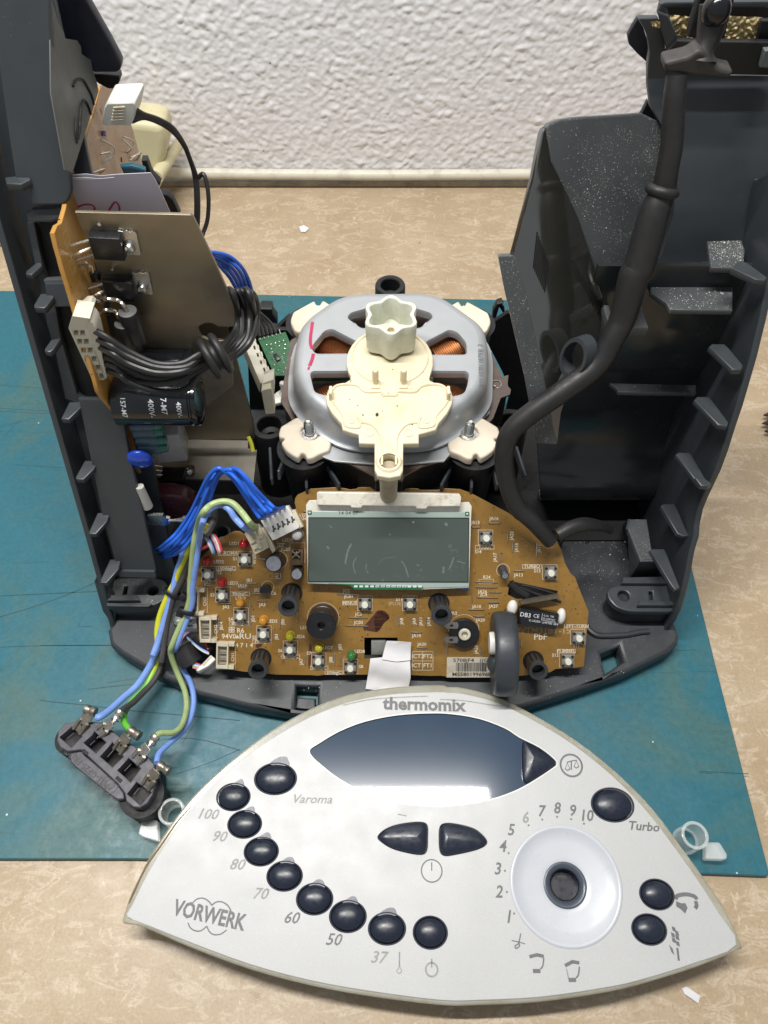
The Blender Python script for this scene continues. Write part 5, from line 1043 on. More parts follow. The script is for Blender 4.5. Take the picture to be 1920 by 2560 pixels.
# display
dh = .62; PD = PL(PC.w(0, 0, dh), PC.x, PC.y)
K0, L0 = (lambda x, y: PD.p('K', x, y)), (lambda x, y: PD.p('L', x, y))
fr0 = [K0(962, 185), K0(985, 152), K0(1040, 150), L0(625, 168), L0(690, 165), L0(710, 195), L0(705, 300), L0(690, 800), L0(360, 812), K0(1180, 775), K0(975, 768)]
bm = NB(); plate(bm, PD.M(0, 0, -.05), fr0, t=.16, bev=.02); dp = O('display_frame', bm, simple('white_display_frame', (.68, .67, .60), .35, dirt=.3, dirtc=(.3, .2, .1), dirtsc=3), cb)
bm = NB(); plate(bm, PD.M(0, 0, .0), [K0(985, 235), L0(690, 240), L0(688, 790), L0(350, 800), L0(340, 815), K0(1330, 800), K0(1300, 775), K0(975, 765)], t=.05, bev=.01); O('glass_carrier', bm, simple('pale_green_glass', (.34, .42, .38), .15, var=.1), cb)
def m_lcd():
    m = NM('display_glass'); c = m.mix(m.noise(.25, 2), (.058, .078, .070), (.085, .105, .092))
    c = m.mix(m.math('MULTIPLY', m.ramp(m.noise(.7, 4, dist=3.5), [(.58, 0.), (.60, 1.), (.62, 0.)]), m.ramp(m.noise(.45, 2), [(.55, 0.), (.62, .5)])), c, (.24, .28, .24)); c = m.mix(m.math('LESS_THAN', m.voro(1.1), .06), c, (.25, .28, .25))
    m.col(c); m.set('Roughness', .12); m.set('Specular IOR Level', .5); return m.m
bm = NB(); plate(bm, PD.M(0, 0, .035), [K0(980, 275), L0(690, 278), L0(685, 758), K0(978, 755)], t=.05, bev=.008); O('display_glass', bm, m_lcd(), cb)
bm = NB(); line(bm, PD.M(0, 0, .042), [K0(984, 279), L0(686, 282), L0(681, 754), K0(982, 751)], .035, True); O('glass_border', bm, void_m, cb, flip=False)
bm = NB(); plate(bm, PD.M(0, 0, .02), [K0(1130, 765), L0(350, 790), L0(335, 812), K0(1320, 810), K0(1290, 780)], t=.04); O('contact_strip', bm, green_m, cb)
for k in range(17):
    x = 1332+k*40.2; q = K0(x, 787) if x < 1700 else None; bm = NB(); box(bm, PD.M(q[0] if q else 0, q[1] if q else 0, .02), .19, .10, .03, .01, 1) if q else None
    if q: O('contact_pad', bm, printw_m, cb)
for k in range(9):
    q = L0(10+k*39.5, 788); bm = NB(); box(bm, PD.M(q[0], q[1], .02), .19, .10, .03, .01, 1); O('contact_pad', bm, printw_m, cb)
for q in (K0(990, 240), L0(675, 250)):
    bm = NB(); box(bm, PD.M(q[0], q[1], .0), .2, .2, .03, .01, 1); O('corner_patch', bm, green_m, cb); bm = NB(); box(bm, PD.M(q[0], q[1], .03), .1, .08, .03, .01, 1); O('contact_pad', bm, printw_m, cb)
q = K0(1275, 245); bm = NB(); text(bm, '14 04 07', PD.M(q[0], q[1], .01), .22, .002, sx=1.25); O('date_print', bm, simple('grey_date', (.08, .09, .08), .5), cb, flip=False)
PE_ = PL(PC.w(0, 0, dh+.35), PC.x, PC.y)
bar = [PE_.p('K', 1042, 95), PE_.p('K', 1060, 88), PE_.p('K', 1200, 90), PE_.p('L', 400, 98), PE_.p('L', 620, 105), PE_.p('L', 632, 125), PE_.p('L', 628, 195), PE_.p('L', 385, 198), PE_.p('L', 370, 215), PE_.p('L', 300, 213), PE_.p('L', 290, 196), PE_.p('K', 1385, 190), PE_.p('K', 1370, 208), PE_.p('K', 1298, 205), PE_.p('K', 1290, 190), PE_.p('K', 1042, 185)]
bm = NB(); plate(bm, PE_.M(), bar, t=.5, bev=.05); O('ribbon_clamp', bm, simple('grubby_white_bar', (.70, .67, .58), .4, dirt=.5, dirtc=(.25, .14, .06), dirtsc=2.5), cb)
for f, x in (('K', 1098), ('K', 1370), ('K', 1575), ('L', 95), ('L', 333), ('L', 555)):
    q = PE_.p(f, x, 158); bm = NB(); lathe(bm, PE_.M(q[0], q[1], -.01), [(.085, 0), (.085, .03), (.06, .03), (.06, 0)], 18); O('pin_mark', bm, simple('bar_pin', (.6, .57, .48), .5), cb)
# glue smears on the display glass
bm = NB()
for st_, w in (([('K', 1300, 470), ('K', 1275, 520), ('K', 1260, 580), ('K', 1255, 620)], .09), ([('K', 1340, 570), ('K', 1315, 610), ('K', 1318, 660), ('K', 1330, 690)], .05), ([('K', 1410, 620), ('K', 1408, 660), ('K', 1425, 690)], .04), ([('L', 190, 600), ('L', 215, 640), ('L', 235, 700), ('L', 240, 720)], .06), ([('L', 575, 570), ('L', 560, 620), ('L', 540, 660)], .07), ([('L', 600, 600), ('L', 660, 615)], .05), ([('L', 500, 640), ('L', 497, 690)], .10), ([('L', 20, 620), ('L', 60, 580), ('L', 150, 570)], .02), ([('K', 1120, 490), ('K', 1132, 510)], .1), ([('K', 1580, 395), ('K', 1588, 410)], .08), ([('L', 510, 320), ('L', 530, 335)], .14)):
    pp = [(v.x, v.y) for v in cr([Vector(PD.p(f, x, y)+(0,)) for f, x, y in st_], 5)]; line(bm, PD.M(0, 0, .04), pp, w)
O('glue_smear', bm, simple('dried_glue', (.14, .17, .145), .4, var=.5, sc=8), cb, flip=False, kind='stuff')
# barcode sticker
st0 = [c_('L', 526, 1312), c_('L', 860, 1312), c_('L', 885, 1462), c_('L', 522, 1462)]
bm = NB(); plate(bm, PC.M(0, 0, .012), st0, t=.01); sk_ = O('barcode_sticker', bm, simple('grubby_label', (.50, .47, .38), .5, var=.15, sc=2, dirt=.5, dirtc=(.18, .11, .05), dirtsc=2), cb)
bm = NB(); x = 592; random.seed(3)
while x < 815:
    w = random.choice((3, 3, 5, 8)); a, b = c_('L', x, 1352), c_('L', x+w, 1418); plate(bm, PC.M(0, 0, .016), [(a[0], a[1]), (b[0], a[1]), (b[0], b[1]), (a[0], b[1])], t=.002); x += w+random.choice((3, 5, 6))
q = c_('L', 648, 1336); text(bm, '5708JF4', PC.M(q[0], q[1], .016), .27, .004, sx=1.25); q = c_('L', 805, 1336); text(bm, '((G)', PC.M(q[0], q[1], .016), .26, .004, sx=1.2)
q = c_('L', 708, 1440); text(bm, 'M55801996968', PC.M(q[0], q[1], .016), .27, .006, sx=1.18); O('barcode_print', bm, printk_m, sk_, flip=False, kind='stuff')
# pin header sockets CN1 CN2 CN3 at the left edge
def header(poly, rows, n, mat=agedp_m, f='K'):
    pp = [c_(f, *p, .3) for p in poly]; bm = NB(); c = sum((Vector(p) for p in pp), Vector((0, 0)))/len(pp)
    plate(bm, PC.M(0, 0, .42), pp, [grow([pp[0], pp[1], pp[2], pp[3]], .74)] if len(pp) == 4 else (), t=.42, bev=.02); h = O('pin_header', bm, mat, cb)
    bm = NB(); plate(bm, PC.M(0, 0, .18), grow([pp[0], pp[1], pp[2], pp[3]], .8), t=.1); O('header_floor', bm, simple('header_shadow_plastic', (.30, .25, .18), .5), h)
    for k in range(rows):
        t = (k+.6)/(rows+.2); a = Vector(pp[0]).lerp(Vector(pp[3]), t); b = Vector(pp[1]).lerp(Vector(pp[2]), t); bm = NB()
        tube(bm, [PC.w(*(a.lerp(b, .22)), n=.36), PC.w(*(a.lerp(b, .78)), n=.36)], .035, 6, 1); O('pin', bm, steel_m, h)
    for t0, t1 in ((-.02, .13), (.87, 1.02)):
        a = Vector(pp[1]).lerp(Vector(pp[2]), t0); b = Vector(pp[1]).lerp(Vector(pp[2]), t1); d = (Vector(pp[1])-Vector(pp[0])).normalized()*.28
        bm = NB(); plate(bm, PC.M(0, 0, .36), [tuple(a), tuple(a+d), tuple(b+d), tuple(b)], t=.36, bev=.02); O('header_wing', bm, mat, h)
header([(172, 1010), (262, 1010), (262, 1200), (180, 1198)], 4, 4); header([(303, 1200), (392, 1205), (388, 1395), (298, 1390)], 4, 4); header([(105, 805), (170, 805), (165, 1000), (100, 998)], 5, 5)
# ------------------------------------------------------------------ power board with heat sink (left)
pb = thing('power_board', 'upright amber circuit board with metal heat sink, black capacitors and transistors inside left shell', 'circuit board', (-12, 26, 2))
XB = -11.95; PP = PXp(XB)
def p_(f, x, y, n=0): return PP.p(f, x, y, n)
lowb = [p_('A', 655, 552), p_('A', 765, 552), p_('A', 800, 640), p_('A', 850, 810), p_('A', 930, 1100)]+[(34.8, 12), (33, 3.2), (23.2, 3.2), p_('B', 870, 1700), p_('B', 770, 1400), p_('B', 665, 1280), p_('B', 640, 1240), p_('B', 625, 1180), p_('B', 470, 640), p_('B', 440, 540), p_('B', 410, 440), p_('B', 395, 380), p_('B', 372, 300), p_('B', 352, 215), p_('B', 372, 165), p_('B', 400, 148), p_('B', 425, 60)]+[p_('A', 470, 1130), p_('A', 560, 850), p_('A', 600, 740), p_('A', 640, 600)]
bm = NB(); plate(bm, PP.M(), lowb, t=.18, bev=.03); O('board', bm, pcb2_m, pb)
upb = [p_('A', *q) for q in [(658, 556), (764, 553), (800, 640), (850, 810), (930, 1100), (960, 1240), (480, 1240), (480, 1128), (575, 850), (612, 740), (650, 600)]]
bm = NB(); plate(bm, PP.M(0, 0, .012), upb, t=.01); O('bare_board_area', bm, pcb2s_m, pb)
sm = NB()
for q in ([(405, 225), (430, 185), (455, 260), (430, 320)], [(443, 415), (470, 355), (495, 425), (472, 482)], [(495, 580), (515, 528), (540, 580), (515, 635)]):
    line(sm, PP.M(0, 0, .006), [p_('B', *a) for a in q], .03, True)
O('diamond_mark', sm, simple('pale_mark', (.62, .50, .25), .6), pb, flip=False)
for pts in ([(652, 905), (680, 950), (688, 1000), (675, 1050)], [(650, 1000), (668, 990), (662, 1060)], [(795, 885), (820, 920), (825, 985)], [(790, 900), (800, 960), (822, 990)], [(840, 1040), (865, 985), (885, 1040)], [(602, 1120), (625, 1095), (650, 1120)], [(845, 1020), (860, 1000), (870, 1045)], [(648, 700), (658, 740)]):
    bm = NB(); tube(bm, [PP.w(*p_('A', *a), n=.02 if i in (0, len(pts)-1) else .35) for i, a in enumerate(pts)], .035, 6, 4); O('jumper', bm, jw, pb)
bm = NB(); tube(bm, [PP.w(*p_('A', 658, 850), n=.1), PP.w(*p_('A', 660, 880), n=.1)], .09, 8); O('glass_diode', bm, simple('violet_diode', (.2, .2, .55), .2), pb)
for x0, y0, x1, y1 in ((752, 620, 765, 665), (782, 1020, 785, 1050)):
    bm = NB(); tube(bm, [PP.w(*p_('A', x0, y0), n=.01), PP.w(*p_('A', x1, y1), n=.01)], .05, 6); O('board_slot', bm, void_m, pb)
# heat sink: upper plate, lower plate bent into a shelf
ys = 25.0; PH = PY(ys); hp = [(487, 80), (1235, 100), (1250, 112), (1400, 420), (1520, 700, 0), (1560, 800), (1545, 822), (1420, 820), (1405, 870), (1330, 900), (1290, 870), (1285, 830), (1180, 1050), (1000, 1400), (900, 1500), (860, 1100), (800, 900), (700, 640)]
notch = PH.ps('B', [(1300, 815), (1350, 795), (1400, 805), (1432, 850), (1428, 900), (1340, 900), (1285, 870)])
hp = [(487, 80), (1235, 98), (1252, 112), (1400, 420), (1480, 600), (1555, 790), (1545, 820), (1415, 822), (1380, 800), (1330, 797), (1290, 818), (1285, 850), (1310, 890), (1370, 910), (1500, 915), (1510, 1200), (1200, 1440), (900, 1440), (800, 900), (640, 480)]
bm = NB(); plate(bm, PH.M(), [q[:2] for q in PH.ps('B', hp)], t=.16, bev=.02); O('heat_sink', bm, sink_m, pb)
y2 = 26.2; PH2 = PY(y2); hl = [(1150, 740), (1450, 740), (1500, 910), (1560, 1130), (1640, 1440), (1655, 1545), (1180, 1555), (1180, 1440), (800, 1440), (820, 1100)]
bm = NB(); plate(bm, PH2.M(), [q[:2] for q in PH2.ps('B', hl)], t=.16, bev=.01); O('heat_sink_lower', bm, sink_m, pb)
zc = aty('C', 1180, 258, y2).z; PSf = PZ(zc)
bm = NB(); sf = PSf.ps('C', [(1180, 256), (1608, 262), (1606, 312), (1650, 322), (1665, 322), (1640, 560), (1620, 602), (1565, 595), (1548, 520), (900, 500), (880, 420), (960, 300)]); plate(bm, PSf.M(), sf, t=.14, bev=.01); O('heat_sink_shelf', bm, simple('dusty_sheet', (.36, .33, .28), .5, .6, var=.15, sc=.8, dust=.16, dustc=(.08, .06, .04), dsc=7), pb)
P = PY(PSf.p('C', 1200, 500)[1]); bm = NB(); plate(bm, P.M(), P.ps('C', [(900, 498), (1560, 512), (1575, 600), (1540, 612), (960, 610)]), t=.12); O('shelf_flange', bm, simple('dull_flange', (.12, .115, .11), .5, .6), pb)
# embossed letters on the lower plate
bm = NB(); 
for s, x, y in (('M', 1465, 1160), ('18', 1475, 1250), ('0', 1510, 1350)):
    q = PH2.p('B', x, y); text(bm, s, PH2.M(q[0], q[1], .01, -PI/2), .6, -.01)
O('stamped_letters', bm, simple('stamped_metal', (.30, .27, .22), .4, .8), pb)
# power transistors on the plate
def trans(f, bx, by, tx, ty, sc=1.0, yp=ys, ang=-.06):
    q = PH.p(f, bx, by); m = PH.M(q[0], q[1], 0, ang); bm = NB(); box(bm, m, 1.5*sc, 1.3*sc, .62*sc, .05); o = O('transistor', bm, dark_m, pb)
    bm = NB(); cyl(bm, m @ TR(-.15, .85, .0), .07, .14, 12); O('mould_pip', bm, steel_m, o)
    q = PH.p(f, tx, ty); m2 = PH.M(q[0], q[1], 0, ang); bm = NB(); plate(bm, m2 @ TR(0, 0, .14), [(q[0]*.72, q[1]*.78) for q in rnd([(-.55, -.75), (.45, -.75), (.5, .6), (.3, .72), (.2, .62), (.0, .72), (-.2, .62), (-.45, .68)], .05)], t=.14, bev=.015); O('metal_tab', bm, simple('tab_steel', (.55, .54, .52), .3, 1, var=.15), o)
    bm = NB(); lathe(bm, m2 @ TR(.0, -.15, .14), [(.22, 0), (.23, .12), (.17, .24), (.08, .26), (.07, .18), (0, .18)], 20); O('screw', bm, steel_m, o)
    for k in range(3):
        a = m @ Vector((-.72*sc, (.35-.42*k)*sc, .3)); b = Vector((XB+.02, a.y+(-.2 if k != 1 else -.35), a.z-.12)); mid = a.lerp(b, .5)+Vector((0, -.15 if k == 1 else 0, .08 if k == 1 else 0)); bm = NB(); tube(bm, [a, mid, b], .06, 6, 3); O('lead', bm, jw, o)
    return o
trans('B', 708, 268, 842, 262, .80); trans('B', 785, 545, 925, 525, .78)
# diodes with thick bent leads
for (x0, y0, x1, y1, x2, y2_, dz) in ((625, 660, 760, 650, 825, 720, 0), (622, 735, 740, 720, 800, 795, 0)):
    a = PP.w(*p_('B', x0, y0), n=0); e = aty('B', x2, y2_, 24.0); md = aty('B', x1, y1, 24.2); m1 = aty('B', (x0+x1)/2, (y0+y1)/2-12, 24.1)
    bm = NB(); tube(bm, [a, a+Vector((.3, 0, .05)), m1, md, e+Vector((-.08, 0, .35)), e], .085, 8); dl = O('lead', bm, jw, pb)
    bm = NB(); lathe(bm, MA(e+Vector((0, 0, -1.6)), (0, 0, 1)), [(0, 0), (.42, 0), (.42, 1.5), (.38, 1.56), (0, 1.58)], 26); O('diode', bm, dark_m, pb)
    bm = NB(); lathe(bm, MA(e+Vector((0, 0, .0)), (0, 0, 1)), [(.38, 0), (.36, .012), (0, .012)], 26); O('diode_top', bm, simple('grey_diode_top', (.09, .09, .09), .5), dl)
# small jumpers in the middle
for pts in ([(540, 400), (548, 450)], [(510, 425), (530, 420), (545, 470)], [(578, 552), (600, 570), (602, 605)], [(580, 632), (590, 655), (612, 690)], [(640, 636), (665, 628), (672, 600)], [(650, 705), (680, 700), (688, 660)], [(680, 745), (705, 745), (700, 795)], [(715, 800), (745, 815), (750, 830)]):
    bm = NB(); tube(bm, [PP.w(*p_('B', *a), n=.05+.3*(i > 0)) for i, a in enumerate(pts)], .045, 6, 4); O('jumper', bm, jw, pb)
bm = NB(); tube(bm, [PP.w(*p_('B', 560, 470), n=.3), PP.w(*p_('B', 575, 520), n=.3)], .2, 12, 2); O('small_capacitor', bm, dark_m, pb)
# large capacitor lying on its side
def lcap(f, x, y, yy, r, x1, texts=True, mat=darkgl_m):
    c = aty(f, x, y, yy); m = MA(Vector((XB+.1, c.y, c.z)), (1, 0, 0), (0, 0, 1)); L_ = x1-XB-.1
    bm = NB(); lathe(bm, m, [(0, 0), (r, 0), (r, L_-.35), (r-.06, L_-.3), (r-.06, L_-.24), (r, L_-.18), (r, L_-.04), (r-.05, L_), (r-.2, L_), (r-.22, L_-.03), (0, L_-.03)], 44); o = O('capacitor', bm, mat, pb)
    return o, c, m
o1, c1, m1 = lcap('B', 900, 1300, 22.9, 1.12, -8.2)
def wraptext(par, s, c, r, x, ang, h, sx=1):
    bm = NB(); text(bm, s, Matrix.Identity(4), h, .004, sx=sx)
    for v in bm.verts:                     # letters run round the can
        u, w = v.co.x, v.co.y; t = ang+u/r; v.co = Vector((x+w, c.y-r*1.004*math.sin(t), c.z+r*1.004*math.cos(t)))
    O('can_print', bm, printw_m, par, flip=False)
for s, x, a, h in (('400V-', -10.1, 1.05, .42), ('7-M7', -9.55, .95, .42), ('157-M7', -11.3, 1.0, .36), ('400V-', -8.9, 1.1, .36)): wraptext(o1, s, c1, 1.12, x, a, h*.85)
o2, c2, m2 = lcap('B', 900, 1100, 24.5, .98, -8.6); 
for s, x, a in (('5 U', -9.2, .9), ('F1 4', -10.2, .75), ('IC', -10.9, .7)): wraptext(o2, s, c2, .98, x, a, .33)
a = aty('B', 1020, 995, 25.6); bm = NB(); plate(bm, PY(25.2).M(), rnd(PY(25.2).ps('B', [(905, 990), (1000, 965), (1100, 965), (1140, 990), (1125, 1040), (960, 1060)]), .1), t=1.2, bev=.05); O('ferrite_block', bm, dark_m, pb)
bm = NB(); P = PY(25.1); line(bm, P.M(0, 0, .2), P.ps('B', [(950, 1000), (1070, 1002), (1120, 1030)]), .05); O('block_edge', bm, simple('grey_edge', (.1, .1, .1), .4), pb, flip=False)
# resistors and clear block
for i, (x0, y0, x1, y1) in enumerate(((850, 1460, 1000, 1458), (870, 1505, 1010, 1500), (890, 1555, 1030, 1555), (905, 1605, 1040, 1605))):
    a, b = aty('B', x0, y0, 22.6-.1*i), aty('B', x1, y1, 22.6-.1*i); bm = NB(); tube(bm, [a, b], .30, 14, 1); r_ = O('sleeved_resistor', bm, simple('blue_green_sleeve', (.06, .11, .14), .3, var=.3, sc=2), pb)
    bm = NB(); tube(bm, [b, b+Vector((.35, 0, 0))], [.27, .20], 14, 1); O('clear_sleeve_end', bm, simple('green_sleeve_end', (.03, .14, .11), .15), r_)
bm = NB(); q = aty('C', 1090, 240, 24.0); box(bm, TR(q.x-.1, q.y, q.z-1.1) @ Matrix.Rotation(.12, 4, 'Z'), 1.7, 1.5, 2.1, .06); O('white_relay', bm, simple('waxy_white', (.42, .42, .40), .3, var=.1, sc=2), pb)
bm = NB(); q = aty('C', 905, 385, 21.6); sphere(bm, TR(q), .62, (1.0, .45, 1.0), 24); O('varistor', bm, simple('royal_blue', (.008, .05, .45), .15, coat=.5), pb, ang=80)
q = aty('C', 1110, 455, 23.6); bm = NB(); box(bm, TR(q.x, q.y, zc), 1.2, .9, .45, .04); tq = O('transistor', bm, dark_m, pb)
bm = NB(); q2 = PSf.p('C', 1225, 465); plate(bm, PSf.M(0, 0, .12), rnd(PSf.ps('C', [(1180, 428), (1262, 432), (1268, 470), (1260, 502), (1172, 498)]), .06), t=.1, bev=.01); O('metal_tab', bm, simple('tab_steel', (.55, .54, .52), .3, 1, var=.15), tq)
bm = NB(); lathe(bm, TR(q2[0], q2[1], zc+.12), [(.2, 0), (.2, .1), (.14, .16), (.05, .16), (.05, .1), (0, .1)], 18); O('screw', bm, steel_m, tq)
for k in range(3):
    a = aty('C', 1050, 430+k*28, 23.4); b = aty('C', 960, 425+k*32, 23.3); bm = NB(); tube(bm, [a, a.lerp(b, .5)+Vector((0, 0, .06)), b], .05, 6, 3); O('lead', bm, jw, tq)
# dark red film capacitor, spade terminal
P = PY(21.8); bm = NB(); plate(bm, P.M(), rnd(P.ps('C', [(950, 625), (1100, 622), (1200, 640), (1262, 675), (1275, 710), (1230, 780), (950, 780)]), .25, 5), t=.9, bev=.2, res=3); O('film_capacitor', bm, simple('dark_red_epoxy', (.085, .022, .026), .28, var=.2), pb)
P = PY(20.5); bm = NB(); pp = P.ps('C', [(955, 748), (1055, 748), (1075, 765), (1100, 772), (1105, 800), (1070, 815), (960, 805)]); plate(bm, P.M(), pp, t=.15, bev=0); sp_ = O('spade_terminal', bm, steel_m, pb)
a, b = aty('C', 1095, 782, 20.5), aty('C', 1190, 775, 20.5); bm = NB(); tube(bm, [a, a.lerp(b, .5), b], [.08, .1, .17], 10, 2); O('crimp', bm, steel_m, sp_)
a, b, c = aty('C', 1190, 775, 20.5), aty('C', 1300, 765, 20.6), aty('C', 1360, 790, 20.8); bm = NB(); tube(bm, [a, b, c, c+Vector((-.1, .2, -1.6))], .20, 10); O('grey_lead', bm, w_grey, sp_)
a, b = aty('C', 905, 560, 21.0), aty('C', 955, 690, 20.8); bm = NB(); tube(bm, [a, b], [.2, .28], 10, 2); O('fibre_sleeve', bm, simple('white_sleeve', (.45, .44, .40), .7), pb)
# connector sockets on the board: top white plug with black leads, twelve-way socket at the middle
tp = thing('top_plug', 'translucent white six-way plug with black leads at the top of the upright board', 'plug', (-11, 28, 22))
Pt = PY(27.6); q = [(690, 668), (870, 662), (878, 690), (855, 800), (845, 818), (668, 815), (658, 790), (672, 700)]
xs_ = 0
pt_ = [aty('A', x, y, 28.6) for x, y in q]; bm = NB(); prism(bm, pt_, (.2, 1.1, .15)); bmesh.ops.bevel(bm, geom=bm.edges[:], offset=.05, segments=1, affect='EDGES'); O('plug_housing', bm, simple('milky_white_plug', (.66, .67, .62), .3, var=.06), tp)
for k in range(5):
    a = aty('A', 735-k*3, 698+k*20, 28.6); bm = NB(); tube(bm, [a, a+Vector((.45, 0, .03))], .04, 6, 1); O('rib', bm, agedp_m, tp)
LB = [(868, 700, .0), (866, 720, .0), (862, 742, 0), (858, 765, 0), (855, 785, 0)]
ends = [(1290, 1480), (1280, 1420), (1268, 1400), (1275, 1440), (1310, 1535)]
for i, (x, y, _) in enumerate(LB):
    o_ = i*9
    pts = [aty('A', x, y, 29), aty('A', 930, 740+o_*.6, 29.4), aty('A', 1030, 775+o_*.5, 30), aty('A', 1120, 830+o_*.6, 30.5), aty('A', 1190, 930+o_*.3, 31), aty('A', 1230, 1030, 31), aty('A', 1262+o_*.35, 1150, 31)]
    pts += [aty('A', 1272+i*4, 1300, 30.5), aty('A', 1268+i*4, 1460, 30), aty('A', 1258, 1600, 29.5), aty('B', 1290, 500, 28.5)] if i < 4 else [aty('A', 1320, 1130, 31), aty('A', 1350, 1260, 30.5), aty('A', 1345, 1420, 30), aty('A', 1310, 1530, 29.5), aty('B', 1290, 330, 28.5)]
    bm = NB(); tube(bm, pts, .10 if i < 4 else .10, 8); O('black_lead', bm, w_black, tp)
# paper note
P = PY(26.4); nt = thing('paper_note', 'folded white paper note with red pen strokes tucked behind the heat sink', 'paper', (-10, 26.4, 20))
npoly = [(455, 1135), (560, 1128), (650, 1140), (760, 1130), (975, 1120), (1010, 1170), (1110, 1390), (500, 1420), (470, 1250)]
bm = NB(); plate(bm, P.M(), P.ps('A', npoly), t=.03); O('sheet', bm, lav_m, nt)
bm = NB(); P2 = PY(26.32); plate(bm, P2.M(), P2.ps('A', [(460, 1165), (600, 1165), (740, 1150), (640, 1158), (560, 1150), (458, 1150)]), t=.02); O('fold', bm, paper_m, nt)
bm = NB()
for st_ in ([(505, 1340), (545, 1325), (590, 1325), (615, 1345), (605, 1365), (580, 1378)], [(697, 1380), (720, 1340), (745, 1308), (765, 1320), (775, 1350), (772, 1385)]):
    line(bm, P.M(0, 0, .02), [(v.x, v.y) for v in cr([Vector(P.p('A', *a)+(0,)) for a in st_], 5)], .07)
O('pen_stroke', bm, ink_m, nt, flip=False)
P = PY(27.5); bm = NB(); plate(bm, P.M(), P.ps('A', [(775, 1080), (850, 1072), (900, 1085), (940, 1105), (940, 1130), (800, 1135)]), t=.3, bev=.1); O('blue_component', bm, simple('petrol_blue', (.02, .09, .13), .3), pb)
# twelve-way socket with thick black leads through a rubber grommet
tw = thing('twelve_way_plug', 'cream twelve-way plug with thick black leads and rubber grommet, clipped to the upright board', 'plug', (-12, 22, 14))
Pq = PY(22.3); wh = simple('ivory_plug_plastic', (.64, .61, .50), .4, var=.08, sc=2)
body_ = [(445, 800), (470, 752), (520, 752), (535, 705), (575, 700), (580, 760), (560, 840), (690, 1155), (660, 1168), (600, 1165), (545, 1050), (490, 900), (443, 825)]
slots_ = []; cells = []
for k in range(6):
    cx, cy = 512+k*25, 862+k*56
    for dx in (-22, 20): cells.append([(cx+dx-17, cy-16), (cx+dx+15, cy-16), (cx+dx+19, cy+16), (cx+dx-12, cy+16)])
body_ = [(443, 830), (555, 830), (692, 1155), (670, 1168), (598, 1168)]
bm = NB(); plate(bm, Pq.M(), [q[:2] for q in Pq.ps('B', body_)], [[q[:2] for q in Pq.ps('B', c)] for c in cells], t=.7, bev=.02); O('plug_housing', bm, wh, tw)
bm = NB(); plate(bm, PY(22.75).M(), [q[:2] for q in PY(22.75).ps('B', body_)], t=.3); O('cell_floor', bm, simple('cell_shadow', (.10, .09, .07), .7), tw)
bm = NB()
for k in range(6):
    cx, cy = 500+k*22.5, 862+k*56; a = aty('B', cx-2, cy, 22.28); box(bm, MA(a, (0, -1, 0), (1, 0, 0)), .5, .09, .05, .01)
bm.free()
bm = NB(); pr3 = [aty('B', *q, 22.3) for q in ((443, 830), (470, 752), (582, 768), (556, 832))]; prism(bm, pr3, (0, .9, .0)); O('plug_head', bm, wh, tw)
bm = NB(); pr3 = [aty('B', *q, 22.9) for q in ((470, 752), (490, 745), (545, 702), (578, 700), (600, 720), (585, 768))]; prism(bm, pr3, (0, .7, 0)); O('plug_latch', bm, wh, tw)
bm = NB(); pr3 = [aty('B', *q, 22.3) for q in ((556, 830), (575, 780), (600, 800), (625, 850), (692, 1150), (680, 1160))]; prism(bm, pr3, (0, .8, .0)); O('plug_side', bm, wh, tw)
gc = aty('B', 1400, 1010, 22.6)
exits = [(585, 835), (610, 890), (630, 945), (648, 1000), (665, 1050), (688, 1100)]
mids = [(830, 980, 1010, 1060, 1180, 1060), (820, 1010, 1010, 1085, 1200, 1085), (830, 1060, 1010, 1120, 1190, 1110), (840, 1100, 1000, 1160, 1190, 1130), (840, 1160, 1000, 1190, 1180, 1160), (840, 1180, 1020, 1240, 1200, 1230)]
jt = [0, 2, 1, 4, 3, 5]
for i, (e, m_) in enumerate(zip(exits, mids)):
    yy = 22.2-.16*(i % 3)
    pts = [aty('B', *e, 22.6), aty('B', e[0]+90, e[1]+(45 if i < 3 else 35), yy), aty('B', m_[0], m_[1], yy-.2), aty('B', m_[2], m_[3], yy-.4), aty('B', m_[4], m_[5], yy-.3), aty('B', 1300, 1000+i*22, 22.3), aty('B', 1400, 990+i*12, 22.7), aty('B', 1455+i*12, 935+i*16, 23.4), aty('B', 1520+i*20, 860+i*12, 24.4-.1*i), aty('B', 1545+jt[i]*24, 760, 25.0+.2*(i % 2)), aty('B', 1520+jt[i]*27, 630+14*(i % 2), 25.0+.3*(i % 3)), aty('B', 1484+jt[i]*27, 580+10*(i % 3), 25.4), aty('B', 1455+jt[i]*22, 640, 26.0), aty('B', 1450+i*20, 760, 26.3)]
    bm = NB(); tube(bm, pts, .142, 10); O('thick_black_lead', bm, w_black, tw)
P = None; dirg = (aty('B', 1480, 930, 23.0)-aty('B', 1280, 1040, 22.3)).normalized()
bm = NB(); lathe(bm, MA(gc-dirg*.45, dirg) @ Matrix.Scale(.86, 4), [(.5, -.05), (.95, .0), (1.05, .08), (1.08, .22), (1.0, .34), (.72, .38), (.68, .48), (.72, .58), (1.0, .62), (1.08, .74), (1.02, .9), (.85, .98), (.4, 1.0)], 40); O('rubber_grommet', bm, rubber_m, tw, ang=60)
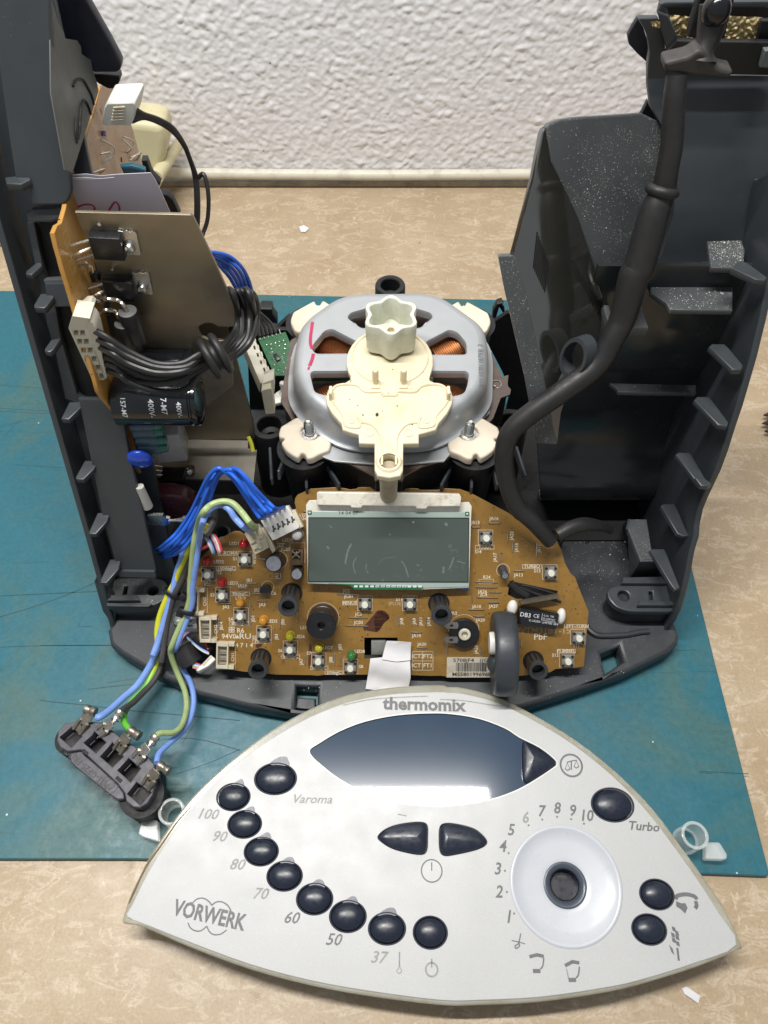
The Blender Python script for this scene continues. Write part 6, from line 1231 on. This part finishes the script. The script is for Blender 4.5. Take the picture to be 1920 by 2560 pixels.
# motor plug with leads (cream, upright, beside the driver board)
mp = thing('motor_plug', 'cream ribbed plug block standing beside the green driver board left of the motor', 'plug', (-5.6, 27, 7))
ph_ = [(232, 450), (280, 400), (395, 385), (420, 440), (500, 580), (755, 1160), (770, 1365), (730, 1370), (600, 1340), (560, 1220), (340, 680)]
Pj = pl3(atz('J', 232, 450, 10.2), atz('J', 395, 385, 10.2), atz('J', 700, 1200, 9.0))
bm = NB(); top_ = [(236, 450), (280, 402), (390, 388), (440, 470), (760, 1160), (600, 1215), (560, 1218)]
cl = []
for k in range(7):
    cx, cy = 355+k*50, 440+k*113
    for dx in (-20, 32): cl.append([(cx+dx+12, cy-28-dx*.25), (cx+dx+42, cy-34-dx*.25), (cx+dx+58, cy+22-dx*.25), (cx+dx+30, cy+30-dx*.25)])
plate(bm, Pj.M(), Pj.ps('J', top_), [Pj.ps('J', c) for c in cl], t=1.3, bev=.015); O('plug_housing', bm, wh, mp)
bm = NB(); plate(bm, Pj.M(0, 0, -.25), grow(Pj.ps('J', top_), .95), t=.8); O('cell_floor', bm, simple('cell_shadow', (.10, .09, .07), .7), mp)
bm = NB(); a = [aty('J', *q, 24.6) for q in ((600, 1215), (760, 1160), (772, 1365), (738, 1372), (590, 1320))]; prism(bm, a, (0, .6, .1)); O('plug_front', bm, wh, mp)
bm = NB(); a = [aty('J', *q, 24.3) for q in ((575, 1345), (600, 1325), (715, 1298), (735, 1330), (782, 1680), (640, 1690))]; prism(bm, a, (0, .5, .1)); O('release_lever', bm, simple('aged_lever', (.52, .49, .36), .4), mp)
for k in range(5):
    a = aty('J', 550+k*62, 505-k*16, 27.5); pts = [a, aty('J', 520+k*50, 380-k*22, 28), aty('J', 470+k*28, 200-k*10, 28.6), aty('J', 400+k*18, 60, 29), aty('J', 330+k*12, -60, 29.5), aty('J', 240+k*10, -120, 29)]
    bm = NB(); tube(bm, pts, .075, 7); O('thin_black_lead', bm, w_black, mp)
# loops of dark lead above
for pts in ([(395, 10), (470, 120), (500, 260), (470, 440), (330, 620), (130, 800)], [(380, -40), (330, 100), (310, 250), (180, 420), (30, 560)], [(250, -60), (290, 80), (270, 220), (120, 380), (0, 470)]):
    bm = NB(); tube(bm, [aty('J', x, y, 25.4+.3*i) for i, (x, y) in enumerate(pts)], .16, 8); O('thick_black_lead', bm, w_black, mp)
# ------------------------------------------------------------------ loose wires, hose, terminal block, knob, paper
def wire(label, f, pts, r, mat, cat='wire', group=None, name='wire', end=None, seg=10):
    P = [hit(q[2] if len(q) > 4 else f, q[0], q[1], *((0, q[3], 0), (0, 1, 0)) if q[2] == 'y' else ((0, 0, q[3]), (0, 0, 1))) for q in pts]
    if end: P += end
    bm = NB(); tube(bm, P, r, seg); return O(name, bm, mat, label=label, cat=cat, group=group), P
# mains hose
hp_ = [('R', 1395, -60, 29.0, .42), ('R', 1385, 60, 28.8, .62), ('R', 1330, 170, 28.4, .55), ('R', 1295, 290, 28.0, .5), ('R', 1250, 345, 27.7, .46), ('R', 1150, 420, 27.3, .46), ('R', 1135, 550, 27.0, .62), ('R', 1120, 800, 26.5, .66), ('R', 1095, 950, 26.2, .66), ('R', 1080, 1030, 26.1, .78), ('R', 1062, 1090, 26.0, .80), ('R', 1020, 1200, 25.7, .96), ('R', 940, 1480, 25.0, 1.04), ('Q', 905, 120, 24.8, 1.02), ('Q', 850, 330, 24.3, .92), ('Q', 800, 440, 23.9, .84), ('Q', 700, 610, 23.3, .82), ('Q', 520, 750, 22.6, .80), ('Q', 320, 890, 22.0, .78), ('Q', 215, 990, 21.6, .76), ('Q', 180, 1110, 21.2, .74), ('Q', 195, 1260, 20.7, .72), ('Q', 250, 1400, 20.1, .70), ('Q', 350, 1500, 19.6, .66), ('Q', 440, 1600, 19.2, .62)]
hp_ = [q[:4]+(q[4]*.60,) for q in hp_]
ho = thing('mains_hose', 'thick black rubber mains cable with strain relief hanging down the right side', 'cable', tuple(aty('R', 1062, 1090, 26.0)))
bm = NB(); tube(bm, [aty(f, x, y, yy) for f, x, y, yy, r in hp_[9:]], [q[4] for q in hp_[9:]], 20, 5); O('hose', bm, rubber_m, ho, ang=60)
bm = NB(); tube(bm, [aty(f, x, y, yy) for f, x, y, yy, r in hp_[5:11]], [.37, .39, .41, .41, .44, .46], 20, 5); O('upper_hose', bm, rubber_m, ho, ang=60)
a, b = aty('R', 1072, 1050, 26.1), aty('R', 1058, 1090, 26.0); d = (b-a).normalized(); bm = NB(); lathe(bm, MA(a-d*.1, d), [(.40, 0), (.58, .06), (.66, .18), (.64, .30), (.55, .4)], 30); O('collar', bm, rubber_m, ho, ang=60)
# strain relief: cone and flange at the top
bm = NB(); tube(bm, [aty('R', *q) for q in ((1362, 20, 28.2), (1335, 180, 27.9), (1300, 280, 27.6), (1285, 330, 27.5))], [.50, .45, .34, .55], 18, 3); O('relief_neck', bm, rubber_m, ho)
P = PY(27.1); bm = NB(); plate(bm, P.M(), rnd(P.ps('R', [(1078, 352), (1220, 318), (1270, 280), (1310, 290), (1345, 350), (1395, 385), (1470, 402), (1440, 445), (1320, 438), (1080, 405)]), .12), t=.8, bev=.12, res=2); O('relief_flange', bm, simple('scuffed_rubber', (.04, .037, .035), .6, var=.4, sc=2), ho)
P = PY(28.9); bm = NB(); plate(bm, P.M(), rnd(P.ps('R', [(1275, -30), (1480, -30), (1465, 40), (1390, 220), (1345, 235), (1208, 215), (1240, 100)]), .15), t=.5, bev=.1); O('relief_bracket', bm, black_m, ho)
bm = NB(); sphere(bm, TR(aty('R', 1368, 60, 27.9)), .48, (1, 1, 1.1), 24); O('rubber_bulb', bm, simple('shiny_rubber', (.008, .008, .01), .15), ho, ang=80)
bm = NB(); tube(bm, [aty('E', x, y, 19.5+i*.3) for i, (x, y) in enumerate(((250, 370), (330, 325), (420, 298), (520, 305), (600, 330)))], [.34, .36, .36, .3, .25], 14); O('hose_stub', bm, rubber_m, label='short black rubber tube end beside the right corner of the brown board', cat='hose')
# blue ribbon of five leads to the white plug
Rb = thing('ribbon_plug', 'white five-way plug with bright blue leads at the top left of the brown board', 'plug', tuple(PC.w(*PC.p('K', 780, 320, .9), n=.9)))
PW = PL(PC.w(0, 0, 1.0), PC.x, PC.y); cw = [(628, 285), (808, 198), (832, 196), (862, 250), (915, 340), (910, 356), (740, 440), (716, 448), (672, 378), (628, 305)]
bm = NB(); plate(bm, PW.M(), [q[:2] for q in PW.ps('K', cw)], t=.55, bev=.03); O('plug_housing', bm, whitep_m, Rb)
bm = NB(); plate(bm, PW.M(0, 0, -.2), [q[:2] for q in PW.ps('K', [(850, 232), (880, 228), (940, 350), (910, 366)])], t=.5, bev=.03); O('plug_skirt', bm, agedp_m, Rb)
bm = NB()
for k in range(5):
    x, y = 715+k*35, 358-k*17
    pp = [PW.p('K', *q) for q in ((x-6, y-18), (x+8, y-24), (x+14, y-2), (x+24, y-6), (x+28, y+8), (x+14, y+16), (x+16, y+26), (x+6, y+30), (x-2, y+18), (x+4, y+10))]
    plate(bm, PW.M(0, 0, .006), pp, t=.01)
O('contact_window', bm, simple('contact_grey', (.08, .075, .07), .5), Rb)
for k in range(5):
    s0 = PW.w(*PW.p('K', 655+k*36, 285-k*20), n=-.2); o_ = k*5.5
    j = [0, 3, 1, 4, 2][k]
    cps = ((1330, 700, 46, -26, 18.6), (1250, 610, 38, -24, 18.9), (1150, 470, 30, -20, 19.2), (1050, 330, 28, -16, 19.6), (960, 250, 22, -14, 19.9), (860, 222, 10, 14, 20.1), (770, 310, 22, 16, 20.0), (690, 480, 30, 14, 19.8), (600, 680, 36, 16, 19.5), (470, 880, 38, 22, 19.1), (340, 1010, 34, 28, 18.9), (235, 1070, 12, 26, 20.4), (130, 1075, 10, 24, 22.0))
    pts = [s0]+[aty('I', x+dx*(k-1)*.9, y+dy*(k-1)*.9, yy+.22*math.sin(k*2.1+i*.9)) for i, (x, y, dx, dy, yy) in enumerate(cps)]
    bm = NB(); tube(bm, pts, .09, 9); O('blue_lead', bm, w_blue, Rb)
# upper blue leads behind the heat sink
ub = thing('blue_lead_bundle', 'bundle of bright blue leads arching behind the right edge of the heat sink', 'wires', (-6, 28, 10))
for k in range(5):
    pts = [aty('B', 1330, 340+k*13, 27.2), aty('B', 1400, 342+k*14, 27.6+.2*(k % 2)), aty('B', 1490-k*12, 368+k*20, 28), aty('B', 1570-k*20, 440+k*16, 28.2-.2*(k % 2)), aty('B', 1618-k*20, 540+k*12, 28.4), aty('B', 1640-k*16, 650, 28.4), aty('B', 1640-k*12, 760, 28.2), aty('B', 1620-k*8, 880, 28.0)]
    bm = NB(); tube(bm, pts, .088, 8); O('blue_lead', bm, w_blue, ub)
# cream two-way plug with pale green and pale blue leads
cp2 = thing('cream_plug', 'aged cream plug standing askew at the top left corner of the brown board', 'plug', tuple(PC.w(*PC.p('K', 620, 450, 1), n=1)))
PV = PL(PC.w(0, 0, .95), PC.x, PC.y)
for poly, n, t, nm in (([(505, 395), (600, 335), (620, 352), (668, 438), (690, 500), (585, 555), (575, 540), (545, 470)], 0, .6, 'plug_housing'), ([(615, 360), (660, 350), (735, 520), (715, 545), (690, 500)], -.25, .5, 'plug_side'), ([(560, 385), (590, 370), (640, 500), (615, 515)], .12, .1, 'plug_rib'), ([(545, 455), (640, 405), (648, 425), (552, 478)], .1, .1, 'plug_rib'), ([(560, 490), (600, 470), (612, 500), (575, 520)], .14, .1, 'latch')):
    bm = NB(); plate(bm, PV.M(0, 0, n), [q[:2] for q in PV.ps('K', poly, n)], t=t, bev=.025); O(nm, bm, agedp_m, cp2)
def Y_(f, lst): return [aty(f, x, y, yy) for x, y, yy in lst]
def Z_(f, lst): return [atz(f, x, y, z) for x, y, z in lst]
r1 = .145
def W1(label, P, mat, r=r1): bm = NB(); tube(bm, P, r, 10); return O('wire', bm, mat, label=label, cat='wire')
gpts = [PV.w(*PV.p('K', 585, 350), n=-.25)]+Y_('I', [(1200, 800, 17.6), (1090, 660, 18.0), (1000, 575, 18.3), (900, 555, 18.4), (780, 590, 18.2), (690, 680, 17.9)])+Z_('I', [(640, 800, 9.6), (600, 1000, 8.4), (575, 1250, 7.0), (560, 1450, 6.0), (540, 1640, 5.2)])+Z_('T', [(1105, 20, 4.0), (1085, 110, 3.3), (1130, 250, 2.4), (1200, 420, 1.9), (1215, 560, 1.8), (1180, 700, 2.2), (1110, 765, 2.6), (1010, 770, 3.0), (965, 792, 3.1)])
W1('pale green wire arching from the cream plug down to the fourth terminal of the block', gpts, w_lgreen)
bpts = [PV.w(*PV.p('K', 540, 370), n=-.25)]+Y_('I', [(1130, 830, 17.7), (1030, 730, 17.9), (960, 630, 18.2), (860, 590, 18.5), (750, 650, 18.3), (690, 780, 17.7)])+Z_('I', [(655, 960, 8.8), (625, 1200, 7.4), (590, 1450, 6.1), (575, 1640, 5.2)])+Z_('T', [(1145, 20, 3.9), (1125, 100, 3.1), (1180, 230, 2.2), (1250, 360, 1.7), (1275, 500, 1.5), (1250, 640, 1.6), (1190, 750, 1.8), (1080, 850, 2.2), (990, 940, 2.7), (968, 1020, 3.0)])
W1('pale blue wire running beside the pale green one down to the last terminal', bpts, w_lblue)
b2 = Z_('I', [(700, 820, 8.5), (600, 880, 8.0), (520, 1000, 7.2), (465, 1180, 6.2), (430, 1280, 5.6)])+Z_('N', [(270, 600, 4.4), (180, 900, 3.8), (90, 1200, 3.3), (20, 1400, 3.1)])+Z_('T', [(990, 40, 3.0), (920, 200, 2.3), (810, 370, 2.0), (690, 480, 2.2), (580, 580, 2.7), (500, 635, 3.0), (470, 640, 3.0)])
W1('pale blue wire ending at the outermost left terminal', b2, w_lblue, .17)
g2 = Z_('I', [(740, 790, 8.6), (690, 880, 8.1), (560, 1050, 7.0)])+Z_('N', [(400, 150, 5.4), (250, 450, 4.7), (130, 750, 4.0), (85, 1000, 3.5), (95, 1200, 3.1)])+Z_('T', [(985, 90, 2.5), (950, 240, 2.0), (870, 400, 1.9), (770, 500, 2.1), (705, 600, 2.4), (700, 680, 2.7), (745, 745, 3.0)])
def m_gy():
    m = NM('green_yellow_striped_insulation'); n = m.noise(.35, 2, vec=m.map(rot=(0, 0, .6), sc=(1, .2, .2))); c = m.mix(m.ramp(n, [(.52, 0.), (.55, 1.)]), (.13, .50, .045), (.62, .62, .03)); m.col(c); m.set('Roughness', .4); return m.m
W1('green and yellow earth wire ending at the middle terminal', g2, m_gy(), .155)
k2 = Z_('I', [(760, 740, 8.8), (740, 860, 8.2), (620, 1080, 7.0), (540, 1220, 6.2)])+Z_('N', [(480, 200, 5.4), (370, 400, 4.9), (290, 650, 4.3), (230, 950, 3.7), (190, 1250, 3.2), (150, 1500, 2.8)])+Z_('T', [(1035, 60, 2.4), (1010, 200, 2.0), (940, 340, 1.9), (850, 440, 2.1), (770, 520, 2.5), (690, 575, 3.0), (668, 592, 3.1)])
W1('dark grey wire ending at the second terminal of the block', k2, w_grey, .16)
# cable ties
def tie(c, ax, across, rx, ry, lab, head):
    m = MA(c, ax, across); bm = NB(); lathe(bm, m @ TR(0, 0, -.13), [(1, 0), (1.12, .02), (1.12, .24), (1, .26), (1, 0)], 30, (rx, ry)); tt = thing('cable_tie', lab, 'cable tie', tuple(c)); O('strap', bm, black_m, tt, ang=60)
    bm = NB(); box(bm, MA(head, ax, across) @ TR(0, 0, -.2), .38, .38, .40, .05); O('tie_head', bm, black_m, tt)
t1 = atz('N', 325, 405, 4.85); tie(t1, atz('N', 440, 170, 5.4)-atz('N', 190, 600, 4.4), (1, 0, 0), .44, .27, 'black cable tie round the green and grey wires beside the left screw platform', atz('N', 500, 460, 4.7))
t2 = atz('N', 555, 690, 5.15); tie(t2, atz('I', 560, 1450, 6.0)-atz('T', 1115, 20, 4.0), (1, 0, 0), .38, .24, 'black cable tie round the pale blue and pale green wires by the pin headers', t2+Vector((-.34, 0, -.15)))
# terminal block
tbk = thing('terminal_block', 'dark grey plastic terminal block with five open slots and tarnished metal tabs, on the mat', 'terminal block', tuple(atz('T', 560, 1050, .35)))
ZTB = 2.75; P = PZ(ZTB); tb_m = simple('grey_violet_plastic', (.062, .060, .074), .45, var=.25, sc=1.2, bump=.25, bsc=20, dust=.08)
up_ = [(205, 690), (300, 675), (330, 700), (430, 675), (520, 685), (660, 800), (740, 850), (860, 930), (950, 1030), (955, 1200), (935, 1280), (890, 1355), (830, 1392), (770, 1385), (715, 1340), (700, 1270), (640, 1190), (380, 950), (340, 910), (230, 925), (165, 890), (138, 830), (150, 755)]
sl5 = [[(160, 805), (258, 725), (300, 680, ), (340, 790), (262, 890)], [(358, 852), (430, 790), (520, 700), (560, 830), (465, 936)], [(498, 966), (570, 890), (650, 800), (690, 960), (602, 1052)], [(640, 1082), (700, 1000), (800, 915), (840, 1060), (752, 1178)], [(722, 1278), (790, 1190), (870, 1110), (925, 1250), (835, 1368)]]
sl5 = [[(160, 805), (262, 722), (345, 800), (262, 888)], [(360, 852), (432, 790), (450, 760), (545, 850), (465, 936)], [(498, 966), (600, 850), (688, 968), (602, 1050)], [(642, 1080), (735, 980), (832, 1065), (752, 1176)], [(722, 1276), (800, 1180), (922, 1265), (835, 1366)]]
bm = NB(); plate(bm, P.M(), [q[:2] for q in P.ps('T', up_)], [[q[:2] for q in P.ps('T', s)] for s in sl5], t=1.6, bev=.05); O('slotted_body', bm, tb_m, tbk)
bm = NB(); plate(bm, PZ(ZTB-1.1).M(), [q[:2] for q in P.ps('T', up_)], t=1.2, bev=.04); O('lower_body', bm, void_m, tbk)
bm = NB(); lw_ = [(240, 935), (345, 915), (375, 955), (500, 1060), (640, 1190), (695, 1265), (700, 1320), (640, 1325), (600, 1300), (300, 1060), (250, 1010)]; plate(bm, PZ(ZTB-.25).M(), rnd([q[:2] for q in PZ(ZTB-.25).ps('T', lw_)], .1), t=1.3, bev=.06); O('front_plate', bm, tb_m, tbk)
P4 = PZ(ZTB-.24); q = P4.p('T', 385, 1060); ang = math.atan2(P4.p('T', 260, 950)[1]-P4.p('T', 520, 1175)[1], P4.p('T', 260, 950)[0]-P4.p('T', 520, 1175)[0])
bm = NB(); text(bm, '>PBT-GF25-FR(30)<', P4.M(q[0], q[1], .0, ang), .42, .004, sx=.98); q = P4.p('T', 578, 1198); line(bm, P4.M(), ell(q[0], q[1], .42, .42, 30), .03, True); line(bm, P4.M(), ell(q[0], q[1], .22, .22, 24), .03, True)
O('moulded_text', bm, simple('moulded_text_dark', (.025, .025, .03), .5), tbk, flip=False)
for x, y in ((385, 940), (665, 1165)):
    a = atz('T', x, y, ZTB-.2); bm = NB(); box(bm, TR(a.x, a.y, ZTB-.3) @ Matrix.Rotation(ang, 4, 'Z'), .35, .16, .34, .02); O('snap_hook', bm, void_m, tbk)
for i, s in enumerate(sl5):
    for k in (0, 1):
        a = P.w(*P.p('T', *s[k][:2]), n=-.35); b = P.w(*P.p('T', *s[k+1][:2]), n=-.35)
        bm = NB(); tube(bm, [a.lerp(b, .25) + Vector((.12, -.1, 0)), a.lerp(b, .85)+Vector((.12, -.1, 0))], .02, 5, 1); O('slot_edge', bm, tb_m, tbk)
tarn = simple('tarnished_tab', (.34, .30, .25), .38, .9, var=.45, sc=3.5, dirt=.6, dirtc=(.10, .14, .08), dirtsc=2.5); tabm = simple('shiny_tab', (.62, .58, .52), .28, 1, var=.3, sc=4)
def tabp(base, tip, w, mat, crimp=None, style=0):
    a, b = atz('T', *base, ZTB-.1), atz('T', *tip, ZTB+.35); d = (b-a); L_ = d.length; m = MA(a, Vector((0, 0, 1))-d.normalized()*d.normalized().z, d)
    t = NB(); plate(t, m @ TR(0, 0, .12), rnd([(0, -w/2), (L_*.55, -w/2), (L_*.62, -w*.33), (L_*.72, -w*.5), (L_, -w*.4), (L_, w*.4), (L_*.72, w*.5), (L_*.62, w*.33), (L_*.55, w/2), (0, w/2)], .03), [rect(L_*.3, -.06, L_*.42, .06)], t=.07, bev=.012); o = O('terminal_tab', t, mat, tbk)
    for s_ in (-1, 1):
        t = NB(); tube(t, [m @ Vector((0, s_*w*.36, .17)), m @ Vector((L_*.52, s_*w*.36, .17))], .085, 8, 1); O('rolled_edge', t, mat, o)
    if crimp:
        c0, c1 = atz('T', *crimp[0], ZTB+.35), atz('T', *crimp[1], ZTB+.35); t = NB(); cm_ = c0.lerp(c1, .25); tube(t, [b-d*.12, b, cm_], [.13, .10, .13], 8, 2); tube(t, [c0, c0.lerp(c1, .3), c0.lerp(c1, .5), c0.lerp(c1, .7), c1], [.22, .23, .19, .23, .24], 14, 2); O('crimp_barrel', t, mat, o)
    return o
tabp((320, 760), (425, 600), .62, tarn, ((375, 570), (460, 600))); tabp((505, 770), (610, 680), .62, tabm, ((625, 665), (668, 592))); tabp((655, 920), (735, 790), .60, tarn, ((745, 745), (825, 800))); tabp((805, 1000), (905, 880), .64, tabm, ((920, 865), (962, 800))); tabp((890, 1215), (975, 1080), .60, tarn, ((985, 1035), (1070, 1090)))
# bosses below the block
for x, y, r in ((880, 1290, 1.2),):
    a = atz('T', x, y, .35); bm = NB(); lathe(bm, TR(atz('T', 835, 1280, 2.3).x, atz('T', 835, 1280, 2.3).y, .34), [(0, 0), (.98, 0), (1.05, 1.8), (0, 1.9)], 32); O('foot_boss', bm, void_m, tbk)
bm = NB(); lathe(bm, TR(atz('T', 250, 810, 2.3).x, atz('T', 250, 810, 2.3).y, .34), [(0, 0), (.75, 0), (.8, 1.8), (0, 1.9)], 32); O('foot_boss', bm, void_m, tbk)
# selector knob standing on edge
kn = thing('selector_knob', 'large dark grey round selector knob standing on edge on the brown board', 'knob', tuple(PC.w(*PC.p('L', 950, 1300), n=0)))
kc_ = PC.w(*PC.p('L', 955, 1285, 1.5), n=1.5); ax = Vector((1, -.03, .04)).normalized(); kr = 2.08
bm = NB(); lathe(bm, MA(kc_-ax*.62, ax, (0, 0, 1)) @ Matrix.Diagonal((1, 1, 1.0, 1)), [(0, .10), (.9, .07), (kr*.88, .0), (kr*.94, .02), (kr*.975, .10), (kr*.993, .26), (kr*1.0, .55), (kr*.993, .84), (kr*.975, 1.0), (kr*.94, 1.08), (kr*.88, 1.1), (kr*.5, 1.04), (0, 1.02)], 72); O('knob_disc', bm, simple('matt_slate_plastic', (.036, .042, .050), .42, var=.1, bump=.08, bsc=50), kn, ang=75)
bm = NB(); lathe(bm, MA(kc_-ax*.80+Vector((0, .35, .45)), ax), [(0, 0), (.5, 0), (.55, .08), (.55, .5)], 28); O('white_hub', bm, whitep_m, kn)
bm = NB(); sphere(bm, TR(kc_-ax*.45+Vector((0, -.35, -.45))), .55, (.75, .9, 1.0), 20); O('finger_dimple', bm, simple('matt_slate_plastic', (.036, .042, .050), .42), kn, ang=80)
# crumpled paper strips under the board opening
def crumple(f, poly, z0, name, label, P=None, nfold=3):
    P = P or PC; pp = [v for v in [P.p(f, *q) for q in poly]]; cu_ = NB(); plate(cu_, Matrix.Identity(4), pp, t=.01)
    bmesh.ops.triangulate(cu_, faces=cu_.faces[:]); bmesh.ops.subdivide_edges(cu_, edges=cu_.edges[:], cuts=4, use_grid_fill=True)
    for v in cu_.verts:
        u, w = v.co.x, v.co.y; h = .10*math.sin(w*3.1+u*.8)+.07*noise.noise(Vector((u*1.6, w*1.6, z0)))+z0; v.co = P.w(u, w, h+v.co.z)
    return cu_
pp_ = thing('paper_strip', 'crumpled white paper strip poking out of the opening at the board bottom', 'paper', tuple(PC.w(*PC.p('K', 1550, 1400), n=0)))
O('strip_piece', crumple('K', [(1560, 1180), (1600, 1178), (1740, 1185), (1735, 1320), (1640, 1330), (1525, 1310)], .30, 'p', ''), paper_m, pp_, ang=80)
O('strip_piece', crumple('K', [(1440, 1308), (1530, 1300), (1660, 1322), (1732, 1310), (1736, 1450), (1720, 1545), (1560, 1552), (1405, 1535), (1425, 1420)], .22, 'p', ''), paper_m, pp_, ang=80)
bm = NB(); m_ = PC.M(*PC.p('K', 1500, 1245), -.35); box(bm, m_, .75, .75, .3, .03); O('metal_block', bm, simple('grey_block', (.30, .30, .28), .4, .5, var=.3, sc=4), label='small grey metal block seen through the opening of the brown board', cat='metal block')
# plug ends, sleeves and thin coloured leads at the left edge of the board
sv = thing('sleeved_harness', 'black sleeve with thin coloured leads and a small white plug left of the pin headers', 'wire harness', tuple(atz('N', 600, 1400, 2.0)))
a, b = atz('N', 470, 1260, 2.9), atz('N', 640, 1520, 2.4); bm = NB(); tube(bm, [a, a.lerp(b, .5), b], .62, 24, 2); O('black_sleeve', bm, simple('dark_sleeve', (.02, .02, .022), .35), sv)
a, b = atz('N', 690, 1060, 2.9), atz('N', 960, 1300, 2.4); bm = NB(); tube(bm, [a, a.lerp(b, .5), b], .45, 20, 2); O('black_sleeve', bm, simple('dark_sleeve', (.02, .02, .022), .35), sv)
for k, (m_, pts) in enumerate(((w_pink, [(740, 980), (600, 1020), (500, 1100), (455, 1190), (450, 1240)]), (w_lblue, [(700, 970), (580, 1000), (480, 1090), (430, 1190), (430, 1240)]), (w_white, [(640, 960), (540, 985), (460, 1060), (415, 1180), (420, 1240)]), (w_red, [(860, 1200), (880, 1260), (900, 1300)]), (w_lblue, [(560, 1100), (700, 1230), (800, 1300), (900, 1350)]), (w_white, [(570, 1120), (720, 1260), (820, 1330), (910, 1370)]))):
    bm = NB(); tube(bm, [atz('N', x, y, 3.1) for x, y in pts], .055, 7); O('thin_lead', bm, m_, sv)
for k, m_ in enumerate((w_red, w_lblue, w_white, w_lgreen, w_pink)):
    bm = NB(); tube(bm, [atz('N', 640+k*4, 1500+k*22, 2.7), atz('N', 720, 1525+k*20, 2.8), atz('N', 810, 1560+k*12, 2.8)], .05, 6); O('thin_lead', bm, m_, sv)
P = PZ(2.95); bm = NB(); plate(bm, P.M(), P.ps('N', [(770, 1560), (940, 1385), (1012, 1450), (975, 1490), (900, 1560), (740, 1645), (700, 1630)]), t=.35, bev=.03); O('white_plug', bm, whitep_m, sv)
bm = NB(); plate(bm, PZ(3.0).M(), P.ps('N', [(800, 1540), (935, 1400), (955, 1420), (815, 1570)]), t=.1); O('plug_groove', bm, agedp_m, sv)
P = PZ(3.9); sg = thing('small_grey_plug', 'small pale grey plug half hidden behind the lower cable tie', 'plug', tuple(atz('N', 620, 860, 3.6)))
bm = NB(); plate(bm, P.M(), P.ps('N', [(560, 780), (715, 770), (710, 955), (500, 965)]), [P.ps('N', [(570, 830), (640, 825), (640, 850), (570, 855)]), P.ps('N', [(560, 905), (640, 900), (640, 925), (560, 930)])], t=.45, bev=.03); O('plug_housing', bm, simple('pale_grey_connector', (.45, .46, .46), .4), sg)
bm = NB(); a = atz('N', 420, 800, 3.3); lathe(bm, TR(a), [(.0, -.3), (.42, -.3), (.42, .1), (.3, .25), (0, .3)], 22); O('clear_sleeve', bm, m_clear('clear_sleeve_plastic', (.6, .65, .6), .6, .3), sg)
# coloured leads behind the board
cl_ = thing('coloured_lead_bundle', 'thin black, red, white and blue leads coming from under the board at upper left', 'wires', tuple(aty('I', 760, 960, 19)))
for k, m_ in enumerate((w_white, w_lblue, w_black, w_pink, w_white, w_red)):
    bm = NB(); tube(bm, [aty('I', 700+k*22, 880+k*4, 19.3), aty('I', 750+k*22, 980, 18.9), aty('I', 800+k*18, 1090, 18.3)], .07, 7); O('thin_lead', bm, m_, cl_)
bm = NB(); tube(bm, [aty('I', 640, 1060, 18.6), aty('I', 700, 1035, 18.6), aty('I', 760, 1010, 18.8)], .08, 7); O('thin_lead', bm, w_red, cl_)
bm = NB(); tube(bm, [aty('I', 780, 560, 20.5), aty('I', 800, 700, 20), aty('I', 770, 800, 19.5), aty('I', 700, 900, 19)], .25, 10); O('grey_lead', bm, w_grey, cl_)
bm = NB(); tube(bm, [aty('I', 740, 790, 18.3), aty('I', 700, 870, 17.9)], .09, 8); O('yellow_lead', bm, w_yel, cl_)
bm = NB(); tube(bm, [aty('J', 375, 2040, 22.4), aty('J', 420, 2150, 22.2), aty('J', 445, 2260, 22)], .09, 8); O('yellow_lead', bm, w_yel, label='short yellow lead seen in the notch of the heat sink shelf', cat='wire')
